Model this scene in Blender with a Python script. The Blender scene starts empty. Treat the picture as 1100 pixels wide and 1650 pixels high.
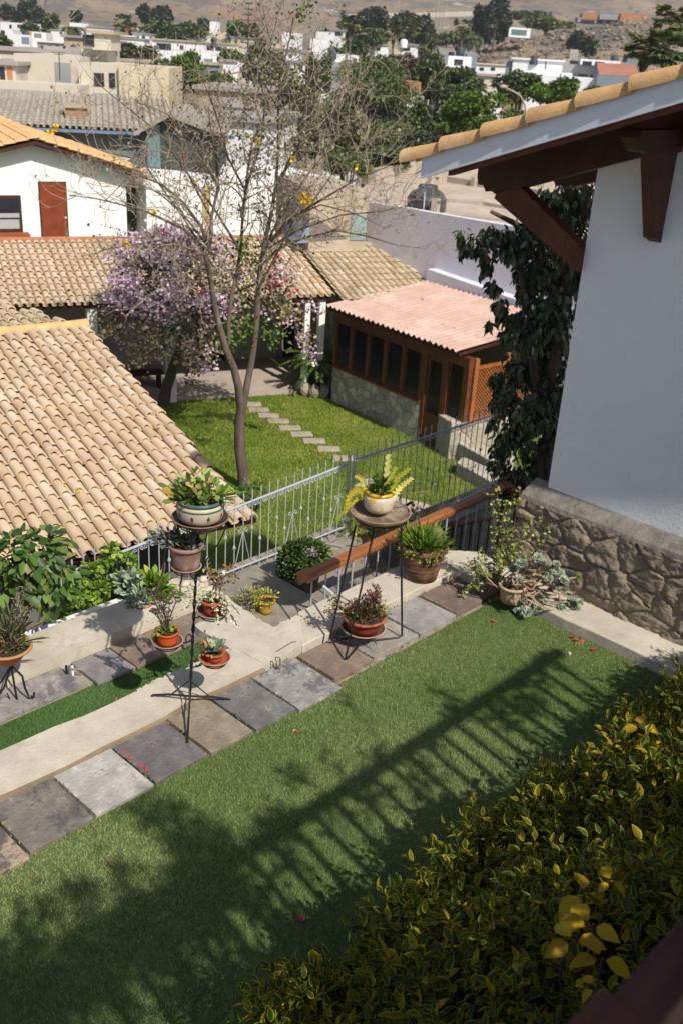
import bpy, math, random
import numpy as np
from mathutils import Vector, Matrix
R = math.radians
rnd = random.Random(7)
rng = np.random.default_rng(11)
S = bpy.context.scene
C = S.collection

# ------------------------------------------------------------------ camera
FPX = 1604.0; PITCH = R(24.6); ROLL = R(3.6); YAW = R(42.9); CH = 4.2
fwh = np.array([math.cos(YAW), math.sin(YAW), 0.0]); rt = np.array([math.sin(YAW), -math.cos(YAW), 0.0]); up = np.array([0, 0, 1.0])
cf = fwh * math.cos(PITCH) - up * math.sin(PITCH); cu0 = fwh * math.sin(PITCH) + up * math.cos(PITCH)
cr = rt * math.cos(ROLL) + cu0 * math.sin(ROLL); cu = cu0 * math.cos(ROLL) - rt * math.sin(ROLL)
cam = bpy.data.cameras.new('camera'); co = bpy.data.objects.new('camera', cam); C.objects.link(co)
m = Matrix.Identity(4)
for i in range(3):
    m[i][0] = cr[i]; m[i][1] = cu[i]; m[i][2] = -cf[i]
m[2][3] = CH
co.matrix_world = m
cam.sensor_fit = 'HORIZONTAL'; cam.sensor_width = 24.0; cam.lens = 24.0 * FPX / 1100.0
cam.clip_start = 0.05; cam.clip_end = 6000
cam.dof.use_dof = True; cam.dof.focus_distance = 6.3; cam.dof.aperture_fstop = 4.0
S.camera = co

# ------------------------------------------------------------------ light
SUN_EL = R(46.5); SUN_AZ = R(259.5)          # direction towards the sun, measured from +x
w = bpy.data.worlds.new('World'); S.world = w; w.use_nodes = True
nt = w.node_tree; bg = nt.nodes['Background']
sky = nt.nodes.new('ShaderNodeTexSky'); sky.sky_type = 'NISHITA'; sky.sun_disc = False
sky.sun_elevation = SUN_EL; sky.sun_rotation = R(90) - SUN_AZ; sky.altitude = 200; sky.air_density = 1.0; sky.dust_density = 2.0
nt.links.new(sky.outputs[0], bg.inputs[0]); bg.inputs[1].default_value = 0.088
sl = bpy.data.lights.new('sun', 'SUN'); sl.energy = 5.0; sl.angle = R(0.7); sl.color = (1.0, 0.93, 0.82)
so = bpy.data.objects.new('sun', sl); C.objects.link(so)
sd = Vector((math.cos(SUN_AZ) * math.cos(SUN_EL), math.sin(SUN_AZ) * math.cos(SUN_EL), math.sin(SUN_EL)))
so.rotation_euler = sd.to_track_quat('Z', 'Y').to_euler()
S.view_settings.view_transform = 'Standard'; S.view_settings.look = 'None'; S.view_settings.exposure = 0.2
S.view_settings.gamma = 1.0

# ------------------------------------------------------------------ measuring helpers: photo pixel -> point of a real plane
CO = np.array([0, 0, CH])
def ray(px, py): return cf * FPX + cr * (px - 550) + cu * (825 - py)
def P(px, py, z=0.0):
    d = ray(px, py); return CO + d * ((z - CH) / d[2])
def PX(px, py, X):
    d = ray(px, py); return CO + d * (X / d[0])
def PY(px, py, Y):
    d = ray(px, py); return CO + d * (Y / d[1])
def Q(px, py, pt, az):                      # vertical plane through pt running along azimuth az
    n = np.array([-math.sin(R(az)), math.cos(R(az)), 0]); d = ray(px, py)
    return CO + d * (((np.array([pt[0], pt[1], 0]) - np.array([0, 0, 0])) @ n) / (d @ n))
def proj(p):
    v = np.array(p, float) - CO; z = v @ cf
    return 550 + FPX * (v @ cr) / z, 825 - FPX * (v @ cu) / z
def dist_pt(px, py, D):
    d = ray(px, py); return CO + d * (D / math.hypot(d[0], d[1]))
G = -3.8                                    # level of the lower lawn

# ------------------------------------------------------------------ materials
def _noise(nt, scale, detail=4, rough=.6, co=None):
    n = nt.nodes.new('ShaderNodeTexNoise'); n.inputs['Scale'].default_value = scale; n.inputs['Detail'].default_value = detail; n.inputs['Roughness'].default_value = rough
    if co: nt.links.new(co, n.inputs['Vector'])
    return n
def ramp(nt, src, stops):
    r = nt.nodes.new('ShaderNodeValToRGB'); e = r.color_ramp.elements
    while len(e) < len(stops): e.new(.5)
    for i, (p, c) in enumerate(stops):
        e[i].position = p; e[i].color = (*c, 1)
    nt.links.new(src, r.inputs[0]); return r
def sc(c, k): return tuple(min(1, x * k) for x in c)
def mat(name, col, rough=.8, var=.2, scale=4, bump=0, bscale=30, spots=None, metal=0, attr=False, trans=0, stops=None, spec=.3, stretch=None):
    """procedural material: noise-varied colour, optional stains (spots=(colour, scale, lo, hi)), per-piece variation from the 'rnd' attribute"""
    m = bpy.data.materials.new(name); m.use_nodes = True; nt = m.node_tree; b = nt.nodes['Principled BSDF']
    tc = nt.nodes.new('ShaderNodeTexCoord'); cov = tc.outputs['Object']
    if stretch:
        mp = nt.nodes.new('ShaderNodeMapping'); mp.inputs['Scale'].default_value = stretch; nt.links.new(cov, mp.inputs[0]); cov = mp.outputs[0]
    if stops:
        a = nt.nodes.new('ShaderNodeAttribute'); a.attribute_name = 'rnd'; c = ramp(nt, a.outputs['Fac'], stops).outputs[0]
    elif attr:
        a = nt.nodes.new('ShaderNodeAttribute'); a.attribute_name = 'rnd'
        c = ramp(nt, a.outputs['Fac'], [(0, sc(col, 1 - attr)), (1, sc(col, 1 + attr))]).outputs[0]
    else:
        n = _noise(nt, scale, 6, .65, cov); c = ramp(nt, n.outputs[0], [(.3, sc(col, 1 - var)), (.7, sc(col, 1 + var))]).outputs[0]
    if (stops or attr) and var:
        n = _noise(nt, scale, 5, .65, cov); r2 = ramp(nt, n.outputs[0], [(.3, (1 - var,) * 3), (.7, (1, 1, 1))])
        mx = nt.nodes.new('ShaderNodeMix'); mx.data_type = 'RGBA'; mx.blend_type = 'MULTIPLY'; mx.inputs[0].default_value = 1
        nt.links.new(c, mx.inputs[6]); nt.links.new(r2.outputs[0], mx.inputs[7]); c = mx.outputs[2]
    for sp in (spots or []):
        n = _noise(nt, sp[1], 7, .7, cov); r3 = ramp(nt, n.outputs[0], [(sp[2], (0, 0, 0)), (sp[3], (1, 1, 1))])
        mx = nt.nodes.new('ShaderNodeMix'); mx.data_type = 'RGBA'; nt.links.new(r3.outputs[0], mx.inputs[0]); nt.links.new(c, mx.inputs[6]); mx.inputs[7].default_value = (*sp[0], 1); c = mx.outputs[2]
    nt.links.new(c, b.inputs['Base Color'])
    b.inputs['Roughness'].default_value = rough; b.inputs['Metallic'].default_value = metal
    b.inputs['Specular IOR Level'].default_value = spec
    if bump:
        n = _noise(nt, bscale, 6, .7, cov); bn = nt.nodes.new('ShaderNodeBump'); bn.inputs['Strength'].default_value = min(1, bump); bn.inputs['Distance'].default_value = .02 * max(1, bump)
        nt.links.new(n.outputs[0], bn.inputs['Height']); nt.links.new(bn.outputs[0], b.inputs['Normal'])
    if trans:
        t = nt.nodes.new('ShaderNodeBsdfTranslucent'); nt.links.new(c, t.inputs[0]); ms = nt.nodes.new('ShaderNodeMixShader'); ms.inputs[0].default_value = trans
        nt.links.new(b.outputs[0], ms.inputs[1]); nt.links.new(t.outputs[0], ms.inputs[2]); nt.links.new(ms.outputs[0], nt.nodes['Material Output'].inputs[0])
    return m
def stone_mat(name, col, col2, mortar, scale, bump=1.0, edge=.06):
    """rubble masonry: voronoi stones with mortar joints"""
    m = bpy.data.materials.new(name); m.use_nodes = True; nt = m.node_tree; b = nt.nodes['Principled BSDF']; L = nt.links
    tc = nt.nodes.new('ShaderNodeTexCoord'); n = _noise(nt, 2.0, 3, .5, tc.outputs['Object'])
    va = nt.nodes.new('ShaderNodeMix'); va.data_type = 'RGBA'; va.blend_type = 'LINEAR_LIGHT'; va.inputs[0].default_value = .12; L.new(tc.outputs['Object'], va.inputs[6]); L.new(n.outputs['Color'], va.inputs[7])
    v = nt.nodes.new('ShaderNodeTexVoronoi'); v.feature = 'DISTANCE_TO_EDGE'; v.inputs['Scale'].default_value = scale; L.new(va.outputs[2], v.inputs[0])
    v2 = nt.nodes.new('ShaderNodeTexVoronoi'); v2.inputs['Scale'].default_value = scale; L.new(va.outputs[2], v2.inputs[0])
    r = ramp(nt, v2.outputs['Color'], [(.2, col), (.8, col2)])
    n2 = _noise(nt, 14, 6, .7, tc.outputs['Object']); r2 = ramp(nt, n2.outputs[0], [(.3, (.6,) * 3), (.7, (1, 1, 1))])
    mu = nt.nodes.new('ShaderNodeMix'); mu.data_type = 'RGBA'; mu.blend_type = 'MULTIPLY'; mu.inputs[0].default_value = 1; L.new(r.outputs[0], mu.inputs[6]); L.new(r2.outputs[0], mu.inputs[7])
    e = ramp(nt, v.outputs['Distance'], [(edge * .4, (0, 0, 0)), (edge, (1, 1, 1))])
    mx = nt.nodes.new('ShaderNodeMix'); mx.data_type = 'RGBA'; L.new(e.outputs[0], mx.inputs[0]); mx.inputs[6].default_value = (*mortar, 1); L.new(mu.outputs[2], mx.inputs[7])
    L.new(mx.outputs[2], b.inputs['Base Color']); b.inputs['Roughness'].default_value = .9; b.inputs['Specular IOR Level'].default_value = .2
    ad = nt.nodes.new('ShaderNodeMath'); ad.operation = 'MULTIPLY_ADD'; L.new(n2.outputs[0], ad.inputs[0]); ad.inputs[1].default_value = .35; L.new(e.outputs[0], ad.inputs[2])
    bn = nt.nodes.new('ShaderNodeBump'); bn.inputs['Strength'].default_value = bump; bn.inputs['Distance'].default_value = .03; L.new(ad.outputs[0], bn.inputs['Height']); L.new(bn.outputs[0], b.inputs['Normal'])
    return m
def glass_mat(name, col=(.012, .014, .016), rough=.12):
    return mat(name, col, rough=rough, var=.3, scale=1, spec=.25)

# ------------------------------------------------------------------ object helpers
def tag(o, label=None, cat=None, group=None, kind=None):
    if label: o['label'] = label
    if cat: o['category'] = cat
    if group: o['group'] = group
    if kind: o['kind'] = kind
    return o
def thing(name, label, cat, loc, group=None, kind=None):
    o = bpy.data.objects.new(name, None); C.objects.link(o); o.location = [float(a) for a in loc]; o.empty_display_size = .1
    return tag(o, label, cat, group, kind)
def link_mesh(name, me, mt, parent=None, loc=None):
    o = bpy.data.objects.new(name, me); C.objects.link(o)
    if mt is not None:
        me.materials.append(mt)
    L = Vector((0, 0, 0))
    if parent is not None:
        o.parent = parent; q = parent
        while q is not None:
            L = L + q.location; q = q.parent
    if loc is not None:
        off = Vector([float(a) for a in loc])
    else:
        off = L.copy()
    me.transform(Matrix.Translation(-off)); o.location = off - L
    return o
class MB:
    def __init__(s): s.v = []; s.f = []; s.r = []; s.sm = []
    def add(s, vs, fs, r=0.5, smooth=False):
        k = len(s.v); s.v += [tuple(float(a) for a in p) for p in vs]
        for f in fs:
            s.f.append(tuple(i + k for i in f)); s.r.append(r); s.sm.append(smooth)
    def box(s, c, d, az=0, r=.5, tilt=None):
        hx, hy, hz = d[0] / 2, d[1] / 2, d[2] / 2; ca, sa = math.cos(R(az)), math.sin(R(az)); vs = []
        for x, y, z in ((-1, -1, -1), (1, -1, -1), (1, 1, -1), (-1, 1, -1), (-1, -1, 1), (1, -1, 1), (1, 1, 1), (-1, 1, 1)):
            x *= hx; y *= hy; z *= hz
            if tilt: y, z = y * math.cos(tilt) - z * math.sin(tilt), y * math.sin(tilt) + z * math.cos(tilt)
            vs.append((c[0] + x * ca - y * sa, c[1] + x * sa + y * ca, c[2] + z))
        s.add(vs, [(3, 2, 1, 0), (4, 5, 6, 7), (0, 1, 5, 4), (1, 2, 6, 5), (2, 3, 7, 6), (3, 0, 4, 7)], r); return s
    def prism(s, pts, z0, z1, r=.5):                       # polygon in plan, extruded; z1 may be a list
        n = len(pts); zt = z1 if isinstance(z1, (list, tuple)) else [z1] * n
        a = sum(pts[i][0] * pts[(i + 1) % n][1] - pts[(i + 1) % n][0] * pts[i][1] for i in range(n))
        if a < 0: pts = list(pts)[::-1]; zt = list(zt)[::-1]
        vs = [(p[0], p[1], z0) for p in pts] + [(p[0], p[1], zt[i]) for i, p in enumerate(pts)]
        s.add(vs, [tuple(range(n))[::-1], tuple(range(n, 2 * n))] + [(i, (i + 1) % n, n + (i + 1) % n, n + i) for i in range(n)], r); return s
    def hexa(s, a, r=.5):                                  # 8 points: bottom 4 ccw, top 4
        s.add(a, [(3, 2, 1, 0), (4, 5, 6, 7), (0, 1, 5, 4), (1, 2, 6, 5), (2, 3, 7, 6), (3, 0, 4, 7)], r); return s
    def extr(s, pts, vec, r=.5):                           # planar polygon swept by a vector
        n = len(pts); vs = [tuple(p) for p in pts] + [tuple(np.array(p) + np.array(vec)) for p in pts]
        s.add(vs, [tuple(range(n)), tuple(range(n, 2 * n))[::-1]] + [((i + 1) % n, i, n + i, n + (i + 1) % n) for i in range(n)], r); return s
    def tube(s, pts, rad, seg=6, r=.5, cap=True):
        pts = [np.array(p, float) for p in pts]; n = len(pts)
        if not hasattr(rad, '__len__'): rad = [rad] * n
        vs = []; prev = None
        for i in range(n):
            t = pts[min(i + 1, n - 1)] - pts[max(i - 1, 0)]; t = t / (np.linalg.norm(t) + 1e-9)
            if prev is None:
                a = np.array([0, 0, 1.0]) if abs(t[2]) < .9 else np.array([1.0, 0, 0]); u = np.cross(t, a)
            else:
                u = prev - t * (prev @ t)
            u /= np.linalg.norm(u) + 1e-9; prev = u; v = np.cross(t, u)
            for k in range(seg):
                an = 2 * math.pi * k / seg; vs.append(pts[i] + (u * math.cos(an) + v * math.sin(an)) * rad[i])
        fs = [(i * seg + k, i * seg + (k + 1) % seg, (i + 1) * seg + (k + 1) % seg, (i + 1) * seg + k) for i in range(n - 1) for k in range(seg)]
        s.add(vs, fs, r, seg > 4)
        if cap: s.add(vs[:seg], [tuple(range(seg))[::-1]], r); s.add(vs[-seg:], [tuple(range(seg))], r)
        return s
    def lathe(s, c, prof, seg=24, r=.5, smooth=True):
        vs = []; n = len(prof)
        for (ra, z) in prof:
            for k in range(seg):
                an = 2 * math.pi * k / seg; vs.append((c[0] + ra * math.cos(an), c[1] + ra * math.sin(an), c[2] + z))
        s.add(vs, [(i * seg + k, i * seg + (k + 1) % seg, (i + 1) * seg + (k + 1) % seg, (i + 1) * seg + k) for i in range(n - 1) for k in range(seg)], r, smooth); return s
    def blob(s, c, rad, r=.5, nu=8, nv=6, jit=.0):
        vs = [];
        for i in range(nv + 1):
            th = math.pi * i / nv
            for k in range(nu):
                an = 2 * math.pi * k / nu; j = 1 + rnd.uniform(-jit, jit)
                vs.append((c[0] + rad[0] * j * math.sin(th) * math.cos(an), c[1] + rad[1] * j * math.sin(th) * math.sin(an), c[2] + rad[2] * j * math.cos(th)))
        s.add(vs, [(i * nu + k, (i + 1) * nu + k, (i + 1) * nu + (k + 1) % nu, i * nu + (k + 1) % nu) for i in range(nv) for k in range(nu)], r, True); return s
    def build(s, name, mt, parent=None, bevel=0, loc=None):
        me = bpy.data.meshes.new(name); me.from_pydata(s.v, [], s.f)
        a = me.attributes.new('rnd', 'FLOAT', 'FACE'); a.data.foreach_set('value', s.r)
        me.polygons.foreach_set('use_smooth', s.sm); me.update()
        if loc is None and parent is None and s.v:
            arr = np.array(s.v); loc = (arr[:, 0].mean(), arr[:, 1].mean(), arr[:, 2].min())
        o = link_mesh(name, me, mt, parent, loc)
        if bevel:
            b = o.modifiers.new('bevel', 'BEVEL'); b.width = bevel; b.segments = 2; b.limit_method = 'ANGLE'; b.angle_limit = R(40)
        return o

LEAF = {  # outlines (along, across, lift) with centre rib
    'oval': [(0, 0, 0), (.3, .36, .08), (.65, .34, .06), (1, 0, -.08), (.65, -.34, .06), (.3, -.36, .08)],
    'thin': [(0, 0, 0), (.35, .16, .03), (.7, .12, 0), (1, 0, -.15), (.7, -.12, 0), (.35, -.16, .03)],
    'fat': [(0, 0, 0), (.35, .2, .1), (.75, .3, .12), (1, 0, .1), (.75, -.3, .12), (.35, -.2, .1)]}
def leaves(name, pos, dirs, ln, mt, parent=None, shape='oval', rv=None, wid=1.0, loc=None, rib=True, nrm=None):
    """many small folded leaves as one mesh. pos (n,3), dirs (n,3), ln (n,)"""
    pos = np.asarray(pos, float); n = len(pos); dirs = np.asarray(dirs, float); dirs = dirs / (np.linalg.norm(dirs, axis=1, keepdims=True) + 1e-9)
    ln = np.broadcast_to(np.asarray(ln, float), (n,))
    a = (np.array([0, 0, 1.0]) if nrm is None else np.asarray(nrm, float)) + rng.normal(0, .45, (n, 3))
    side = np.cross(dirs, a); side /= np.linalg.norm(side, axis=1, keepdims=True) + 1e-9; nr = np.cross(side, dirs)
    o = np.array(LEAF[shape]); k = len(o)
    V = pos[:, None, :] + ln[:, None, None] * (dirs[:, None, :] * o[None, :, 0, None] + side[:, None, :] * o[None, :, 1, None] * wid + nr[:, None, :] * o[None, :, 2, None])
    V = V.reshape(-1, 3); base = np.arange(n) * k
    # two halves folded along the rib (0-3)
    F = np.stack([np.stack([base, base + 1, base + 2, base + 3], 1), np.stack([base, base + 3, base + 4, base + 5], 1)], 1).reshape(-1)
    me = bpy.data.meshes.new(name); me.vertices.add(len(V)); me.vertices.foreach_set('co', V.reshape(-1))
    nf = 2 * n; me.loops.add(4 * nf); me.loops.foreach_set('vertex_index', F.astype(np.int32)); me.polygons.add(nf)
    me.polygons.foreach_set('loop_start', np.arange(nf, dtype=np.int32) * 4); me.polygons.foreach_set('loop_total', np.full(nf, 4, np.int32))
    rv = rng.random(n) if rv is None else rv
    at = me.attributes.new('rnd', 'FLOAT', 'FACE'); at.data.foreach_set('value', np.repeat(rv, 2).astype(np.float32))
    me.update(calc_edges=True)
    if loc is None and parent is None: loc = (pos[:, 0].mean(), pos[:, 1].mean(), pos[:, 2].min())
    return link_mesh(name, me, mt, parent, loc)
def rdir(n, upb=0.3):
    d = rng.normal(0, 1, (n, 3)); d[:, 2] += upb; return d / np.linalg.norm(d, axis=1, keepdims=True)
def clumps(cs, n, fill=.75):
    """n points in a set of ellipsoid clumps [(c,(rx,ry,rz))...], denser to the shell; returns pts, outward dirs"""
    cs = list(cs); wgt = np.array([c[1][0] * c[1][1] * c[1][2] for c in cs]) ** .67; wgt /= wgt.sum()
    idx = rng.choice(len(cs), n, p=wgt); d = rng.normal(0, 1, (n, 3)); d /= np.linalg.norm(d, axis=1, keepdims=True)
    rr = fill + (1 - fill) * rng.random((n, 1)) + rng.normal(0, .07, (n, 1)); cc = np.array([c[0] for c in cs])[idx]; ra = np.array([c[1] for c in cs])[idx]
    return cc + d * ra * rr, d

def tiled_roof(name, O, az, pitch, width, length, mt, parent, tw=.2, tl=.36, seg=6, edge=None, lift=.035, v0=0.0):
    """barrel clay tiles. O = lower right corner of the eave, az = direction up the slope (degrees), width runs to the left"""
    v = np.array([math.cos(R(az)) * math.cos(R(pitch)), math.sin(R(az)) * math.cos(R(pitch)), math.sin(R(pitch))])
    u = np.array([-math.sin(R(az)), math.cos(R(az)), 0]); nn = np.cross(v, u); nn = nn if nn[2] > 0 else -nn
    b = MB(); nc = int(width / tw); nr = int(round((length - v0) / tl)); O = np.array(O, float)
    for c in range(nc):
        cj = rnd.uniform(-.012, .012)
        for r in range(nr):
            s0 = v0 + r * tl; s1 = s0 + tl * 1.12; um = (c + .5) * tw + cj + rnd.uniform(-.006, .006)
            if edge and not edge(um, s0): continue
            col = min(1, max(0, rnd.gauss(.5, .22))); li = lift * rnd.uniform(.8, 1.2)
            for kind in (0, 1):
                # cap (convex) and pan (concave)
                w0, w1 = (.43 * tw, .35 * tw) if kind == 0 else (.36 * tw, .42 * tw)
                cu_ = um if kind == 0 else um + .5 * tw
                vs = []
                tk = rnd.uniform(-.01, .01)
                for (s, wd, h) in ((s0 + tk, w0, li), (s1 + tk, w1, 0.0)):
                    for k in range(seg + 1):
                        a = math.pi * k / seg; x = -math.cos(a) * wd; y = math.sin(a)
                        z = (y * wd * .92 + h + .02) if kind == 0 else (.030 - y * wd * .55 + h)
                        vs.append(O + u * (cu_ + x) + v * s + nn * z)
                b.add(vs, [(k, seg + 1 + k, seg + 2 + k, k + 1) for k in range(seg)], col, True)
                if kind == 0:      # thickness at the lower lip
                    vs2 = []
                    for wd in (w0, w0 - .016):
                        for k in range(seg + 1):
                            a = math.pi * k / seg
                            vs2.append(O + u * (cu_ - math.cos(a) * wd) + v * (s0 + tk) + nn * (math.sin(a) * wd * .92 + li + .02))
                    b.add(vs2, [(k, k + 1, seg + 2 + k, seg + 1 + k) for k in range(seg)], col * .8)
    ob = b.build(name, mt, parent)
    # deck beneath
    return ob, u, v, nn

# ------------------------------------------------------------------ shared materials
M = {}
M['turf'] = mat('turf_backing', (.10, .145, .05), .95, .25, 9, .6, 220, spots=[((.16, .21, .09), 3, .5, .75)])
M['blade'] = mat('turf_blade', (.17, .235, .085), .7, 0, stops=[(0, (.13, .20, .05)), (.45, (.215, .30, .09)), (.8, (.32, .39, .15)), (1, (.48, .52, .27))], trans=.2)
M['blade2'] = mat('turf_blade_bright', (.06, .2, .03), .6, 0, stops=[(0, (.06, .14, .035)), (.5, (.10, .21, .055)), (1, (.18, .31, .10))], trans=.2)
M['concrete'] = mat('pale_cement', (.52, .47, .39), .9, .18, 3, .45, 60, spots=[((.42, .26, .18), 5.5, .70, .76), ((.26, .22, .17), 1.6, .66, .8), ((.36, .30, .22), 4, .56, .75), ((.66, .62, .54), 7, .6, .72), ((.30, .27, .23), 22, .64, .72)])
M['kerb_face'] = mat('stained_cement', (.27, .215, .145), .95, .25, 6, .6, 50)
M['mortar'] = mat('mortar', (.33, .29, .23), .95, .2, 12, .6, 80)
M['iron'] = mat('black_iron', (.012, .012, .014), .45, .3, 20, spec=.5)
M['silver'] = mat('silver_painted_iron', (.38, .41, .46), .45, .12, 9, spec=.5)
M['wood'] = mat('varnished_wood', (.30, .105, .035), .32, .35, 3, .25, 12, stretch=(.6, 14, 14), spec=.5)
M['darkwood'] = mat('dark_timber', (.055, .02, .012), .55, .4, 4, .4, 20)
M['deckwood'] = mat('terrace_rail_wood', (.095, .03, .026), .6, .3, 5, .4, 40, stretch=(.5, 9, 9))
M['soil'] = mat('potting_soil', (.05, .035, .022), .95, .5, 30, .8, 90)
M['terracotta'] = mat('terracotta', (.36, .085, .035), .75, .2, 8, .2, 60)
M['terracotta_pale'] = mat('lime_stained_terracotta', (.26, .155, .12), .85, .25, 10, .3, 60, spots=[((.45, .38, .33), 6, .5, .66)])
M['saucer'] = mat('brown_saucer', (.16, .075, .05), .6, .3, 12, .2, 60)
M['saucer_rim'] = mat('pale_saucer_rim', (.34, .24, .18), .7, .3, 14)
M['white'] = mat('white_paint', (.80, .80, .79), .8, .03, 2, .1, 60)
M['housewhite'] = mat('matt_white_render', (.84, .87, .92), .85, .03, 1.2, .45, 28, spots=[((.73, .75, .79), .8, .54, .8), ((.76, .77, .78), 4, .62, .8)])
M['tile'] = mat('clay_tile', (.52, .34, .20), .85, .18, 1.6, .25, 70, stops=[(0, (.58, .42, .27)), (.35, (.65, .49, .33)), (.7, (.70, .55, .39)), (1, (.74, .61, .46))], spots=[((.36, .28, .20), 4, .64, .74), ((.75, .65, .50), 2.2, .56, .7), ((.17, .13, .10), 26, .68, .72)])
M['tile2'] = mat('weathered_clay_tile', (.5, .36, .23), .9, .3, 1.6, .25, 70, stops=[(0, (.52, .39, .25)), (.4, (.64, .51, .34)), (1, (.72, .61, .45))], spots=[((.24, .19, .14), 6, .66, .74)])
M['ridge'] = mat('ridge_tile', (.60, .36, .17), .8, .18, 5, .3, 50, spots=[((.70, .50, .30), 3, .55, .7), ((.30, .2, .13), 18, .66, .74)])
M['stone'] = stone_mat('grey_rubble', (.22, .20, .165), (.40, .35, .27), (.30, .28, .24), 3.2, 1.0)
M['bark'] = mat('grey_brown_bark', (.13, .10, .078), .95, .45, 7, 1.6, 22, stretch=(1, 1, .22), spots=[((.24, .2, .165), 5, .58, .7)])
M['bark2'] = mat('dark_bark', (.10, .07, .05), .95, .3, 8, .8, 28)

# ------------------------------------------------------------------ upper terrace: turf, slabs, kerbs
b = MB(); b.prism([(-4, -.2), (6.55, -.2), (6.55, 4.13), (-4, 4.13)], -.3, 0); tag(b.build('turf', M['turf']), kind='structure')
b = MB(); b.prism([(-4, 4.97), (4.16, 4.97), (4.16, 5.34), (-4, 5.34)], -.3, -.045); tag(b.build('turf', M['turf']), kind='structure')
b = MB(); b.prism([(-4, 4.13), (6.55, 4.13), (6.55, 4.60), (-4, 4.60)], -.3, -.012); tag(b.build('slab_bed', M['mortar']), kind='structure')
b = MB(); b.prism([(-4, 5.34), (4.4, 5.34), (4.4, 5.64), (-4, 5.64)], -.3, -.03); tag(b.build('slab_bed', M['mortar']), kind='structure')

def blades(name, n, xr, yr, z, h, wd, mt, label, keep=None, mask=None):
    x = rng.uniform(*xr, n); y = rng.uniform(*yr, n)
    if mask is not None:
        k = mask(x, y); x, y = x[k], y[k]
    n = len(x); an = rng.uniform(0, 2 * math.pi, n); ln = rng.uniform(.5, 1, n) * h; lean = rng.normal(0, .5, (n, 2)) * ln[:, None]
    V = np.zeros((n, 3, 3)); V[:, 0] = np.stack([x - np.cos(an) * wd, y - np.sin(an) * wd, np.full(n, z)], 1)
    V[:, 1] = np.stack([x + np.cos(an) * wd, y + np.sin(an) * wd, np.full(n, z)], 1); V[:, 2] = np.stack([x + lean[:, 0], y + lean[:, 1], z + ln], 1)
    me = bpy.data.meshes.new(name); me.vertices.add(3 * n); me.vertices.foreach_set('co', V.reshape(-1)); me.loops.add(3 * n); me.loops.foreach_set('vertex_index', np.arange(3 * n, dtype=np.int32))
    me.polygons.add(n); me.polygons.foreach_set('loop_start', np.arange(n, dtype=np.int32) * 3); me.polygons.foreach_set('loop_total', np.full(n, 3, np.int32))
    patch = .5 + .22 * np.sin(x * 2.1 + 1.3 * np.sin(y * 1.7)) * np.cos(y * 2.3 + np.sin(x)) ; rv = np.clip(rng.normal(0, .22, n) + patch, 0, 1)
    at = me.attributes.new('rnd', 'FLOAT', 'FACE'); at.data.foreach_set('value', rv.astype(np.float32)); me.update(calc_edges=True)
    o = link_mesh(name, me, mt, None, (float(x.mean()), float(y.mean()), z)); tag(o, label, 'grass', kind='stuff'); return o
blades('artificial_grass', 330000, (.6, 6.53), (1.9, 4.12), 0, .022, .0022, M['blade'], 'short olive green artificial grass of the wide sunlit terrace')
blades('artificial_grass', 60000, (1.2, 4.14), (4.98, 5.32), -.045, .022, .0022, M['blade2'], 'narrow bright green artificial grass strip between the kerbs')

def slab(x0, x1, y0, y1, z, col, label, spots=None, th=.03, skew=0, var=.18):
    mt = mat('slab_stone', col, .85, var + .12, 7, .7, 40, spots=(spots or []) + [(sc(col, .5), 9, .60, .74), (sc(col, 1.7), 13, .60, .74), ((.40, .36, .30), 2.6, .62, .80)])
    b = MB(); j = lambda: rnd.uniform(-.006, .006)
    b.prism([(x0 + j(), y0 + j()), (x1 + j(), y0 + j() + skew), (x1 + j(), y1 + j()), (x0 + j(), y1 + j())], z - th, z + rnd.uniform(-.002, .003))
    o = b.build('paving_slab', mt, bevel=.004); tag(o, label, 'paving slab', 'paving slabs edging the artificial grass'); return o
PK = (.42, .35, .29); LG = (.40, .37, .36); DG = (.17, .155, .16); BR = (.21, .145, .11)
g1 = .012
sl_ = [
 (1.30, 1.99, 4.06, (.12, .10, .09), 'dark rough slab with a broken light brown edge at the left photo edge', [((.42, .33, .25), 2.2, .55, .6)]),
 (2.00, 2.43, 4.09, (.21, .19, .165), 'mottled olive grey slab left of the plain pale slab', [((.10, .095, .09), 4, .5, .62)]),
 (2.44, 2.86, 4.10, (.42, .40, .375), 'plain pale grey speckled slab, the lightest of the row', [((.2, .16, .14), 40, .68, .72)]),
 (2.87, 3.30, 4.11, (.155, .14, .145), 'dark purple grey slab with small red paint marks', [((.40, .36, .33), 3, .66, .74)]),
 (3.31, 3.68, 4.10, (.26, .22, .165), 'yellow brown slab under the front foot of the tall plant stand', [((.36, .32, .27), 4, .6, .7)]),
 (3.69, 4.06, 4.09, (.17, .16, .158), 'dark slate slab beside the right foot of the tall plant stand', [((.34, .32, .33), 5, .58, .7)]),
 (4.07, 4.50, 4.06, (.32, .305, .295), 'grey flaking slab that juts out over the grass', [((.15, .14, .15), 5, .5, .6)]),
 (4.52, 4.94, 4.16, (.23, .17, .13), 'rusty brown slab under the three legged table stand', [((.32, .25, .2), 4, .6, .7)]),
 (4.95, 5.48, 4.17, (.31, .28, .25), 'buff grey slab right of the rusty brown one', [((.19, .18, .18), 3, .6, .7)]),
 (5.49, 5.96, 4.17, (.30, .285, .28), 'smooth lilac grey slab before the end of the row', [((.34, .31, .29), 5, .6, .7)]),
 (5.97, 6.50, 4.17, (.19, .14, .115), 'dark reddish brown slab in the corner by the succulents', [((.5, .45, .4), 45, .70, .73)])]
for i, (x0, x1, y0, c, lb, sp) in enumerate(sl_):
    slab(x0 + g1 / 2, x1 - g1 / 2, y0, 4.575, .03, c, lb, sp, th=.045)
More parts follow.
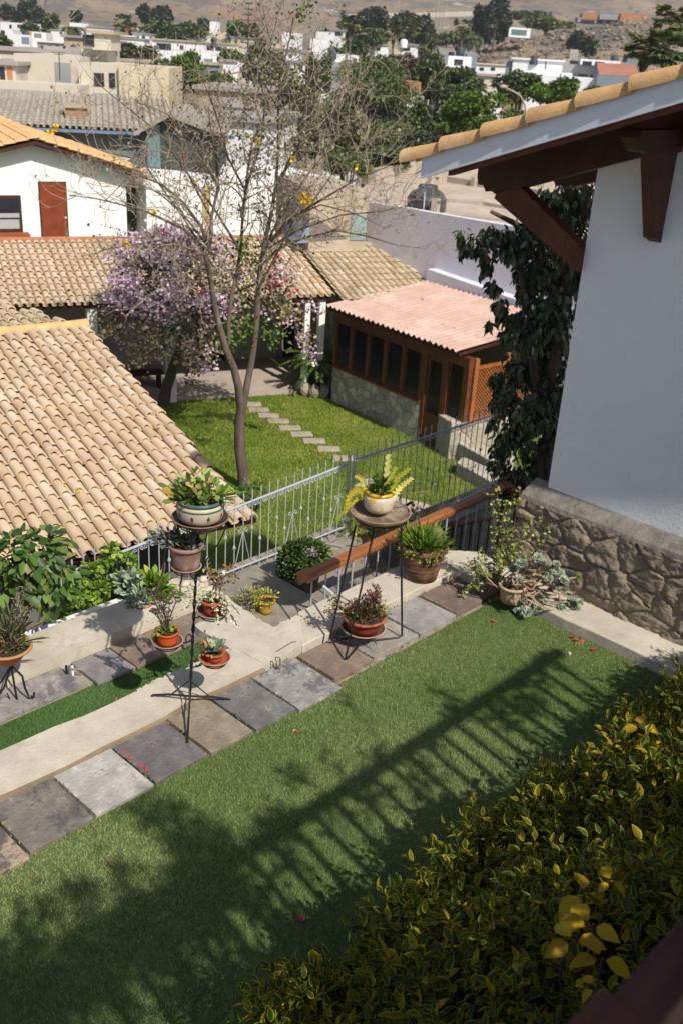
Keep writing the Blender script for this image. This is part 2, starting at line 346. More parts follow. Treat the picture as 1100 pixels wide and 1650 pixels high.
REDP = mat('red_paint', (.5, .05, .06), .7, .2, 20)
for (cx, cy, a) in ((2.90, 4.47, 20), (2.895, 4.40, 70), (2.90, 4.29, 10), (2.905, 4.24, 60)):
    b = MB(); b.box((cx, cy, .0345), (.035, .018, .001), a); tag(b.build('paint_mark', REDP), kind='structure')
sl2 = [
 (1.7, 2.42, 5.36, (.17, .145, .15), 'dark slab at the left photo edge under the bowl stand', None),
 (2.43, 3.14, 5.33, (.30, .28, .27), 'broken grey slab between the bowl stand and the pipe loop', [((.15, .14, .15), 5, .5, .62)]),
 (3.22, 3.55, 5.27, (.235, .22, .22), 'purple grey slab right of the pipe loop', [((.33, .30, .3), 5, .55, .7)]),
 (3.56, 3.98, 5.27, (.23, .175, .135), 'brown slab with pale scratches in the back row', [((.5, .46, .42), 11, .66, .7)]),
 (3.99, 4.38, 5.27, (.22, .175, .15), 'brown slab hidden in part by the small red pot', None)]
for (x0, x1, y0, c, lb, sp) in sl2:
    slab(x0, x1 - .01, y0, 5.63, .005, c, lb, sp)

def rough_poly(pts, amp=.02, n=7):
    out = []
    for i in range(len(pts)):
        a = np.array(pts[i][:2], float); c = np.array(pts[(i + 1) % len(pts)][:2], float)
        for k in range(n):
            t = k / n; q = a + (c - a) * t
            if k: q = q + rng.normal(0, amp, 2)
            out.append((q[0], q[1]))
    return out
def kerb(name, poly, z0, z1, label, cat='kerb', amp=.012, n=9, mt=None):
    b = MB(); b.prism(rough_poly(poly, amp, n), z0, z1); b2 = MB()
    o = b.build(name, mt or M['concrete'], bevel=.008); return tag(o, label, cat)
kerb('kerb', [(-2, 4.585), (4.25, 4.60), (4.30, 4.93), (3.5, 4.96), (3.3, 4.93), (-2, 4.99)], -.2, .075, 'broad pale cement kerb between the two strips of artificial grass', amp=.011, n=26)
kerb('kerb', [(-2, 5.645), (4.45, 5.66), (4.4, 6.02), (-2, 6.10)], -.3, .085, 'rough cement kerb at the back below the silver fence', amp=.012, n=14)
lp = [P(430, 1077, .075), P(445, 1015, .075), P(438, 1008, .075), P(410, 985, .075), P(378, 962, .075), P(330, 936, .075), P(268, 946, .085), P(300, 1000, .085), P(374, 1018, .05), P(398, 1032, .05), P(360, 1060, .075)]
LQ = [tuple(P(x, y, .081)[:2]) for x, y in ((474, 993), (462, 1000), (439, 1010), (410, 992), (379, 972), (352, 950), (330, 934))]
kerb('landing', [(4.22, 4.598), (4.62, 4.605), (4.95, 4.98)] + LQ + [(4.42, 6.12), (4.40, 5.40), (4.16, 5.36), (4.16, 4.95)], -.25, .081, None, amp=.012, n=6)['kind'] = 'structure'
kerb('kerb', [(4.60, 4.60), (6.55, 4.61), (6.62, 5.0), (4.93, 4.99)], -.5, .078, 'pale cement kerb carrying the wooden handrail', amp=.006, n=12)
kerb('kerb', [(6.50, 1.2), (6.92, 1.2), (6.92, 4.7), (6.62, 5.02), (6.50, 4.62)], -.4, .10, 'pale cement kerb along the foot of the rubble stone wall', amp=.006, n=12)
# darker stained strips on the front faces are the same cement, dirty
b = MB(); b.prism([(-2, 4.553), (4.2, 4.565), (4.2, 4.62), (-2, 4.61)], -.02, .052)
tag(b.build('kerb_stain', M['kerb_face']), 'brown dirt along the front face of the broad cement kerb', 'dirt')

qj = []
for xj in (1.995, 2.435, 2.865, 3.305, 3.685, 4.065, 4.51, 4.945, 5.485, 5.965):
    for k in range(26): qj.append((xj + rng.normal(0, .004), rng.uniform(4.12, 4.57), .028))
for k in range(420): qj.append((rng.uniform(1.3, 6.5), 4.125 + rng.normal(0, .012), .005))
for k in range(160): qj.append((rng.uniform(1.3, 6.5), 4.572 + rng.normal(0, .006), .03))
qj = np.array(qj); dj = rng.normal(0, .6, (len(qj), 3)); dj[:, 2] = 1; dj /= np.linalg.norm(dj, axis=1, keepdims=True)
tag(leaves('weeds', qj, dj, rng.uniform(.012, .03, len(qj)), mat('joint_weed', (.1, .12, .04), .8, 0, stops=[(0, (.10, .075, .045)), (.5, (.12, .15, .05)), (1, (.26, .24, .12))]), None, 'thin'), 'tiny weeds and dry bits in the joints of the slab row', 'weeds', kind='stuff')

# ------------------------------------------------------------------ right house: stone plinth, white wall, roof
X0 = 6.90
from mathutils import noise as mn
def rubble_wall(name, parent):
    b = MB(); nx, nz = 380, 104; y0, y1, z0, z1 = -1.5, 4.30, .0, .80; V = []
    cs = []
    for k in range(85):
        cs.append((rnd.uniform(y0, y1), rnd.uniform(-.05, .86), rnd.uniform(.3, 1)))
    cs = np.array(cs)
    from mathutils import noise as mn
    for j in range(nz + 1):
        for i in range(nx + 1):
            y = y0 + (y1 - y0) * i / nx; z = z0 + (z1 - z0) * j / nz
            wy = y + .05 * mn.noise((y * 3, z * 3, 1.0)); wz = z + .05 * mn.noise((y * 3, z * 3, 9.0))
            d = np.abs((cs[:, 0] - wy) / 1.3) ** 1.5 + np.abs(cs[:, 1] - wz) ** 1.5; d = d ** .667; q = np.sort(d)[:2]; e = min(1, (q[1] - q[0]) / .04)
            hh = cs[int(np.argmin(d)), 2]
            n1_ = mn.noise((y * 7 + hh * 9, z * 7, 4.0)); n2_ = mn.noise((y * 17, z * 17 + hh * 5, 6.0)); h = min(1, e * 1.4) ** .6 * .034 * hh + (.030 * abs(n1_) + .018 * abs(n2_)) * (.35 + .65 * e) + .006 * mn.noise((y * 45, z * 45, 2.0)) + .012 * mn.noise((y * 2.5, z * 2.5, 8.0))
            if i == nx or j == 0: h = -.02
            V.append((X0 - h, y, z))
    F = [(j * (nx + 1) + i, (j + 1) * (nx + 1) + i, (j + 1) * (nx + 1) + i + 1, j * (nx + 1) + i + 1) for j in range(nz) for i in range(nx)]
    b.add(V, F, .5, True); return b.build(name, mat('brown_rubble', (.30, .245, .185), .95, .3, 5, .8, 45, spots=[((.36, .23, .13), 2.4, .62, .68), ((.17, .155, .14), 4, .55, .7), ((.38, .34, .28), 9, .62, .74)]), parent)
h1 = thing('house', 'white rendered house on a rough stone plinth with a clay tiled roof at right', 'house', (8.5, 2.5, 0))
rubble_wall('stone_plinth', h1)
b = MB(); b.prism([(X0 + .02, -1.5), (9.5, -1.5), (9.5, 4.28), (X0 + .02, 4.28)], -3.8, .80); b.build('plinth_core', M['stone'], h1)
b = MB(); pts = []
nc_ = 90; vs = []
for i in range(nc_ + 1):
    y = 4.30 - 5.8 * i / nc_; w1 = .02 * mn.noise((y * 3, 1, 0)) + .012 * mn.noise((y * 11, 4, 0)); vs += [(X0 - .012 + w1 * .5, y, .775 + w1), (X0 + .005, y, .825 + w1 * .6), (X0 + .07, y, .865 + w1 * .4), (7.12, y, .925), (7.12, y, .76), (X0 + .03, y, .76)]
b.add(vs, [(6 * i + k, 6 * i + (k + 1) % 6, 6 * i + 6 + (k + 1) % 6, 6 * i + 6 + k) for i in range(nc_) for k in range(6)], .5); b.add(vs[:6], [(0, 1, 2, 3, 4, 5)]); b.build('plinth_cap', mat('cement_cap', (.22, .20, .175), .95, .35, 7, 1.5, 18), h1)
PT = math.tan(R(18.6)); XR = 6.30
def roofz(y): return 3.45 + (5.28 - y) * PT          # underside line of the barge board at XR
# gable wall up to the roof
b = MB(); yw = 4.14; b.extr([(7.06, yw, .88), (7.06, -1.5, .88), (7.06, -1.5, roofz(-1.5) - .02), (7.06, yw, roofz(yw) - .02)], (2.6, 0, 0)); b.build('wall', M['housewhite'], h1)
def slope_box(x0, x1, ya, yb, lo, hi):               # slab following the roof pitch, lo/hi above the board's lower line
    return [(x0, ya, roofz(ya) + lo), (x1, ya, roofz(ya) + lo), (x1, yb, roofz(yb) + lo), (x0, yb, roofz(yb) + lo),
            (x0, ya, roofz(ya) + hi), (x1, ya, roofz(ya) + hi), (x1, yb, roofz(yb) + hi), (x0, yb, roofz(yb) + hi)]
b = MB(); b.hexa(slope_box(XR, XR + .035, -4.5, 5.24, -.10, .065)); b.build('barge_board', mat('barge_board_paint', (.70, .75, .83), .8, .04, 2, .1, 40), h1)
b = MB(); b.hexa(slope_box(XR + .037, 9.6, -4.5, 5.20, .02, .06)); b.build('roof_deck', M['darkwood'], h1)
b = MB(); b.hexa(slope_box(XR + .04, XR + .11, -4.5, 5.0, -.135, .018)); b.build('edge_rafter', mat('red_timber', (.12, .035, .02), .6, .3, 5), h1)
def beam(ya, x0, x1, mtn, proud, zt, hgt):
    pass
def rafter(xc, wid, parent):                          # rafter along the slope with a scalloped end past the side wall
    prof = [(3.2, -.30), (4.9, -.30), (4.95, -.27), (5.0, -.30), (5.05, -.26), (5.1, -.26), (5.13, -.2), (5.18, -.19), (5.2, -.12), (5.2, .018), (3.2, .018)]
    b = MB(); b.extr([(xc - wid / 2, y, roofz(y) + z + 0.0) for y, z in prof], (wid, 0, 0)); b.build('rafter', M['darkwood'], parent)
rafter(7.06, .16, h1); rafter(8.1, .16, h1); rafter(9.1, .16, h1)
# brace from the wall corner up to the first rafter
b = MB(); b.extr([(7.0, 4.14, 2.76), (7.0, 4.14, 2.95), (7.0, 4.78, roofz(4.78) - .29), (7.0, 5.0, roofz(5.0) - .285), (7.0, 5.02, roofz(5.02) - .33)], (.11, 0, 0)); b.build('brace', mat('brace_wood', (.10, .032, .015), .5, .4, 4, .3, 20), h1)
# bracket on the gable wall: purlin with shaped end and a tapering strut
yb_ = 3.64; zb_ = roofz(yb_) - .137
b = MB(); b.extr([(7.06, yb_, zb_), (6.46, yb_, zb_), (6.42, yb_, zb_ - .05), (6.45, yb_, zb_ - .08), (6.50, yb_, zb_ - .09), (6.52, yb_, zb_ - .13), (6.58, yb_, zb_ - .15), (7.06, yb_, zb_ - .15)], (0, -.15, 0)); b.build('purlin', M['darkwood'], h1)
b = MB(); b.extr([(7.058, yb_ - .02, 3.08), (7.058, yb_ - .02, zb_ - .152), (6.70, yb_ - .02, zb_ - .152), (6.72, yb_ - .02, zb_ - .20), (6.96, yb_ - .02, 3.12)], (0, -.10, 0)); b.build('strut', mat('bracket_wood', (.07, .024, .014), .5, .4, 4, .3, 20), h1)
# tiles: a verge row of ridge tiles along the board, barrel tiles behind
b = MB(); L0 = 5.40; nt_ = 26; step = .40
vdir = np.array([0, -math.cos(R(18.6)), math.sin(R(18.6))]); ndir = np.array([0, math.sin(R(18.6)), math.cos(R(18.6))])
for k in range(nt_):
    vs = []
    for (s, rr, li) in ((k * step - .035, .098, .022), (k * step + .10, .096, .012), (k * step + step, .078, 0)):
        for q in range(11):
            a = math.pi * (q / 10 * 1.1 - .05); c0 = np.array([XR + .06, L0, roofz(L0) + .055]) + vdir * s
            vs.append(c0 + np.array([-math.cos(a) * rr, 0, 0]) + ndir * (math.sin(a) * rr * .95 + li))
    b.add(vs, [(r_ * 11 + q, (r_ + 1) * 11 + q, (r_ + 1) * 11 + q + 1, r_ * 11 + q + 1) for r_ in range(2) for q in range(10)], rnd.random(), True)
    b.add([*vs[:11], *[p - ndir * .02 + vdir * .01 for p in vs[:11]]], [(q, q + 1, 12 + q, 11 + q) for q in range(10)], .2)
b.build('verge_tiles', M['ridge'], h1)
b = MB()
for c in range(15):
    xc = XR + .26 + c * .21
    for k in range(26):
        vs = []
        for (s, rr, li) in ((k * step - .03, .10, .02), (k * step + step, .08, 0)):
            for q in range(7):
                a = math.pi * q / 6; c0 = np.array([xc, L0, roofz(L0) + .05]) + vdir * s; vs.append(c0 + np.array([-math.cos(a) * rr, 0, 0]) + ndir * (math.sin(a) * rr + li))
        b.add(vs, [(q, 7 + q, 8 + q, q + 1) for q in range(6)], rnd.random(), True)
b.build('roof_tiles', M['tile'], h1)

# ------------------------------------------------------------------ camera terrace with its wooden rail
TZ = 2.56
b = MB(); b.prism([(-4, -4), (6.8, -4), (6.8, .22), (-4, .22)], -.3, TZ); tag(b.build('terrace', mat('terrace_render', (.5, .48, .44), .9, .1, 3)), kind='structure')
rl = thing('terrace_railing', 'dark red wooden terrace rail with thick square post in the bottom right corner', 'railing', (.9, .22, TZ))
A_ = P(1000, 1590, 3.5)
b = MB(); b.box((3.20, .257, 3.27), (4.86, .055, .06)); b.box((3.20, .262, 3.215), (4.86, .035, .045)); b.build('top_rail', M['deckwood'], rl, bevel=.005)  # second box: board added under the rail to widen its shadow
b = MB(); b.box((.70, .215, 2.90), (.12, .13, .70)); b.build('post', M['deckwood'], rl, bevel=.006)
b = MB(); b.box((.692, .21, 3.275), (.18, .176, .055)); b.build('post_cap', M['deckwood'], rl, bevel=.006)
for k in range(27):
    b = MB(); b.box((.98 + k * .172, .255, 2.9), (.042, .04, .69)); b.build('baluster', M['deckwood'], rl)

# ------------------------------------------------------------------ plant helpers
LM = {}
LM['green'] = mat('leaf_green', (.1, .2, .04), .5, 0, stops=[(0, (.035, .08, .015)), (.5, (.09, .18, .03)), (1, (.2, .3, .06))], trans=.25)
LM['bright'] = mat('leaf_bright', (.1, .2, .04), .5, 0, stops=[(0, (.08, .17, .02)), (.5, (.17, .30, .035)), (1, (.38, .48, .07))], trans=.3)
LM['dark'] = mat('leaf_dark', (.1, .2, .04), .5, 0, stops=[(0, (.012, .03, .012)), (.6, (.03, .06, .02)), (1, (.09, .13, .04))], trans=.15)
LM['olive'] = mat('leaf_olive', (.1, .2, .04), .6, 0, stops=[(0, (.09, .11, .05)), (.5, (.17, .19, .09)), (1, (.30, .30, .16))], trans=.25)
LM['grey'] = mat('leaf_grey_green', (.1, .2, .04), .7, 0, stops=[(0, (.10, .14, .10)), (.5, (.22, .28, .2)), (1, (.38, .45, .34))])
LM['yellow'] = mat('leaf_yellow', (.1, .2, .04), .5, 0, stops=[(0, (.45, .38, .03)), (.5, (.65, .56, .06)), (1, (.8, .75, .25))], trans=.3)
LM['purple'] = mat('leaf_purple', (.1, .2, .04), .5, 0, stops=[(0, (.07, .025, .03)), (.5, (.22, .08, .09)), (.8, (.38, .2, .17)), (1, (.14, .2, .05))], trans=.1)
LM['cream'] = mat('leaf_cream', (.1, .2, .04), .6, 0, stops=[(0, (.4, .42, .25)), (1, (.75, .74, .52))], trans=.15)
LM['brown'] = mat('leaf_brown', (.1, .2, .04), .8, 0, stops=[(0, (.12, .06, .03)), (.5, (.25, .14, .07)), (1, (.45, .3, .14))])
LM['rosette'] = mat('leaf_glaucous', (.1, .2, .04), .6, 0, stops=[(0, (.20, .25, .17)), (.5, (.34, .40, .31)), (1, (.52, .56, .36))])
VD = np.array([fwh[0], fwh[1], 0]); RT = np.array([rt[0], rt[1], 0])
def facing(px, py, c): return Q(px, py, c, math.degrees(YAW) - 90)      # point on the upright plane through c that faces the camera's heading

POTS = {}
def pot(name, c, rt_, rb, h, mt, label, cat='flower pot', belly=None, rim=.012, rimmt=None, group=None, soil=True, bands=None):
    """round pot; c = centre of its foot"""
    t = thing(name, label, cat, c, group)
    b = MB(); c = [float(a) for a in c]
    if belly:
        pr = [(0, 0), (rb, 0)] + [(rb + (belly - rb) * math.sin(a) + (rt_ - rb) * 0, h * k) for k, a in ((.08, .5), (.2, .95), (.35, 1.25), (.55, 1.57), (.7, 1.57))] + [(rt_ * 1.0 + (belly - rt_) * .6, h * .85)]
    else:
        pr = [(0, 0), (rb, 0), (rb + (rt_ - rb) * .3, h * .3), (rb + (rt_ - rb) * .6, h * .6), (rb + (rt_ - rb) * .82, h * .82)]
    pr2 = pr + [(rt_, h * .86)]
    b.lathe(c, pr2, 28); b.build('body', mt, t)
    b = MB(); b.lathe(c, [(rt_ * .995, h * .85), (rt_ + rim, h * .86), (rt_ + rim * 1.1, h * .93), (rt_ + rim * .8, h), (rt_ - .004, h * 1.0), (rt_ - .012, h * .9), (rt_ - .014, h * .8)], 28); b.build('rim', rimmt or mt, t)
    if soil:
        b = MB(); b.lathe(c, [(rt_ - .011, h * .87), (rt_ * .6, h * .89), (rt_ * .3, h * .9), (0.001, h * .905)], 20); b.build('soil', M['soil'], t)
    return t
def saucer(c, r, label, mt=None, rimmt=None, h=.03, group=None):
    t = thing('saucer', label, 'saucer', c, group); b = MB()
    b.lathe(c, [(0.001, 0), (r * .7, 0), (r * .9, h * .4), (r, h)], 28); b.lathe(c, [(r - .006, h * .98), (r * .86, h * .5), (r * .66, h * .2), (0.001, h * .18)], 28); b.build('dish', mt or M['saucer'], t)
    b = MB(); b.lathe(c, [(r, h * .9), (r + .003, h), (r - .002, h + .004), (r - .008, h)], 28); b.build('rim', rimmt or M['saucer_rim'], t); return t
def foliage(t, name, pos, dirs, ln, m, shape='oval', wid=1.0, **k): return leaves(name, pos, dirs, ln, LM[m] if isinstance(m, str) else m, t, shape, wid=wid, **k)
def tuft(c, r, h, n, upb=.8, flat=1.0):
    c = np.array(c, float); d = rdir(n, upb); d[:, 2] = np.abs(d[:, 2]); q = c + d * np.array([r, r, h]) * rng.uniform(.15, 1, (n, 1)); return q, d
def rosettes(cs, r, t, m='rosette', n=22, name='rosette'):
    for c in cs:
        c = np.array(c, float); k = np.arange(n); a = k * 2.4; tt = (k / n) ** .6; tilt = np.array([rnd.gauss(0, .25) - .35 * VD[0], rnd.gauss(0, .25) - .35 * VD[1], 1.0]); tilt /= np.linalg.norm(tilt)
        e1 = np.cross(tilt, [0.1, 1, 0]); e1 /= np.linalg.norm(e1); e2 = np.cross(tilt, e1); d = (e1 * np.cos(a)[:, None] + e2 * np.sin(a)[:, None]) * (.25 + tt[:, None]) + tilt * (1.15 - tt[:, None])
        rr = r * rnd.uniform(.8, 1.15)
        leaves(name, np.repeat(c[None], n, 0), d, rr * (.6 + .5 * tt), LM[m], t, 'fat', wid=1.25, rv=np.clip(1 - tt + rng.normal(0, .1, n), 0, 1), nrm=np.repeat(tilt[None], n, 0))
def curve(a, c, n=8, amp=.05, sag=0):
    a = np.array(a, float); c = np.array(c, float); p = [a + (c - a) * i / n for i in range(n + 1)]; f = rng.normal(0, amp, (3, 3))
    for i in range(1, n):
        t = i / n; p[i] = p[i] + f[0] * math.sin(math.pi * t) + f[1] * math.sin(2 * math.pi * t) * .7 + np.array([0, 0, -sag * math.sin(math.pi * t)])
    return p

# ------------------------------------------------------------------ the tall plant stand with spiral stem
sc1 = np.array([3.50, 4.58, .03])
st = thing('plant_stand', 'tall black wrought iron plant stand holding five pots on ring arms', 'plant stand', sc1)
PTOP = facing(319, 862, sc1); PB = facing(306, 1122, sc1)
b = MB(); n_ = 46
for ph in (0, math.pi):
    b.tube([PB + (PTOP - PB) * i / n_ + np.array([math.cos(i * .9 + ph), math.sin(i * .9 + ph), 0]) * .0065 for i in range(n_ + 1)], .0062, 6)
b.build('pole', M['iron'], st)
feet = [np.array(P(302, 1196, .035)), np.array(P(246, 1121, .085)), np.array(P(370, 1128, .03))]
for f in feet:
    b = MB(); b.tube([PB, PB + (f - PB) * .55 + np.array([0, 0, .012]), f + np.array([0, 0, .004])], .0075, 6)
    br = PB + np.array([0, 0, .13]); b.tube([br, PB + (f - PB) * .5 + np.array([0, 0, .012])], .0045, 5); b.blob(f, (.012, .012, .007)); b.build('leg', M['iron'], st)
ring_px = {  # centre pixel, radius, depth nudge (metres towards the camera)
    'top': ((323, 842), .180, 0), 'second': ((300, 918), .098, .02), 'mid': ((343, 990), .103, .06), 'left': ((270, 1038), .10, .17), 'low': ((346, 1066), .100, .02)}
RC = {}
for k_, ((px, py), r_, dz) in ring_px.items():
    c = facing(px, py, sc1 - VD * dz); RC[k_] = c
    b = MB(); b.tube([c + np.array([math.cos(a), math.sin(a), 0]) * (r_ * .78) + np.array([0, 0, -.006]) for a in np.linspace(0, 2 * math.pi, 25)], .0045, 5)
    if k_ == 'top':
        for q in range(4):
            a = q * math.pi / 2 + .5; e = c + np.array([math.cos(a), math.sin(a), 0]) * r_ * .95
            b.tube([e + [0, 0, .03], e + [0, 0, -.01], PTOP + (e - PTOP) * .75 + [0, 0, -.10], PTOP + (e - PTOP) * .3 + [0, 0, -.2], PTOP + [0, 0, -.30]], .0048, 5)
    else:
        d = (c - sc1); d[2] = 0; dn_ = d / np.linalg.norm(d); zz = c[2] - .01; base = np.array([sc1[0], sc1[1], zz - .06]); tt = (zz - PB[2]) / (PTOP[2] - PB[2]); base[:2] = (PB + (PTOP - PB) * tt)[:2]
        if k_ == 'second':
            b.tube([base, base + dn_ * .05 + [0, 0, .02], c - dn_ * r_ * .2 + [0, 0, -.008]], .005, 5)
        else:
            p1 = c - dn_ * r_ * .78; b.tube([base + [0, 0, .0], base + (p1 - base) * .5 + [0, 0, -.025], p1 + [0, 0, -.006]], .005, 5)
            cc = base + dn_ * .045 + np.array([0, 0, .045]); b.tube([cc + (dn_ * math.cos(a) + np.array([0, 0, 1]) * math.sin(a)) * (.028 - .003 * a / 2) for a in np.linspace(-2.2, 3.4, 16)], .0045, 5)
    b.build('arm', M['iron'], st)

# painted bowl on top
saucer(RC['top'], .180, 'wide brown glazed saucer at the top of the tall plant stand', mat('brown_glaze', (.06, .038, .022), .25, .4, 10, spec=.6), mat('brown_glaze_rim', (.22, .14, .07), .4, .3, 14), h=.045)
cb = RC['top'] + [0, 0, .012]
cream = mat('cream_glaze', (.50, .42, .31), .45, .18, 6); teal = mat('teal_glaze', (.055, .12, .10), .35, .2, 8)
t = pot('painted_pot', cb, .135, .085, .165, cream, 'cream and green painted pot at the top of the tall stand', belly=.150, rim=.012, rimmt=teal)
b = MB(); b.lathe(cb, [(.1505, .108), (.1525, .112), (.1525, .118), (.1495, .121)], 28); b.build('stripe', teal, t)
for k in range(9):                                       # the brown-green leaf motif round the pot
    a = k * 2 * math.pi / 9 + .2; b = MB(); vs = []
    for (u_, w_) in ((-.5, 0), (-.2, .38), (.2, .42), (.55, 0), (.2, -.42), (-.2, -.38)):
        z = .068 + u_ * .045; aa = a + w_ * .16; f_ = min(1.57, .5 + z / .165 * 1.9); rr = .085 + .065 * math.sin(f_) + .0022; vs.append((cb[0] + rr * math.cos(aa), cb[1] + rr * math.sin(aa), cb[2] + z))
    b.add(vs, [(0, 1, 2, 3), (0, 3, 4, 5)]); b.build('leaf_motif', mat('motif_paint', (.07, .075, .05), .5, .2, 10), t)
q, d = tuft(cb + [0, 0, .16], .13, .17, 120, .4); foliage(t, 'foliage', q, d + rng.normal(0, .8, d.shape), rng.uniform(.045, .085, 120), mat('leaf_sunny', (.2, .3, .08), .4, 0, stops=[(0, (.07, .13, .03)), (.5, (.20, .30, .06)), (.93, (.42, .45, .14)), (1, (.5, .25, .1))], trans=.2), 'fat', .8)
q, d = tuft(cb - RT * .10 + [0, 0, .15], .10, .10, 60, .1); d -= RT * .7; foliage(t, 'foliage', q, d, rng.uniform(.07, .11, 60), mat('leaf_jade', (.2, .3, .08), .4, 0, stops=[(0, (.06, .12, .03)), (.6, (.16, .24, .06)), (.9, (.35, .40, .12)), (1, (.55, .27, .08))], trans=.15), 'fat', .8)
q, d = tuft(cb + RT * .12 + [0, 0, .16], .06, .06, 26, .1); d += RT * .9; foliage(t, 'foliage', q, d, rng.uniform(.07, .11, 26), 'bright', 'fat', .7)
for k in range(10):
    a = rnd.uniform(0, 6.28); b = MB(); e = cb + [math.cos(a) * .11, math.sin(a) * .11, rnd.uniform(.18, .26)]; b.tube(curve(cb + [0, 0, .14], e, 5, .01), .005, 5); b.build('stem', M['bark'], t)
# second pot: lime-stained terracotta with grey succulent
saucer(RC['second'], .098, 'reddish saucer under the lime stained pot of the tall stand', M['terracotta'])
c2 = RC['second'] + [0, 0, .008]
t = pot('flower_pot', c2, .108, .082, .185, M['terracotta_pale'], 'lime stained terracotta pot under the brown glazed saucer', rim=.008)
q, d = tuft(c2 + [0, 0, .17], .12, .09, 160, .3); foliage(t, 'foliage', q, d, rng.uniform(.025, .045, 160), mat('leaf_greyish', (.2, .2, .2), .7, 0, stops=[(0, (.05, .07, .05)), (.6, (.13, .16, .12)), (1, (.24, .28, .2))]), 'fat')
q, d = tuft(c2 - RT * .13 + [0, 0, .19], .10, .08, 170, .2); d -= RT * .5; foliage(t, 'foliage', q, d, rng.uniform(.03, .05, 170), mat('leaf_greyish', (.2, .2, .2), .7, 0, stops=[(0, (.05, .07, .06)), (.6, (.12, .15, .12)), (1, (.22, .26, .2))]), 'thin', 1.4)
for (x1, y1, x2, y2) in ((268, 865, 250, 960), (275, 870, 262, 925), (290, 955, 240, 985)):
    b = MB(); a_ = facing(x1, y1, c2); e_ = facing(x2, y2, c2); b.tube(curve(c2 + [0, 0, .15], a_, 4, .01)[:-1] + curve(a_, e_, 7, .02), .0065, 5); b.build('stem', M['bark'], t)
# mid pot with trailing donkey tail
saucer(RC['mid'], .105, 'saucer under the trailing pale succulent on the tall stand')
c3 = RC['mid'] + [0, 0, .008]
t = pot('flower_pot', c3, .072, .055, .11, M['terracotta'], 'small terracotta pot with long pale trailing succulent stems')
for k, (ex, ey) in enumerate(((352, 1008), (384, 1012), (376, 1000), (366, 1004), (330, 975), (318, 972), (358, 965), (372, 975), (340, 955), (386, 990))):
    e = facing(ex, ey, c3 - VD * rnd.uniform(.02, .12)); s0 = c3 + [rnd.uniform(-.03, .03), rnd.uniform(-.03, .03), .11]; midp = (s0 + e) / 2 + np.array([0, 0, .05]) - VD * .03
    pts = [s0, (s0 + midp) / 2 + [0, 0, .02], midp, (midp + e) / 2 + [0, 0, .012], e]; q = []; d = []
    for i in range(4):
        for j in range(11):
            c_ = pts[i] + (pts[i + 1] - pts[i]) * (j / 11); q.append(c_); d.append(rng.normal(0, 1, 3) + (pts[i + 1] - pts[i]) * 6)
    b = MB(); b.tube(pts, .004, 5); b.build('stem', M['bark'], t)
    foliage(t, 'foliage', np.array(q), np.array(d), .021, 'cream', 'fat', 1.1)
q = []; d = []
for (ax, ay) in ((225 + 110, 920), (350, 926), (365, 918), (343, 935), (378, 930), (356, 942)):
    e = facing(ax, ay, c3 + VD * .1)
    for j in range(26): q.append(e + rng.normal(0, .018, 3)); d.append(rng.normal(0, 1, 3) + [0, 0, .5])
foliage(t, 'foliage', q, d, .03, mat('leaf_bronze', (.2, .2, .2), .5, 0, stops=[(0, (.08, .05, .02)), (.6, (.25, .15, .06)), (1, (.3, .32, .1))]), 'fat')
for (ax, ay) in ((340, 930), (352, 932), (366, 925)):
    b = MB(); b.tube(curve(c3 + [0, 0, .1], facing(ax, ay, c3 + VD * .1), 5, .012), .007, 5); b.build('stem', M['bark2'], t)
# left small pot
saucer(RC['left'], .103, 'pale rimmed saucer of the small orange red pot', M['saucer'])
c4 = RC['left'] + [0, 0, .008]
t = pot('flower_pot', c4, .072, .062, .095, mat('bright_terracotta', (.50, .085, .02), .6, .12, 8), 'small orange red pot with dark curly stems on the left arm', rim=.004)
q, d = tuft(c4 + [0, 0, .09], .07, .04, 60, .4); foliage(t, 'foliage', q, d, rng.uniform(.02, .035, 60), 'bright', 'oval')
q = np.array([c4 - RT * .085 + rng.normal(0, .012, 3) + [0, 0, rnd.uniform(0, .08)] for _ in range(30)]); foliage(t, 'foliage', q, rdir(30), .02, 'bright', 'oval')
for k in range(15):
    e = facing(rnd.uniform(240, 290), rnd.uniform(955, 1005), c4); p_ = curve(c4 + [0, 0, .09], e, 4, .01); cc = e
    p_ += [cc + (RT * math.cos(a) * .022 + np.array([0, 0, 1]) * math.sin(a) * .022 + VD * a * .004) for a in np.linspace(0, 6, 14)]
    b = MB(); b.tube(p_, .0035, 4); b.build('stem', M['bark2'], t)
q = np.array([facing(rnd.uniform(238, 285), rnd.uniform(950, 1010), c4) for _ in range(70)]); foliage(t, 'foliage', q, rdir(70), .018, 'dark', 'thin')
# low pot
saucer(RC['low'], .108, 'wide red brown saucer at the bottom right of the tall stand', M['terracotta'], h=.035)
c5 = RC['low'] + [0, 0, .01]
t = pot('flower_pot', c5, .06, .045, .07, M['terracotta'], 'small pot with thick grey green aloe leaves on the lowest arm')
for k in range(16):
    a = k * 2.4; dd = np.array([math.cos(a), math.sin(a), .55 + .5 * (k % 3)]); leaves('leaf', [c5 + [0, 0, .06]], [dd], [.10 + .03 * rnd.random()], LM['grey'], t, 'fat', wid=.7, nrm=[[-dd[0], -dd[1], 1]])
q = np.array([facing(335, 1040, c5) + rng.normal(0, .025, 3) for _ in range(50)]); foliage(t, 'foliage', q, rdir(50, .6), .03, mat('leaf_rust', (.2, .2, .2), .5, 0, stops=[(0, (.12, .18, .03)), (.6, (.35, .25, .04)), (1, (.5, .16, .03))]), 'thin', 1.5)

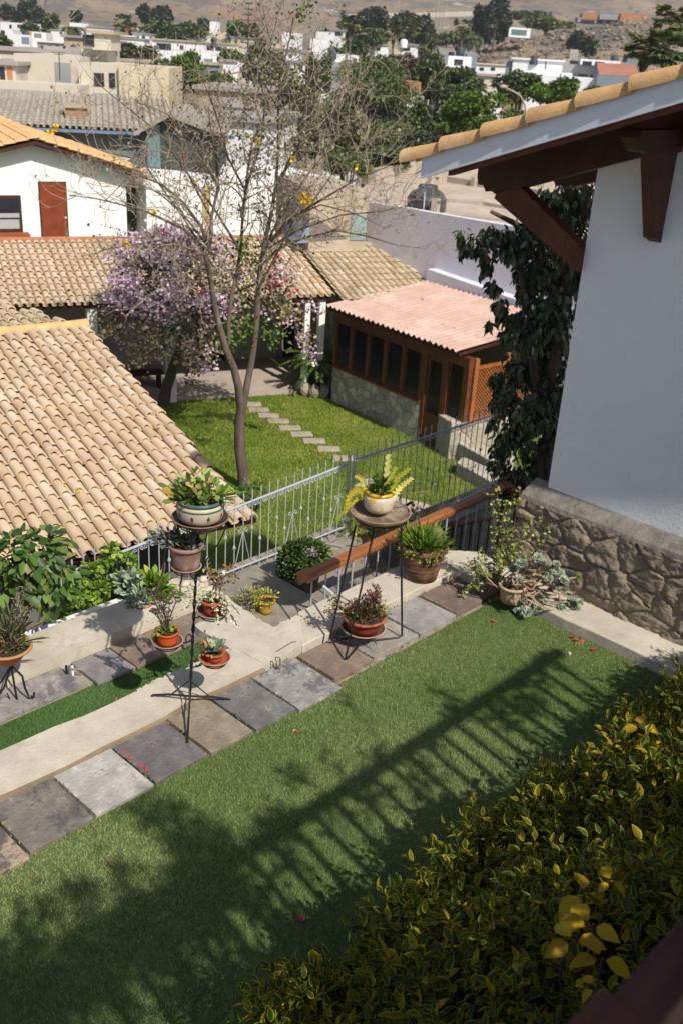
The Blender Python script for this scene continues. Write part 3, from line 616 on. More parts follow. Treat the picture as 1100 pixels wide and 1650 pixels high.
# ------------------------------------------------------------------ three legged table stand
tc_ = np.array([4.98, 4.50, .03])
tb = thing('plant_table', 'black iron table stand with three thin legs and a low saucer ring', 'plant stand', tc_)
TT = facing(612, 832, tc_); lowc = facing(585, 1016, tc_ - VD * .05)
for (tx, ty, f) in ((603, 850, P(556, 1065, .032)), (646, 848, P(647, 1027, .032)), (573, 846, P(531, 1032, .08))):
    top = facing(tx, ty, tc_); b = MB(); fe = np.array(f)
    b.tube([top, top + (fe - top) * .5, fe + [0, 0, .02], fe + (lowc - fe) * .08 * [1, 1, 0], fe + (lowc - fe) * .75 * np.array([1, 1, 0]) + [0, 0, .012]], .0085, 6)
    b.build('leg', M['iron'], tb)
b = MB(); b.tube([TT + np.array([math.cos(a), math.sin(a), 0]) * .19 + [0, 0, -.006] for a in np.linspace(0, 6.283, 30)], .006, 5); b.build('ring', M['iron'], tb)
b = MB(); b.tube([lowc + np.array([math.cos(a), math.sin(a), 0]) * .125 + [0, 0, -.006] for a in np.linspace(0, 6.283, 30)], .006, 5)
for a in (0.4, 2.5, 4.6): b.tube([lowc + np.array([math.cos(a), math.sin(a), 0]) * .125, [lowc[0] + math.cos(a) * .16, lowc[1] + math.sin(a) * .16, .10]], .005, 5)
b.build('ring', M['iron'], tb)
# dish on top
dish = thing('dish', 'wide shallow weathered brown dish on top of the three legged stand', 'dish', TT)
b = MB(); b.lathe(TT, [(.001, 0), (.175, 0), (.212, .012), (.225, .04), (.219, .045), (.208, .025), (.17, .016), (.001, .015)], 36)
b.build('plate', mat('old_clay_dish', (.19, .13, .085), .9, .35, 10, .6, 50, spots=[((.36, .30, .23), 7, .5, .62), ((.06, .04, .03), 16, .60, .68)]), dish)
b = MB(); b.lathe(TT, [(.2255, .038), (.230, .046), (.221, .05), (.216, .044)], 36); b.build('rim', mat('dish_rim', (.27, .17, .12), .8, .3, 10), dish)
cp = facing(609, 827, tc_) + [0, 0, .016]
t = pot('painted_pot', cp, .093, .058, .17, mat('white_yellow_glaze', (.60, .52, .42), .4, .15, 6, spots=[((.62, .36, .04), 9, .53, .58), ((.10, .06, .03), 17, .69, .72)]), 'round white pot with yellow rim and yellow painted patches', belly=.113, rim=.014, rimmt=mat('yellow_glaze', (.66, .34, .02), .35, .12, 6, spec=.6))
q, d = tuft(cp + [0, 0, .15], .085, .13, 330, 1.0); foliage(t, 'foliage', q, d, rng.uniform(.03, .06, 330), LM['green'], 'thin', 1.0)
def zig(t, pts, wid, m):                                 # flat fishbone cactus stems
    pts = [np.array(p) for p in pts]; out = []
    N = 9 * (len(pts) - 1); 
    for i in range(N + 1):
        f = i / N * (len(pts) - 1); k = min(int(f), len(pts) - 2); out.append(pts[k] + (pts[k + 1] - pts[k]) * (f - k))
    vs = []; fs = []
    for i, p in enumerate(out):
        tg = out[min(i + 1, N)] - out[max(i - 1, 0)]; tg /= np.linalg.norm(tg) + 1e-9; s_ = np.cross(tg, VD + [0, 0, .2]); s_ /= np.linalg.norm(s_) + 1e-9; wv = wid * (.95 if i % 2 else .38) * (1 - .4 * i / N)
        vs += [p + s_ * wv, p + VD * .004, p - s_ * wid * (.95 if (i + 1) % 2 else .38) * (1 - .4 * i / N)]
    for i in range(N): fs += [(3 * i, 3 * i + 1, 3 * i + 4, 3 * i + 3), (3 * i + 1, 3 * i + 2, 3 * i + 5, 3 * i + 4)]
    b = MB(); b.add(vs, fs, rnd.random()); o = b.build('stem', m, t); so_ = o.modifiers.new('thick', 'SOLIDIFY'); so_.thickness = .003
F_ = lambda x, y, dd=0.0: facing(x, y, tc_ + VD * dd)
yel = LM['yellow']
zig(t, [F_(608, 812), F_(622, 775), F_(626, 732)], .040, mat('cactus_pale_yellow', (.72, .66, .22), .5, .1, 20, trans=.3))
zig(t, [F_(596, 810, -.02), F_(578, 786), F_(562, 800), F_(558, 828)], .040, yel); zig(t, [F_(596, 810, .02), F_(584, 772), F_(572, 766)], .036, yel)
ygc = mat('cactus_yellow_green', (.48, .47, .05), .5, .15, 20, trans=.3)
zig(t, [F_(625, 805), F_(640, 770), F_(660, 755)], .034, ygc); zig(t, [F_(628, 808, -.03), F_(645, 785), F_(664, 770)], .036, yel); zig(t, [F_(620, 805, .03), F_(630, 770), F_(638, 752)], .030, ygc)
zig(t, [F_(580, 800, .02), F_(560, 818), F_(548, 830), F_(542, 838)], .020, ygc)
b = MB(); b.tube(curve(F_(630, 796), F_(694, 791), 6, .01), .004, 5); b.build('stem', LM['brown'], t)
# low saucer and bowl
saucer(lowc, .172, 'pale rimmed saucer low between the legs of the table stand', M['saucer'], mat('buff_rim', (.42, .33, .22), .8, .2, 10), h=.035)
cl = lowc + [0, 0, .01]
t = pot('bowl_pot', cl, .162, .115, .135, mat('dark_red_clay', (.24, .05, .035), .5, .2, 6), 'dark red clay bowl crowded with purple and green succulents', rim=.012, rimmt=mat('red_clay_rim', (.34, .10, .07), .6, .2, 6))
for (m_, n, ox, oz, r_, h_) in (('purple', 560, .02, .13, .17, .17), ('green', 160, .0, .14, .15, .14), ('brown', 180, -.09, .13, .14, .12), ('purple', 240, .06, .25, .05, .16), ('bright', 60, .13, .18, .06, .10)):
    q, d = tuft(cl + RT * ox + [0, 0, oz - .02], r_, h_, n, .7); foliage(t, 'foliage', q, d, rng.uniform(.018, .036, n), m_, 'fat', 1.0)
q = [];
for (x, y) in ((540, 965), (528, 985), (533, 990), (545, 975), (535, 972)):
    e = facing(x, y, cl); b = MB(); b.tube(curve(cl + [0, 0, .12], e, 5, .02), .005, 5); b.build('stem', M['bark'], t); q += [e + rng.normal(0, .022, 3) for _ in range(28)]
foliage(t, 'foliage', q, rdir(len(q)), .026, mat('leaf_dusty_orange', (.2, .2, .2), .5, 0, stops=[(0, (.12, .09, .05)), (.6, (.32, .2, .1)), (1, (.2, .24, .08))]), 'fat')
for k in range(9):
    a = rnd.uniform(0, 6.28); b = MB(); b.tube(curve(cl + [0, 0, .11], cl + [math.cos(a) * .08, math.sin(a) * .08, .2 + .1 * rnd.random()], 4, .01), .004, 4); b.build('stem', M['bark2'], t)
q = np.array([cl + [0.0, 0, .13]] * 9); foliage(t, 'foliage', q, rdir(9, 1.2), .13, 'bright', 'thin', .7)

# ------------------------------------------------------------------ big charred pot with cactus and grass on the kerb
cB = np.array([6.17, 4.74, .079])
t = pot('flower_pot', cB, .205, .142, .33, mat('charred_clay', (.10, .06, .04), .85, .35, 5, .5, 30, spots=[((.33, .15, .075), 3.0, .46, .6), ((.28, .23, .19), 9, .62, .7)]), 'big charred clay pot with grass and a round cactus on the kerb', rim=.012)
for z_ in (.12, .20):
    b = MB(); r0 = .142 + (.063) * (z_ / .33) * 1.0 * 1.0; b.lathe(cB, [(r0 - .002, z_ - .012), (r0 + .006, z_ - .004), (r0 + .006, z_ + .004), (r0 + .004, z_ + .012)], 28); b.build('band', mat('clay_band', (.14, .085, .055), .9, .35, 8, .4, 40), t)
q, d = tuft(cB + [0, 0, .27], .19, .10, 480, 1.2); foliage(t, 'foliage', q, d + [0, 0, .6], rng.uniform(.06, .19, 480), 'bright', 'thin', .28)
q, d = clumps([(cB + [0, 0, .30] - VD * .06, (.21, .21, .07))], 420, .5); foliage(t, 'foliage', q, d, rng.uniform(.02, .035, 420), mat('leaf_lime', (.2, .2, .2), .5, 0, stops=[(0, (.10, .17, .02)), (.6, (.28, .36, .04)), (1, (.5, .5, .08))], trans=.3), 'oval')
cc = mat('cactus_skin', (.17, .20, .06), .7, .3, 60, .8, 120)
for (x, y, r_) in ((702, 862, .062), (678, 868, .052)):
    e = facing(x, y, cB); b = MB(); nu, nv = 40, 14; vs = []
    for i in range(nv + 1):
        th = math.pi * i / nv
        for k in range(nu):
            an = 2 * math.pi * k / nu; rr = r_ * (1 + .09 * math.cos(an * 13)); vs.append((e[0] + rr * math.sin(th) * math.cos(an), e[1] + rr * math.sin(th) * math.sin(an), e[2] + r_ * 1.35 * math.cos(th)))
    b.add(vs, [(i * nu + k, (i + 1) * nu + k, (i + 1) * nu + (k + 1) % nu, i * nu + (k + 1) % nu) for i in range(nv) for k in range(nu)], .5, True); b.build('cactus', cc, t)
for (x, y) in ((668, 800), (728, 770), (672, 830), (738, 800)):
    b = MB(); e = facing(x, y, cB); b.tube(curve(cB + [0, 0, .24], e, 6, .015), [.0017] * 7, 4); b.build('stem', LM['brown'], t); q = np.array([e + rng.normal(0, .012, 3) - [0, 0, .06 * rnd.random()] for _ in range(16)]); foliage(t, 'foliage', q, rdir(16), .02, 'brown', 'thin')

# ------------------------------------------------------------------ silver fence on its ledge, stair well, handrail
YF = 6.55
b = MB(); b.prism(rough_poly([(1.5, 6.13), (5.0, 6.13), (5.1, 6.32), (7.15, 6.32), (7.15, 6.75), (1.5, 6.75)], .01, 8), -4.2, -.47); tag(b.build('retaining_wall', M['stone']), 'rubble retaining wall carrying the left length of silver fence', 'wall')
b = MB(); b.prism([(1.5, 6.12), (4.1, 6.11), (4.1, 6.30), (1.5, 6.34)], -.46, -.06); tag(b.build('white_ledge', M['white']), 'white painted ledge between the back kerb and the silver fence', 'ledge')
b = MB(); b.prism([(7.16, 6.32), (10.6, 6.30), (10.6, 6.75), (7.16, 6.75)], -4.2, -.72); tag(b.build('retaining_wall', M['stone']), 'grey retaining wall carrying the far length of silver fence', 'wall')
def scroll(b, c, r, s=1):
    b.tube([c + np.array([s * math.cos(a) * (r - r * .085 * (a + 1.2)), 0, math.sin(a) * (r - r * .085 * (a + 1.2))]) for a in np.linspace(-1.2, 6.2, 14)], .0036, 4, cap=False)
def fence(x0, x1, zr0, zr1, zb, nbar, label, curve_end=False):
    t = thing('iron_fence', label, 'fence', ((x0 + x1) / 2, YF, zb), 'silver wrought iron fences')
    rz = lambda x: zr0 + (zr1 - zr0) * (x - x0) / (x1 - x0)
    b = MB(); b.tube([(x0, YF, rz(x0)), (x1, YF, rz(x1))], .013, 8); b.build('top_rail', M['silver'], t)
    b = MB(); b.tube([(x0, YF, zb + .07), (x1, YF, zb + .07)], .010, 6); b.build('bottom_rail', M['silver'], t)
    dx = (x1 - x0) / (nbar - 1)
    for i in range(nbar):
        x = x0 + i * dx; b = MB(); z1 = rz(x)
        b.tube([(x, YF, zb), (x, YF, z1 + .07)], .006, 5); b.tube([(x, YF, z1 + .065), (x, YF, z1 + .08), (x, YF, z1 + .14)], [.006, .011, .001], 5, cap=False)
        if i % 3 != 1:
            zm = zb + (z1 - zb) * (.62 if i % 3 else .42); b.lathe((x, YF, zm), [(.006, -.028), (.015, -.010), (.015, .010), (.006, .028)], 6)
            b.box((x, YF, zm), (.036, .006, .006))
        b.build('bar', M['silver'], t)
        if i < nbar - 1:
            b = MB(); scroll(b, np.array([x + dx * .3, YF, z1 - .036]), .021, 1); scroll(b, np.array([x + dx * .72, YF, z1 - .036]), .021, -1); b.build('scroll', M['silver'], t)
        if i % 6 == 1:
            b = MB(); z_ = zb + .30
            for s in (-1, 1):
                b.tube([(x, YF, z_ + .16), (x + s * .03, YF, z_ + .05), (x + s * .085, YF, z_ - .16), (x + s * .09, YF, z_ - .2)], .0045, 4, cap=False); scroll(b, np.array([x + s * .035, YF, z_ + .16]), .026, s)
            b.build('ornament', M['silver'], t)
    return t
f1 = fence(3.60, 7.10, .172, .335, -.47, 33, 'long left run of silver iron fence with scrolls below the top rail')
f2 = fence(7.22, 10.35, .36, .34, -.72, 29, 'far run of silver iron fence ending by the dark hanging tree')
g = thing('gate_post', 'pair of square silver iron posts between the two fence runs', 'gate post', (7.16, YF, -.6))
for x in (7.13, 7.19): b = MB(); b.box((x, YF, -.10), (.014, .014, 1.05)); b.build('upright', M['silver'], g)
t = thing('iron_fence', 'short silver iron fence return going down to the garden behind the leaves', 'fence', (10.45, YF, -.7), 'silver wrought iron fences')
b = MB(); b.tube([(10.35, YF, .34), (10.50, YF - .04, .28), (10.62, YF - .15, .1), (10.66, YF - .9, -.05), (10.66, YF - 1.6, -.2)], .013, 6); b.build('top_rail', M['silver'], t)
for k in range(10): b = MB(); yy = YF - .1 - k * .16; b.tube([(10.63, yy, -1.2), (10.63, yy, .14 - k * .03)], .0075, 5); b.build('bar', M['silver'], t)

# steps down beside the handrail
DK = mat('step_stone', (.26, .23, .19), .9, .25, 5, .7, 30)
b = MB(); b.prism([(4.4, 4.95), (5.02, 4.95), (5.02, 6.2), (4.4, 6.2)], -.6, -.128); tag(b.build('stair_step', DK), kind='structure')
for i in range(9):
    b = MB(); x = 5.0 + i * .42; z = -.13 - i * .155
    b.prism(rough_poly([(x, 5.0), (x + .45, 5.0), (x + .45, 6.12 if i < 1 else 6.31), (x, 6.12 if i < 1 else 6.31)], .006, 5), z - .4, z); tag(b.build('stair_step', DK), kind='structure')
b = MB(); b.prism([(8.75, 4.2), (12.5, 4.2), (12.5, 6.31), (8.75, 6.31)], -4.2, -1.55); tag(b.build('stair_landing', DK), kind='structure')
b = MB(); b.prism([(6.64, 4.32), (8.6, 4.32), (8.6, 5.0), (6.64, 5.0)], -4, -.25); tag(b.build('stair_side', DK), kind='structure')
hr = thing('handrail', 'varnished wooden handrail on thin iron balusters along the kerb', 'handrail', (5.1, 5.06, .1))
h0 = P(497, 934, .30); h1_ = P(808, 782, .30); yy = 5.10
h0 = np.array([5.10, yy, .30]); h1_ = np.array([7.95, 5.20, .30])
dv = (h1_ - h0) / np.linalg.norm(h1_ - h0); sv = np.array([-dv[1], dv[0], 0])
def sweep(b, a, c, prof):
    d = (c - a) / np.linalg.norm(c - a); s_ = np.cross([0, 0, 1], d); s_ /= np.linalg.norm(s_); u_ = np.cross(d, s_)
    b.extr([a + s_ * x + u_ * z for x, z in prof], c - a)
prof_ = [(-.036, -.028), (.036, -.028), (.036, -.012), (.046, -.008), (.046, .012), (.026, .03), (-.026, .03), (-.046, .012), (-.046, -.008), (-.036, -.012)]
prof = [(x * 1.25, z * 1.15) for x, z in prof_]
b = MB(); sweep(b, h0 + dv * .08, h1_, prof); b.build('rail', M['wood'], hr)
b = MB(); sweep(b, h0 - dv * .03, h0 + dv * .085, [(x * 1.35, z * 1.1) for x, z in prof]); b.build('rail_end', M['wood'], hr, bevel=.004)
b = MB(); sweep(b, h1_ + dv * .0, h1_ + dv * .12 , [(x * 1.2, z * 1.1) for x, z in prof]); sweep(b, h1_ + np.array([.1, .02, 0]), np.array([8.35, 4.70, -.10]), prof); b.build('rail', mat('shaded_rail_wood', (.16, .05, .025), .45, .3, 4), hr)  # darker copy of the rail wood, shade put into its colour
for i in range(17):
    p = h0 + (h1_ - h0) * (i * .0595 + .03); b = MB(); b.tube([p + [0, 0, -.9], p + [0, 0, -.028]], .0085, 6); b.build('baluster', M['silver'], hr)
for i in range(5):
    p = h1_ + np.array([.1, .02, 0]) + (np.array([8.35, 4.70, -.1]) - h1_ - [.1, .02, 0]) * (i / 4.6); b = MB(); b.tube([p + [0, 0, -1.1], p + [0, 0, -.028]], .0085, 6); b.build('baluster', M['iron'], hr)
t = thing('handrail', 'thin brown lower handrail down in the shaded stair well', 'handrail', (8.9, 6.2, -1.2))
a_ = P(715, 850, -.75); c_ = P(803, 834, -.75); b = MB(); b.tube([a_, c_], .022, 8); b.build('rail', mat('lower_rail_wood', (.2, .07, .04), .5, .3, 5), t)
for i in range(7): b = MB(); p = a_ + (c_ - a_) * (i / 6); b.tube([p, p - [0, 0, .9]], .009, 5); b.build('baluster', M['iron'], t)
b = MB(); b.tube([facing(520, 944, (5.2, 5.0)), facing(537, 958, (5.2, 5.0))], .014, 8); tag(b.build('metal_tube', M['silver']), 'short bright metal tube sticking out beside the handrail end', 'tube')

# pots on the steps
cY = P(428, 987, -.13); t = pot('flower_pot', cY, .075, .055, .13, mat('mustard_clay', (.42, .27, .05), .8, .25, 8), 'small mustard yellow pot with stonecrop on the first step down', rim=.006)
q, d = clumps([(cY + [0, 0, .15], (.10, .10, .06)), (cY - RT * .10 + [0, 0, .14], (.10, .10, .08))], 260, .5); foliage(t, 'foliage', q, d, .028, mat('leaf_gold', (.2, .2, .2), .5, 0, stops=[(0, (.14, .17, .03)), (.6, (.38, .38, .06)), (1, (.5, .34, .08))]), 'fat')
q, d = clumps([(cY - RT * .16 + [0, 0, .07], (.13, .10, .14))], 420, .4); foliage(t, 'foliage', q, d, rng.uniform(.025, .05, 420), mat('leaf_straw', (.2, .2, .2), .7, 0, stops=[(0, (.12, .14, .06)), (.6, (.27, .27, .14)), (1, (.4, .36, .25))]), 'thin')
cG = P(490, 948, -.28); t = pot('flower_pot', cG, .15, .12, .26, mat('grey_pot', (.07, .065, .06), .9, .3, 8), 'dark grey tub with a rounded dense green shrub below the fence', rim=.01)
q, d = clumps([(cG + [0, 0, .36], (.21, .21, .12)), (cG - RT * .12 + [0, 0, .25], (.13, .13, .18))], 2600, .7); foliage(t, 'foliage', q, d, rng.uniform(.022, .038, 2600), mat('leaf_boxwood', (.2, .2, .2), .5, 0, stops=[(0, (.02, .045, .01)), (.6, (.055, .11, .02)), (1, (.13, .2, .04))], trans=.15), 'oval')
# croton-like plants between fence and handrail
t = thing('shrub', 'yellow and red leaved shrub behind the wooden handrail', 'shrub', P(640, 880, -.7)); cc_ = P(640, 850, -.4)
b = MB(); b.tube(curve(P(640, 880, -.7), cc_, 4, .02), .01, 5); b.build('stem', M['bark'], t)
q, d = clumps([(cc_ + RT * k * .22 + [0, 0, .1 * (k % 2)], (.2, .2, .16)) for k in (-2, -1, 0, 1)], 420, .5); foliage(t, 'foliage', q, d, rng.uniform(.05, .09, 420), mat('leaf_croton', (.2, .2, .2), .5, 0, stops=[(0, (.05, .10, .02)), (.4, (.2, .25, .03)), (.7, (.5, .38, .04)), (1, (.4, .10, .03))], trans=.2), 'oval', .7)

# plants along the left fence
def bush(label, cs, n, ln, m, base, cat='shrub', name='shrub', shape='oval', stem=True, group=None, wid=1.0, fill=.6, stemmt=None, droopd=0):
    t = thing(name, label, cat, base, group)
    q, d = clumps(cs, n, fill); foliage(t, 'foliage', q, d + rng.normal(0, .35, d.shape) - [0, 0, droopd], rng.uniform(ln * .7, ln * 1.3, n), m, shape, wid)
    if stem:
        for c, r_ in cs[:8]:
            b = MB(); b.tube(curve(base, c, 5, .03 * r_[0] / .2), [.012 * (1 - .1 * i) for i in range(6)], 5); b.build('stem', stemmt or M['bark2'], t)
    return t
bp = np.array([2.95, 6.2, -.46])
FL = lambda x, y, Y=6.3: PY(x, y, Y)
bush('large leaved green shrub leaning over the fence at the left edge', [(FL(40, 900, 6.2), (.28, .2, .2)), (FL(85, 935, 6.1), (.2, .2, .2)), (FL(15, 945, 6.2), (.2, .2, .16)), (FL(70, 880, 6.3), (.2, .2, .12)), (FL(5, 900, 6.3), (.2, .2, .2))], 520, .105, mat('leaf_big', (.2, .2, .2), .45, 0, stops=[(0, (.03, .07, .02)), (.5, (.08, .16, .03)), (.9, (.17, .27, .06)), (1, (.35, .3, .12))], trans=.3, spec=.5), bp, wid=.8, droopd=.8)
bush('climbing vine with small round bright leaves on the silver fence', [(FL(x, y, 6.42), (r_, .09, r_ * .8)) for x, y, r_ in ((130, 955, .13), (160, 948, .13), (190, 940, .13), (215, 930, .11), (238, 945, .13), (120, 985, .13), (150, 980, .14), (180, 970, .14), (210, 962, .13), (240, 965, .12), (100, 1005, .12), (80, 1025, .10), (60, 1045, .08), (170, 900, .09), (182, 885, .06), (150, 915, .07), (205, 900, .05))], 2300, .042, 'bright', FL(170, 1000, 6.42), 'climbing plant', 'climbing_plant', wid=1.2, fill=.2)
def simple_pot_plant(px, py, z, r, h, label, m, n, ln, shape='thin', pm=None, spread=1.3, up=.7, wid=1.0, name='potted_plant'):
    c = P(px, py, z); t = pot('flower_pot', c, r, r * .72, h, pm or M['terracotta'], label, rim=.008); q, d = tuft(c + [0, 0, h], r * spread, r * spread * 1.1, n, up); foliage(t, 'foliage', q, d, rng.uniform(ln * .6, ln * 1.2, n), m, shape, wid); return t
simple_pot_plant(252, 975, -.02, .10, .11, 'shallow terracotta pot with pale green pointed leaf rosettes behind the tall stand', LM['bright'], 240, .085, 'thin', up=1.1, wid=1.5, spread=1.6)
simple_pot_plant(228, 992, -.03, .09, .12, 'orange clay pot with grey green leaves standing at the fence foot', LM['grey'], 120, .07, 'thin', wid=1.4)
simple_pot_plant(102, 985, -.3, .07, .2, 'narrow terracotta pot half hidden in the vine leaves', LM['green'], 60, .06)
t = bush('tangle of grey aloe and cream succulents at the fence foot', [(FL(225, 950, 6.2), (.14, .1, .1)), (FL(205, 940, 6.3), (.1, .08, .08))], 160, .07, 'grey', P(222, 985, -.1), 'succulent', 'succulent', 'fat')
# fallen straw coloured stems on the landing
q = np.array([P(rnd.gauss(318, 16), rnd.gauss(960, 8), .10) for _ in range(160)]); t = leaves('dry_stems', q, rdir(160, 0) * [1, 1, .2], .035, LM['cream'], None, 'thin'); tag(t, 'pale dry succulent stems lying on the landing by the tall stand', 'plant litter', kind='stuff')
b = MB(); 
for k in range(5): b.blob(P(300 + k * 14 + rnd.uniform(-5, 5), 940 - k * 3 + rnd.uniform(-4, 4), .10), (.05, .035, .03), .5, 8, 5, .12)
tag(b.build('rubble', mat('white_rubble', (.55, .5, .43), .9, .2, 8, .6, 30)), 'rough lumps of pale mortar on the back edge of the landing', 'rubble', kind='stuff')

# left stand with bowl, partly outside the picture
cS = np.array(P(12, 1122, .03)); t = thing('plant_stand', 'small black iron plant stand with curled feet at the left edge', 'plant stand', cS)
ctr = facing(16, 1050, cS); hub = facing(18, 1072, cS)
for (pts) in ([(18, 1072), (24, 1110), (30, 1140), (35, 1164)], [(18, 1072), (36, 1090), (40, 1108), (47, 1124), (54, 1124), (55, 1116)], [(18, 1072), (4, 1095), (-6, 1110), (-10, 1130)], [(18, 1072), (6, 1110), (-2, 1118), (-8, 1122)]):
    b = MB(); b.tube([facing(x, y, cS) for x, y in pts], .0075, 6); b.build('leg', M['iron'], t)
b = MB(); b.tube([facing(11, 1117, cS), facing(23, 1140, cS), facing(35, 1160, cS)], .005, 5); b.tube([hub, ctr], .009, 6); b.tube([ctr + np.array([math.cos(a), math.sin(a), 0]) * .11 for a in np.linspace(0, 6.283, 24)], .005, 5); b.build('ring', M['iron'], t)
bc = facing(14, 1064, cS); t = pot('bowl_pot', bc, .155, .08, .12, mat('orange_clay', (.50, .12, .025), .5, .25, 6, spec=.5), 'glossy orange clay bowl of mixed succulents at the left edge', rim=.012, rimmt=mat('orange_rim', (.40, .2, .1), .7, .2, 6))
for (m_, n, ox, oz, r_, h_) in (('purple', 160, -.02, .11, .13, .09), ('brown', 160, .02, .11, .13, .10), ('green', 120, .05, .13, .1, .16)):
    q, d = tuft(bc + RT * ox + [0, 0, oz - .02], r_, h_, n, .7); foliage(t, 'foliage', q, d, rng.uniform(.025, .05, n), m_, 'thin', 1.0)
q, d = tuft(bc + RT * .03 + [0, 0, .12], .12, .2, 60, 1.5); foliage(t, 'foliage', q, d, rng.uniform(.1, .2, 60), 'olive', 'thin', .3)
for (x, y) in ((45, 945), (52, 975), (38, 960)):
    e = facing(x, y, bc); b = MB(); pc = curve(bc + [0, 0, .1], e, 8, .02); b.tube(pc, .005, 5); b.build('stem', M['bark2'], t); q = np.array([pc[rnd.randint(2, 8)] + rng.normal(0, .012, 3) for _ in range(90)]); foliage(t, 'foliage', q, rdir(90, .4), .035, mat('leaf_smoke', (.2, .2, .2), .7, 0, stops=[(0, (.10, .09, .08)), (1, (.27, .23, .2))]), 'thin', .7)

# irrigation fittings
t = thing('irrigation_valve', 'small blue and white pipe stubs with a hose loop at the back kerb', 'irrigation fitting', P(115, 1090, .01))
pv = P(112, 1088, .0)
for k, (o_, m_) in enumerate(((0, mat('blue_pvc', (.08, .16, .24), .5, .2, 8)), (.025, M['white']), (-.02, M['iron']))):
    b = MB(); b.tube([pv + RT * o_, pv + RT * o_ + [0, 0, .08]], .009, 8); b.build('pipe', m_, t)
b = MB(); lc = pv + RT * .055 + [0, 0, .04]; b.tube([lc + (RT * math.cos(a) + (np.array([0, 0, .7]) - VD * .5) * math.sin(a)) * .05 for a in np.linspace(-2.6, 2.9, 22)], .004, 6); b.build('hose', mat('hose', (.3, .26, .22), .5, .2, 9), t)
t = thing('irrigation_valve', 'bent grey metal pipe bracket on the front face of the kerb', 'irrigation fitting', P(450, 1075, .01))
pv = P(451, 1078, .04)
b = MB(); b.tube([pv - [0, 0, .02], pv + [0, 0, .085]], .008, 8); b.build('pipe', mat('zinc', (.33, .34, .35), .4, .2, 9, metal=.6), t)
b = MB(); b.tube([pv - RT * .025 + [0, 0, -.02], pv - RT * .027 + [0, 0, .05]], .006, 6); b.tube([pv + [0, 0, .08], pv - RT * .01 + [0, 0, .10], pv - RT * .035 + [0, 0, .10], pv - RT * .035 + [0, 0, .075], pv - RT * .02 + [0, 0, .06]], .0035, 5); b.tube([P(446, 1050, .085), P(470, 1035, .085), P(478, 1034, .085)], .0035, 5); b.build('wire', M['bark2'], t)

# succulents at the stone wall
sc0 = P(822, 968, .10); pl = pot('flower_pot', sc0, .11, .085, .16, mat('beige_clay', (.42, .33, .22), .85, .2, 8), 'beige pot overflowing with thick stemmed blue green rosette succulents', cat='potted succulent')
ros = [(75, 665), (180, 625), (215, 655), (295, 665), (325, 725), (345, 775), (245, 750), (265, 835), (375, 860), (395, 900), (445, 905), (360, 975), (50, 960), (175, 950), (115, 970), (345, 760), (30, 700), (205, 640), (140, 700), (320, 800), (230, 900), (90, 900), (290, 700), (420, 940), (60, 760), (160, 820), (330, 940), (10, 850)]
W_ = mat('succulent_stem', (.34, .24, .16), .8, .25, 14, .3, 60)
rc = []
for k, (x, y) in enumerate(ros):
    e = facing(820 + x / 3.93, 740 + y / 3.93, sc0 - VD * rnd.uniform(.0, .16)); rc.append(e)
    mid = sc0 + [0, 0, .15] + (e - sc0) * .5 + rng.normal(0, .05, 3) + RT * .03 - [0, 0, .06]; p1 = curve(sc0 + [rnd.uniform(-.06, .06), rnd.uniform(-.06, .06), .13], mid, 6, .03); p2 = curve(mid, e, 6, .02, .03)
    b = MB(); b.tube(p1[:-1] + p2, .0078, 7); b.build('stem', W_, pl)
rosettes(rc, .048, pl)
e = facing(820 + 440 / 3.93, 740 + 745 / 3.93, sc0 - VD * .1); rosettes([e], .03, pl, 'bright'); b = MB(); b.tube(curve(sc0 + [0, 0, .15], e, 8, .03), .007, 6); b.build('stem', W_, pl)
for k in range(5):
    a = sc0 + [rnd.uniform(-.08, .12), rnd.uniform(-.1, .1), .1]; e = facing(rnd.uniform(800, 905), rnd.uniform(905, 985), sc0 - VD * rnd.uniform(0, .15)); b = MB(); b.tube(curve(a, e, 8, .06), .0065, 6); b.build('stem', W_, pl)
sk = pot('flower_pot', P(795, 955, .10), .09, .07, .13, mat('dark_clay', (.12, .08, .06), .85, .2, 8), 'dark pot of upright thin stemmed jade plant against the wall corner', cat='potted succulent')
jb = P(795, 955, .10) + [0, 0, .1]
for (x, y) in ((790, 795), (800, 790), (812, 812), (825, 800), (838, 790), (852, 835), (872, 832), (885, 848), (780, 900), (765, 930), (745, 960), (820, 860), (805, 880), (770, 890), (835, 870), (800, 990), (790, 1000), (822, 940), (760, 905)):
    e = facing(x, y, jb - VD * rnd.uniform(-.04, .08)); pc = curve(jb, e, 10, .025); b = MB(); b.tube(pc, [.0055 - .0003 * i for i in range(11)], 5); b.build('stem', mat('jade_stem', (.22, .09, .07), .7, .2, 20) if x == 790 else bpy.data.materials['jade_stem'], sk)
    q = np.array([pc[min(10, 2 + int(rnd.random() * 9))] + rng.normal(0, .018, 3) for _ in range(80)]); foliage(sk, 'foliage', q, rdir(80, .3), rng.uniform(.018, .032, 80), mat('leaf_jade_small', (.2, .2, .2), .5, 0, stops=[(0, (.10, .16, .03)), (.6, (.26, .35, .07)), (1, (.5, .52, .2))], trans=.2) if x == 790 else bpy.data.materials['leaf_jade_small'], 'fat', 1.5)

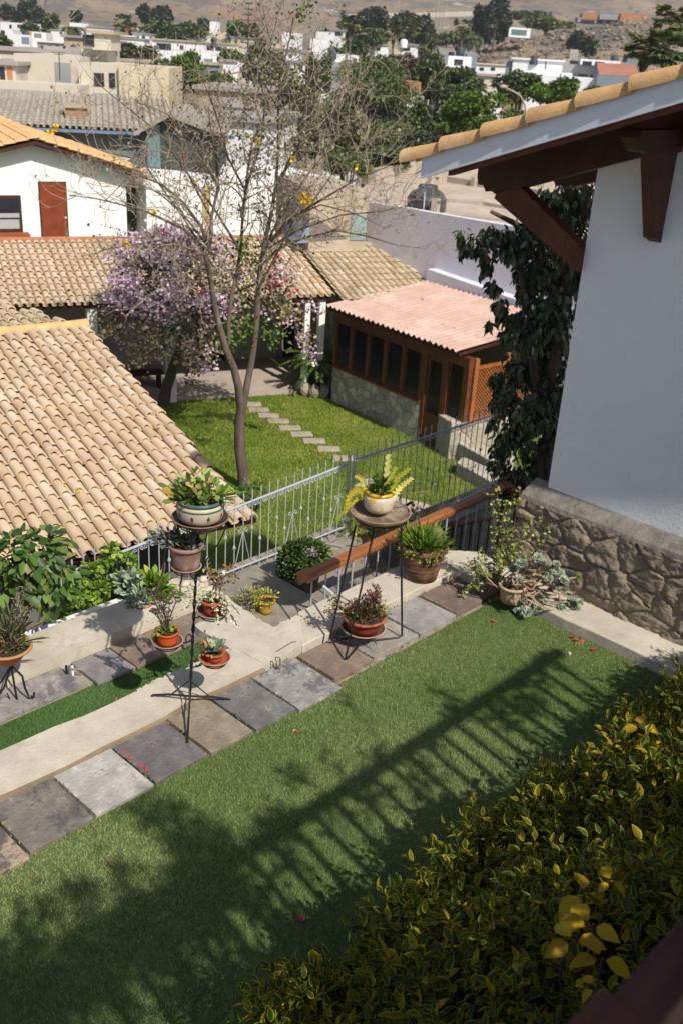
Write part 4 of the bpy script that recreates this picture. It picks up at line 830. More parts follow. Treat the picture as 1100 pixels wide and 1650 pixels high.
# ------------------------------------------------------------------ variegated hedge below the terrace
def variegated(name, pos, dirs, ln, parent, mt, wid=.225, nrm=None, droop=.12):
    n = len(pos); dirs = dirs / np.linalg.norm(dirs, axis=1, keepdims=True); a = nrm + rng.normal(0, .3, (n, 3)); side = np.cross(dirs, a); side /= np.linalg.norm(side, axis=1, keepdims=True) + 1e-9; nr = np.cross(side, dirs)
    st_ = np.array([0, .18, .42, .68, .86, 1.0]); wd = np.array([.05, .75, 1.0, .72, .36, 0]) * wid; lift = -droop * st_ ** 2
    V = []; E = []
    for j in range(6):
        for s_, e_ in ((-1, 1.), (-.62, 0.), (0, 0.), (.62, 0.), (1, 1.)):
            V.append(pos + ln[:, None] * (dirs * st_[j] + side * (s_ * wd[j]) + nr * (lift[j] + abs(s_) * wd[j] * .45)))
            E.append(np.full(n, 1.0 if j == 5 else (.8 if j == 0 else e_)) + rng.normal(0, .12, n))
    V = np.stack(V, 1).reshape(-1, 3); E = np.stack(E, 1).reshape(-1); base = np.arange(n) * 30; F = []
    for j in range(5):
        for k in range(4):
            F.append(np.stack([base + j * 5 + k, base + j * 5 + k + 1, base + j * 5 + 6 + k, base + j * 5 + 5 + k], 1))
    F = np.stack(F, 1).reshape(-1); nf = 20 * n
    me = bpy.data.meshes.new(name); me.vertices.add(len(V)); me.vertices.foreach_set('co', V.reshape(-1)); me.loops.add(4 * nf); me.loops.foreach_set('vertex_index', F.astype(np.int32)); me.polygons.add(nf)
    me.polygons.foreach_set('loop_start', np.arange(nf, dtype=np.int32) * 4); me.polygons.foreach_set('loop_total', np.full(nf, 4, np.int32)); me.polygons.foreach_set('use_smooth', np.ones(nf, bool))
    at = me.attributes.new('edge', 'FLOAT', 'POINT'); at.data.foreach_set('value', E.astype(np.float32)); at = me.attributes.new('rnd', 'FLOAT', 'FACE'); at.data.foreach_set('value', np.repeat(rng.random(n), 20).astype(np.float32)); me.update(calc_edges=True)
    return link_mesh(name, me, mt, parent)
def varmat():
    m = bpy.data.materials.new('variegated_leaf'); m.use_nodes = True; nt = m.node_tree; b = nt.nodes['Principled BSDF']; L = nt.links
    a = nt.nodes.new('ShaderNodeAttribute'); a.attribute_name = 'edge'; r_ = nt.nodes.new('ShaderNodeAttribute'); r_.attribute_name = 'rnd'
    g_ = ramp(nt, r_.outputs['Fac'], [(0, (.022, .055, .016)), (.55, (.04, .085, .018)), (.72, (.07, .11, .018)), (1, (.30, .24, .014))]); y_ = ramp(nt, r_.outputs['Fac'], [(0, (.30, .255, .012)), (.5, (.50, .40, .014)), (1, (.68, .50, .018))])
    e = ramp(nt, a.outputs['Fac'], [(.36, (0, 0, 0)), (.54, (1, 1, 1))]); mx = nt.nodes.new('ShaderNodeMix'); mx.data_type = 'RGBA'; L.new(e.outputs[0], mx.inputs[0]); L.new(g_.outputs[0], mx.inputs[6]); L.new(y_.outputs[0], mx.inputs[7])
    L.new(mx.outputs[2], b.inputs['Base Color']); b.inputs['Roughness'].default_value = .6; b.inputs['Specular IOR Level'].default_value = .2; t_ = nt.nodes.new('ShaderNodeBsdfTranslucent'); L.new(mx.outputs[2], t_.inputs[0]); ms = nt.nodes.new('ShaderNodeMixShader'); ms.inputs[0].default_value = .25; L.new(b.outputs[0], ms.inputs[1]); L.new(t_.outputs[0], ms.inputs[2]); L.new(ms.outputs[0], nt.nodes['Material Output'].inputs[0]); return m
VM = varmat()
hd = thing('hedge', 'dense hedge with green leaves edged in yellow in the shade of the terrace', 'hedge', (4.0, 1.2, 0))
def hz(x, y):
    e = 1.94 + .08 * np.sin(x * 2.3) + .08 * np.sin(x * 5.1 + 1)
    s = np.clip((e - y) / 1.75, 0, 1)
    return .52 + 1.42 * s ** .75 + .07 * np.sin(x * 4 + y * 3) + .05 * np.sin(x * 9 - y * 5)
npt = 5200; X_ = rng.uniform(1.35, 6.55, npt); Y_ = rng.uniform(.32, 2.12, npt); Z_ = hz(X_, Y_)
side = rng.random(npt) < .24; Y_[side] = 1.94 + .1 * np.sin(X_[side] * 2.3) + rng.normal(0, .05, side.sum()); Z_[side] = rng.uniform(.02, .7, side.sum())
end = rng.random(npt) < .10; X_[end] = 1.4 + rng.normal(0, .07, end.sum()); Z_[end] = rng.uniform(.05, 1, end.sum()) * hz(X_[end], Y_[end])
Pp = []; Dd = []; Ll = []; Nn = []; b = MB()
for i in range(npt):
    c = np.array([X_[i], Y_[i], Z_[i]]); ax = np.array([rnd.gauss(-.1, .35), .55 + rnd.gauss(0, .35), 1.0 if not side[i] else .45]); ax /= np.linalg.norm(ax); Ls = rnd.uniform(.08, .22); c = c - ax * .10 * rnd.random()
    if rnd.random() < .3: b.tube([c - ax * .2, c + ax * Ls * .9], [.004, .002], 4, cap=False)
    e1 = np.cross(ax, [.3, .2, 1]); e1 /= np.linalg.norm(e1); e2 = np.cross(ax, e1); k0 = rnd.random() * 6; nl = rnd.randint(6, 9)
    for k in range(nl):
        f = k / (nl - 1); a = k0 + (k // 2) * 1.57 + (k % 2) * 3.14 + rnd.gauss(0, .25); dr = (e1 * math.cos(a) + e2 * math.sin(a)) * (1.15 - .55 * f) + ax * (.25 + .7 * f); Pp.append(c + ax * Ls * f); Dd.append(dr); Ll.append(rnd.uniform(.050, .095) * (1.0 - .3 * f)); Nn.append(ax)
variegated('foliage', np.array(Pp), np.array(Dd), np.array(Ll), hd, VM, nrm=np.array(Nn)); b.build('stems', M['bark2'], hd)
b = MB(); b.prism([(1.6, .3), (6.5, .3), (6.5, 1.55), (1.6, 1.55)], .0, .55); 
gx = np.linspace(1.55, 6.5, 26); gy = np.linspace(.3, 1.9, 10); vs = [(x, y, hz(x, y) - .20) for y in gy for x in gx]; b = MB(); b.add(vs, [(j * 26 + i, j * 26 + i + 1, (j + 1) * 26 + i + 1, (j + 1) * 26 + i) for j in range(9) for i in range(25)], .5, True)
b.add([(x, 1.9, hz(x, 1.9) - .20) for x in gx] + [(x, 1.85, 0) for x in gx], [(i, 26 + i, 27 + i, i + 1) for i in range(25)]); b.build('inner_dark_sheet', mat('hedge_inside', (.012, .02, .008), .95, .5, 20, .8, 30), hd)  # near-black sheet closing the hedge below its leaves
# broad yellow leaves of another plant growing through the hedge
yl = thing('shrub', 'plant with broad plain ochre yellow leaves growing through the hedge', 'shrub', P(950, 1560, 1.2))
OC = mat('broad_yellow_leaf', (.5, .34, .03), .5, 0, stops=[(0, (.38, .24, .01)), (1, (.56, .38, .012))], trans=.25, bump=.4, bscale=60)
def broad(px, py, z, r_, n):
    c = P(px, py, z); ds = []; 
    for k in range(n):
        a = k * 2.4 + .6; a += rnd.uniform(-.5, .5); ds.append([math.cos(a) - .25, math.sin(a) + .25, rnd.uniform(-.45, .1)])
    ps = c + np.array(ds) * r_ * .2; pm = OC; variegated('leaf', ps, np.array(ds), np.full(n, r_) * rng.uniform(.8, 1.15, n), yl, pm, wid=.33, nrm=np.tile([-.3, .3, 1.], (n, 1)), droop=.2)
    b = MB(); b.tube(curve(c - [0, 0, .5], c, 5, .02), .005, 5); b.build('stem', M['bark2'], yl)
for (x_, y_, z_, r_, n_) in ((955, 1490, 1.8, .095, 4), (925, 1515, 1.8, .085, 3), (940, 1440, 1.75, .09, 3), (970, 1545, 1.75, .085, 3), (1035, 1170, 1.1, .10, 3), (1050, 1205, 1.1, .10, 3), (985, 1420, 1.7, .06, 3), (960, 1590, 1.8, .06, 3), (1010, 1195, 1.05, .07, 2)): broad(x_, y_, z_, r_, n_)

# foliage climbing over the terrace rail out of the picture, whose shade falls on the turf
def shade_src(px, py, z):
    g_ = P(px, py, 0); k = z / math.tan(SUN_EL); return np.array([g_[0] + math.cos(SUN_AZ) * k, g_[1] + math.sin(SUN_AZ) * k, z])
cl = []
for (px, py, r_) in ((250, 1310, .19), (310, 1340, .22), (370, 1380, .2), (440, 1330, .16), (480, 1250, .09), (200, 1420, .13), (130, 1440, .16), (60, 1480, .14), (30, 1530, .16), (130, 1560, .2), (60, 1620, .2), (200, 1600, .18), (330, 1460, .2), (280, 1520, .18), (400, 1450, .16), (300, 1600, .15), (380, 1560, .2), (450, 1600, .22), (520, 1560, .2), (470, 1480, .1), (15, 1600, .15), (230, 1530, .12), (560, 1490, .13), (650, 1370, .08), (700, 1290, .07), (540, 1230, .06), (720, 1120, .06), (560, 1130, .05), (800, 1130, .05)):
    g_ = P(px, py, 0); yy = .15 - .25 * rnd.random(); k = (yy - g_[1]) / math.sin(SUN_AZ); z = k * math.tan(SUN_EL)
    c = np.array([g_[0] + math.cos(SUN_AZ) * k, yy, z]); q_ = proj(c); vis = (c - CO) @ cf > .15 and -60 < q_[0] < 1200 and -60 < q_[1] < 1720
    if vis: continue
    cl.append((c, (r_ * .72, .1, r_ * .6)))
for k_ in range(9): cl.append((np.array([.35 + .2 * k_, -.5 - .1 * (k_ % 2), 3.95 + .1 * (k_ % 3)]), (.2, .12, .22)))  # unseen clumps added to keep sun off the rail and post
for k_ in range(16): cl.append((np.array([1.75 + .25 * k_ + rnd.uniform(-.1, .1), .20, TZ + rnd.uniform(.45, .85)]), (.12, .06, .07)))  # small clumps added along the rail to soften its shadow
if cl:
    t = thing('climbing_plant', 'leafy climber growing over the terrace rail just outside the picture, with extra clumps added for shade', 'climbing plant', (1.8, .1, TZ)); q, d = clumps(cl, 8000, .2); q += rng.normal(0, .045, q.shape)
    foliage(t, 'foliage', q, d, rng.uniform(.03, .065, 8000), 'green')
    for c, r_ in cl: b = MB(); b.tube(curve([c[0] + rnd.uniform(-.3, .3), .1, TZ], c, 5, .04), .006, 5); b.build('stem', M['bark2'], t)
print('climber clumps', len(cl))

# things lying on the turf
def flower(px, py, m, label, r_=.018, n=7, z=.012):
    c = P(px, py, z); a = np.arange(n) * 6.283 / n; d = np.stack([np.cos(a), np.sin(a), np.full(n, .5)], 1); tag(leaves('fallen_flower', np.repeat(c[None], n, 0), d, r_, m, None, 'fat', wid=1.5), label, 'fallen flower')
pinkm = mat('pink_petal', (.75, .10, .22), .5, .2, 30, trans=.3); redm = mat('red_petal', (.6, .03, .07), .5, .2, 30, trans=.3)
flower(486, 1482, pinkm, 'pink blossom lying alone on the shaded artificial grass', .022, 12)
flower(795, 1002, pinkm, 'small crimson blossom on the grass below the succulents', .022, 8)
flower(922, 1028, redm, 'dark red petals beside the brown leaf near the wall kerb', .024, 8); flower(955, 1048, redm, 'red and white petals nearest the stone wall kerb', .022, 8)
q = np.array([P(934, 1033, .02)] * 5); tag(leaves('dead_leaf', q, rdir(5, 0), .05, mat('dead_leaf_m', (.28, .09, .05), .7, .3, 20), None, 'oval'), 'curled red brown dead leaf near the wall kerb', 'dead leaf')
for (px, py, lb) in ((170, 1387, 'brown dead leaf on the lower left artificial grass'), (477, 1175, 'brown leaf scrap below the jutting slab'), (920, 1052, 'pale yellow leaf bit on the grass near the kerb'), (185, 1128, 'yellow brown leaf lying on the broad kerb')):
    q = np.array([P(px, py, .10 if py == 1128 else .02)] * 2); tag(leaves('dead_leaf', q, rdir(2, 0) * [1, 1, .3], .035, LM['brown'] if py != 1052 else LM['cream'], None, 'thin', wid=1.6), lb, 'dead leaf')

# ================================================================== lower garden
LG_ = mat('lawn_soil', (.09, .15, .02), .95, .4, 1.2, .5, 60, spots=[((.17, .19, .04), 1.0, .5, .7)])
b = MB(); b.prism([(2, 6.7), (30, 6.7), (30, 30), (2, 30)], G - .5, G); tag(b.build('lawn', LG_), kind='structure')
LB = mat('lawn_blade', (.1, .2, .03), .6, 0, stops=[(0, (.11, .175, .018)), (.4, (.20, .28, .03)), (.75, (.33, .37, .06)), (1, (.50, .44, .15))], trans=.25)
def inlawn(x, y):
    return (y - (18.85 - .424 * (x - 15.04))) < 0
blades('lawn_grass', 230000, (8.5, 17.4), (7.5, 20.5), G, .055, .008, LB, 'bright green real lawn of the lower garden', mask=inlawn)
PV = mat('patio_concrete', (.40, .34, .29), .9, .15, 3, .4, 30)
ea = np.array([11.56, 19.96, -1.3]); eb = np.array([17.88, 17.29, -1.3]); EAZ = -23.0
ev = np.array([math.cos(R(67)), math.sin(R(67)), 0]); eu = np.array([math.cos(R(EAZ)), math.sin(R(EAZ)), 0])
def EV(u, v, z): p = eb + eu * u + ev * v; return np.array([p[0], p[1], z])   # veranda frame: u to the right from its right eave corner, v inwards
b = MB(); b.prism([EV(-9, .35, 0), EV(-.4, .12, 0), EV(.3, .2, 0), EV(2.6, 3.5, 0), EV(-16, 5, 0), EV(-16, .4, 0)], G - .1, G + .06); tag(b.build('patio', PV), kind='structure')
steps_ = [(410, 652, 20, 'half hidden'), (425, 662, 30, 'long'), (445, 672, 30, ''), (462, 681, 30, ''), (480, 690, 30, ''), (500, 700, 32, ''), (520, 717, 36, ''), (540, 729, 38, ''), (560, 741, 40, '')]
nm_ = ['topmost stepping stone nearest the shaded patio', 'second stepping stone from the patio', 'third stepping stone from the patio', 'fourth stepping stone from the patio', 'middle stepping stone of the lawn path', 'stepping stone just below the middle of the lawn path', 'third stepping stone from the fence', 'second stepping stone from the fence', 'stepping stone of the lawn path nearest the fence']
for (px, py, w_, _), lb in zip([(405, 651, 0, 0), (417, 660, 0, 0), (433, 669, 0, 0), (449, 678, 0, 0), (467, 689, 0, 0), (486, 699, 0, 0), (506, 710, 0, 0), (530, 723, 0, 0), (556, 738, 0, 0)], nm_):
    c = P(px, py, G + .02); b = MB(); b.box((c[0], c[1], G - .005), (.50, .30, .07), -38 + rnd.uniform(-4, 4)); tag(b.build('stepping_stone', PV, bevel=.01), lb, 'stepping stone', 'stepping stones across the lawn')
for (px, py, sx, sy, lb) in ((625, 815, .9, .7, 'large grey slab on the lawn seen through the fence behind the table stand'), (668, 828, 1.0, .7, 'large grey slab on the lawn right of the table stand'), (600, 785, .6, .6, 'square grey slab on the lawn behind the yellow cactus')):
    c = P(px, py, G + .02); b = MB(); b.box((c[0], c[1], G + .02), (sx, sy, .07), 10); tag(b.build('stepping_stone', PV, bevel=.01), lb, 'stepping stone', 'stepping stones across the lawn')

# --- big clay roof at left
h2 = thing('house', 'low garden house under the big clay tiled roof at left', 'house', (7, 11, G))
o1 = P(417, 839, -.65); PI1 = 10.6
rf, u1, v1, n1 = tiled_roof('roof_tiles', o1, 78, PI1, 6.5, 5.36, M['tile'], h2, tw=.160, tl=.275)
def R1(a, s, n=0): return o1 + u1 * a + v1 * s + n1 * n
b = MB(); b.hexa([R1(0, 0.05, -.06), R1(6.5, .05, -.06), R1(6.5, 5.35, -.06), R1(0, 5.35, -.06), R1(0, .05, -.01), R1(6.5, .05, -.01), R1(6.5, 5.35, -.01), R1(0, 5.35, -.01)]); b.build('roof_deck', M['darkwood'], h2)
b = MB()
for k in range(16):
    a0 = k * .4; vs = []
    for (a, r_) in ((a0 - .03, .095), (a0 + .4, .08)):
        for q in range(9):
            an = math.pi * q / 8; c0 = R1(a, 5.40, 0); vs.append(c0 + v1 * (-math.cos(an) * r_) + n1 * (math.sin(an) * r_ * .9))
    b.add(vs, [(q, q + 1, 10 + q, 9 + q) for q in range(8)], rnd.random(), True)
b.build('ridge_tiles', M['ridge'], h2)
o1b = R1(0.1, 5.43, -.02); tiled_roof('roof_tiles', o1b, 78, 3.0, 6.3, 2.1, M['tile2'], h2, tw=.160, tl=.275, edge=lambda u, s: u > .1 + s * .55)
b = MB(); wl = [R1(.35, .9), R1(6.4, .9), R1(6.4, 5.2), R1(.35, 5.2)]; b.prism([(p[0], p[1]) for p in wl], G, [p[2] - .08 for p in wl]); b.build('wall', mat('shaded_wall', (.16, .15, .14), .9, .2, 3), h2)  # dark colour stands in for the shaded void below the eave
for (x, y) in ((105, 805), (128, 808), (195, 835), (335, 880 - 180)):
    pass

BLB = ['yellow blossom on the clay roof, left one of the pair near the leafy shrub', 'yellow blossom on the clay roof, right one of the pair near the leafy shrub', 'single yellow blossom near the lower eave of the clay roof', 'yellow blossom on the right side of the clay roof, upper one of two', 'single yellow blossom high at the left photo edge on the clay roof', 'yellow blossom on the right side of the clay roof, lower one of two']
for k_, (px, py) in enumerate(((105, 797), (127, 803), (195, 833), (255, 700), (38, 700), (272, 708))):
    c = Q(px, py, o1, 78)
    d_ = ray(px, py); t__ = ((o1 - CO) @ n1) / (d_ @ n1); c = CO + d_ * t__ + n1 * .09; tag(leaves('fallen_flower', np.repeat(c[None], 5, 0), rdir(5, .5), .035, LM['yellow'], None, 'oval', wid=1.4), BLB[k_], 'fallen flower', 'yellow blossoms fallen on the big clay roof')

# --- long veranda roof
h3 = thing('house', 'white house wing with a long clay roofed veranda behind the lawn', 'house', EV(-6, 2, G))
rf, u3, v3, n3 = tiled_roof('roof_tiles', eb, 67, 12.6, 15.5, 3.6, M['tile'], h3, tw=.18, tl=.34)
def R3(a, s, n=0): return eb + u3 * a + v3 * s + n3 * n
b = MB(); b.hexa([R3(0.02, .05, -.08), R3(15.5, .05, -.08), R3(15.5, 3.6, -.08), R3(0.02, 3.6, -.08), R3(0.02, .05, -.012), R3(15.5, .05, -.012), R3(15.5, 3.6, -.012), R3(0.02, 3.6, -.012)]); b.build('roof_deck', M['darkwood'], h3)
b = MB(); b.hexa([R3(0, 3.58, -.05), R3(15.5, 3.58, -.05), R3(15.5, 3.75, -.05), R3(0, 3.75, -.05), R3(0, 3.58, .11), R3(15.5, 3.58, .11), R3(15.5, 3.75, .11), R3(0, 3.75, .11)]); b.build('ridge_cap', mat('orange_cement', (.42, .19, .10), .85, .2, 4), h3)
b = MB(); b.prism([EV(.35, 3.3, 0), EV(-15.5, 3.3, 0), EV(-15.5, 3.5, 0), EV(.35, 3.5, 0)], G, -.75); b.build('wall', mat('shade_greyed_veranda_wall', (.30, .29, .28), .9, .1, 1), h3)  # white wall coloured grey to deepen the veranda shade
b = MB(); b.prism([EV(.1, .25, 0), EV(.35, .25, 0), EV(.35, 3.0, 0), EV(.1, 3.0, 0)], G, -1.2); b.build('side_wall', M['stone'], h3)
for (px, w_) in ((275, .22), (515, .16), (492, .14), (150, .22)):
    c = Q(px, 560, EV(0, .22, 0), EAZ); b = MB(); b.box((c[0], c[1], (G - 1.32) / 2), (w_, w_, -1.34 - G), EAZ); b.build('column', M['white'], h3)
c = Q(430, 560, EV(0, 3.27, 0), EAZ)
for (px, w_, z0, z1) in ((345, 1.0, G + .06, -1.75), (480, .9, G + .06, -1.75)):
    c = Q(px, 560, EV(0, 3.27, 0), EAZ); b = MB(); b.box((c[0], c[1], (z0 + z1) / 2), (w_, .08, z1 - z0), EAZ); b.build('door', glass_mat('dark_glass', (.02, .02, .02)), h3)
# right-hand piece of the same roof, set slightly higher, with its dark valley
h4 = thing('house', 'clay tiled roof block right of the dark valley beside the lavender tinted wall', 'house', EV(1.5, 3, G))
o4 = EV(2.75, -.55, -1.3 - .55 * math.tan(R(12.6)) + .10); rf, u4, v4, n4 = tiled_roof('roof_tiles', o4, 67, 12.6, 2.68, 4.4, M['tile2'], h4, tw=.19, tl=.36)
b = MB(); b.hexa([o4 + u4 * a + v4 * s + n4 * n for (a, s, n) in ((0, .05, -.09), (2.6, .05, -.09), (2.6, 4.3, -.09), (0, 4.3, -.09), (0, .05, -.01), (2.6, .05, -.01), (2.6, 4.3, -.01), (0, 4.3, -.01))]); b.build('roof_deck', M['darkwood'], h4)
b = MB(); b.prism([EV(.40, .3, 0), EV(2.4, .3, 0), EV(2.4, 3.2, 0), EV(.40, 3.2, 0)], G, -1.5); b.build('wall', M['white'], h4)
# garden seat in the veranda shade
t = thing('bench', 'dark bench standing in the veranda shade behind the bougainvillea', 'bench', P(230, 625, G)); c = P(228, 628, G)
b = MB(); b.box((c[0], c[1], G + .45), (1.1, .4, .05), EAZ); b.build('seat', M['darkwood'], t)
for s in (-1, 1): b = MB(); b.box((c[0] + eu[0] * .45 * s, c[1] + eu[1] * .45 * s, G + .22), (.06, .36, .44), EAZ); b.build('leg', M['darkwood'], t)

# --- pavilion
PA = P(533, 645, G); PC = P(670, 708, G); pv = (PA - PC) / np.linalg.norm(PA - PC); pn = np.array([pv[1], -pv[0], 0]); PAZ = math.degrees(math.atan2(pv[1], pv[0]))
def PP(a, d, z): p = PC + pv * a + pn * d; return np.array([p[0], p[1], z])   # a along the front, d inwards
pvn = thing('garden_pavilion', 'wooden garden room with rubble base and pink corrugated roof', 'pavilion', PP(1.2, 1.5, G))
LW = float(np.linalg.norm(PA - PC)); SZ = G + .90; HZ = -1.72
def pbox(b, a0, a1, d0, d1, z0, z1): b.prism([PP(a0, d0, 0)[:2], PP(a1, d0, 0)[:2], PP(a1, d1, 0)[:2], PP(a0, d1, 0)[:2]], z0, z1)
WD = mat('pavilion_wood', (.13, .042, .018), .45, .35, 5, .2, 20, spec=.4); WO = mat('orange_wood', (.30, .10, .03), .5, .3, 6, .2, 20)
b = MB(); pbox(b, 0, LW, 0, .3, G, SZ); b.build('stone_base', stone_mat('pale_rubble', (.42, .40, .34), (.80, .74, .62), (.36, .34, .30), 4.2, .9, .07), pvn)
b = MB(); pbox(b, -.02, LW + .02, -.04, .34, SZ, SZ + .05); b.build('sill', WD, pvn)
b = MB(); pbox(b, -1.42, LW + .05, -.02, .14, HZ, HZ + .22); b.build('lintel', WD, pvn)
for a in np.linspace(.03, LW - .03, 6):
    b = MB(); pbox(b, a - .045, a + .045, .0, .1, SZ + .05, HZ); b.build('post', WD, pvn)
for k, a in enumerate(np.linspace(.03, LW - .03, 6)[:-1]):
    a1 = a + (LW - .06) / 5; fr = MB()
    for (x0, x1, z0, z1) in ((a + .047, a + .087, SZ + .052, HZ - .002), (a1 - .087, a1 - .047, SZ + .052, HZ - .002), (a + .089, a1 - .089, SZ + .052, SZ + .10), (a + .089, a1 - .089, HZ - .05, HZ - .002)): pbox(fr, x0, x1, .02, .07, z0, z1)
    w_ = fr.build('window', WD, pvn); b = MB(); pbox(b, a + .088, a1 - .088, .04, .05, SZ + .101, HZ - .051); b.build('pane', glass_mat('pane_glass'), w_)
for a in (-.06, -.74, -1.36): b = MB(); pbox(b, a - .06, a + .055, 0, .12, G, HZ); b.build('post', WD, pvn)
dr = MB(); pbox(dr, -.66, -.13, .03, .08, G + .02, G + .75); pbox(dr, -.66, -.58, .03, .08, G + .75, HZ - .02); pbox(dr, -.21, -.13, .03, .08, G + .75, HZ - .02); pbox(dr, -.58, -.21, .03, .08, HZ - .12, HZ - .02); dr = dr.build('door', WD, pvn)
b = MB(); pbox(b, -.578, -.212, .045, .055, G + .752, HZ - .122); b.build('pane', glass_mat('door_glass'), dr)
w_ = MB(); pbox(w_, -1.28, -.81, .03, .08, G + .02, G + .75); pbox(w_, -1.28, -1.22, .03, .08, G + .75, HZ - .02); pbox(w_, -.87, -.81, .03, .08, G + .75, HZ - .02); w_ = w_.build('window', WD, pvn); b = MB(); pbox(b, -1.22, -.87, .045, .055, G + .752, HZ - .03); b.build('pane', glass_mat('side_glass'), w_)
# lattice side
b = MB(); pbox(b, -1.47, -1.38, .13, .25, G, HZ + .2); b.build('post', WO, pvn)
b = MB(); pbox(b, -1.45, -1.39, 1.15, 1.24, G, HZ + .2); pbox(b, -1.45, -1.39, 2.2, 2.3, G, HZ + .2); b.build('post', WO, pvn)
LT = MB()
for s in (-1, 1):
    for k in range(-16, 32):
        d0 = .26 + k * .085; pts = []
        z0 = SZ; z1 = HZ - .05; ta = d0; tb_ = d0 + s * (z1 - z0)
        lo, hi = .26, 2.2
        # clip
        def cl_(d, z, d2, z2):
            f0, f1 = 0, 1; dd = d2 - d
            for (lim, sg) in ((lo, 1), (hi, -1)):
                if dd == 0: continue
                f = (lim - d) / dd
                if sg * dd > 0: f0 = max(f0, f)
                else: f1 = min(f1, f)
            return f0, f1
        f0, f1 = cl_(ta, z0, tb_, z1)
        if f1 - f0 < .03: continue
        p_ = PP(-1.42 + .008 * s, ta + (tb_ - ta) * f0, z0 + (z1 - z0) * f0); q_ = PP(-1.42 + .008 * s, ta + (tb_ - ta) * f1, z0 + (z1 - z0) * f1); dd = (q_ - p_) / np.linalg.norm(q_ - p_); w2 = np.cross(dd, pv) * .011
        LT.add([p_ - w2 - pv * .004, q_ - w2 - pv * .004, q_ + w2 - pv * .004, p_ + w2 - pv * .004, p_ - w2 + pv * .004, q_ - w2 + pv * .004, q_ + w2 + pv * .004, p_ + w2 + pv * .004], [(3, 2, 1, 0), (4, 5, 6, 7), (0, 1, 5, 4), (1, 2, 6, 5), (2, 3, 7, 6), (3, 0, 4, 7)])
LT.build('lattice', WO, pvn)
b = MB(); pbox(b, -1.45, -1.39, .26, 1.145, SZ - .08, SZ); b.build('lattice_rail', WO, pvn); b = MB(); pbox(b, -1.45, -1.39, .26, 1.145, HZ - .05, HZ + .02); b.build('lattice_rail', WO, pvn)
b = MB(); pbox(b, -1.4, LW, 2.7, 2.8, G, HZ); b.build('back_wall', mat('back_wall', (.3, .28, .25), .9), pvn)
# corrugated roof
CR = mat('pink_fibre_cement', (.47, .32, .265), .85, .12, 2.0, .3, 40, spots=[((.58, .44, .38), 1.1, .48, .7), ((.33, .22, .18), 4, .58, .75)])
EZL = -1.34; RISE = .32; RD = 3.0; b = MB(); NA = 26 * 8; rows = [(-.32, 1.10, .02), (.72, 2.15, .012), (1.8, RD, 0.0)]
for (d0, d1, li) in rows:
    vs = []
    for d in (d0, d1):
        for k in range(NA + 1):
            a = -1.36 + (LW + 1.36 - .02) * k / NA; zz = EZL + RISE * (d + .32) / (RD + .32) + .028 * math.cos(2 * math.pi * k / 8) + (li if d == d0 else 0); zz += .006 * math.sin(k * .37 + d0 * 7); vs.append(PP(a, d, zz))
    vs += [v_ - np.array([0, 0, .012]) for v_ in vs[:NA + 1]]
    b.add(vs, [(k, NA + 1 + k, NA + 2 + k, k + 1) for k in range(NA)], .5, True); b.add([vs[k] for k in range(NA + 1)] + vs[2 * NA + 2:], [(k, k + 1, NA + 2 + k, NA + 1 + k) for k in range(NA)], .5)
b.build('roof_sheets', CR, pvn)
b = MB(); b.hexa([PP(-1.32, -.25, EZL - .10), PP(LW - .08, -.25, EZL - .10), PP(LW - .08, RD - .05, EZL + RISE - .12), PP(-1.32, RD - .05, EZL + RISE - .12), PP(-1.32, -.25, EZL - .035), PP(LW - .08, -.25, EZL - .035), PP(LW - .08, RD - .05, EZL + RISE - .05), PP(-1.32, RD - .05, EZL + RISE - .05)]); b.build('roof_frame', M['darkwood'], pvn)
# cream stone planters right of it
CS = stone_mat('cream_stone', (.45, .40, .31), (.62, .56, .45), (.42, .38, .31), 2.4, .6, .05)
b = MB(); zt = G + .86; b.prism([P(706, 667, zt), P(727, 681, zt), P(830, 690, zt), P(825, 672, zt)], G, zt); tag(b.build('garden_wall', CS, bevel=.02), 'cream stone garden wall beside the pavilion door', 'garden wall')
b = MB(); zt = G + .42; b.prism([P(736, 712, zt), P(742, 703, zt), P(830, 735, zt), P(825, 762, zt)], G, zt); tag(b.build('planter_wall', CS, bevel=.02), 'low cream stone planter wall in front of the lattice', 'planter')
b = MB(); zt = G + .3; b.prism([P(735, 745, zt), P(745, 735, zt), P(900, 800, zt), P(890, 830, zt)], G, zt); tag(b.build('planter_wall', CS, bevel=.02), 'low stone border lying under the dark hanging tree', 'planter')
# stone planter with cycad
b = MB(); c = P(510, 632, G); 
for k in range(10):
    a = k * .628; b.blob((c[0] + math.cos(a) * .42, c[1] + math.sin(a) * .42, G + .14), (.17, .17, .2), .5, 8, 6, .1)
tag(b.build('stone_planter', M['stone']), 'ring of rough stones around the cycad at the patio corner', 'planter')
t = thing('cycad', 'small green cycad palm with arching fronds beside the pavilion', 'palm', c); hub = c + [0, 0, .75]
b = MB(); b.tube([c, hub], [.1, .08], 8); b.build('trunk', M['bark2'], t)
def frond(b_pos, b_dir, hub, d, L, droop, ll, n=26):
    p = np.array(hub, float); d = np.array(d, float); d /= np.linalg.norm(d)
    for i in range(n):
        d = d + np.array([0, 0, -droop / n]); d /= np.linalg.norm(d); p = p + d * L / n; s = np.cross(d, [0, 0, 1]); s /= np.linalg.norm(s) + 1e-9
        for sg in (-1, 1): b_pos.append(p.copy()); b_dir.append(s * sg + d * .55 + [0, 0, -.15])
    return p
q = []; d = []
for k in range(26):
    a = k * 2.4; frond(q, d, hub, [math.cos(a), math.sin(a), rnd.uniform(.3, 1.6)], rnd.uniform(.7, 1.05), 1.3, .1)
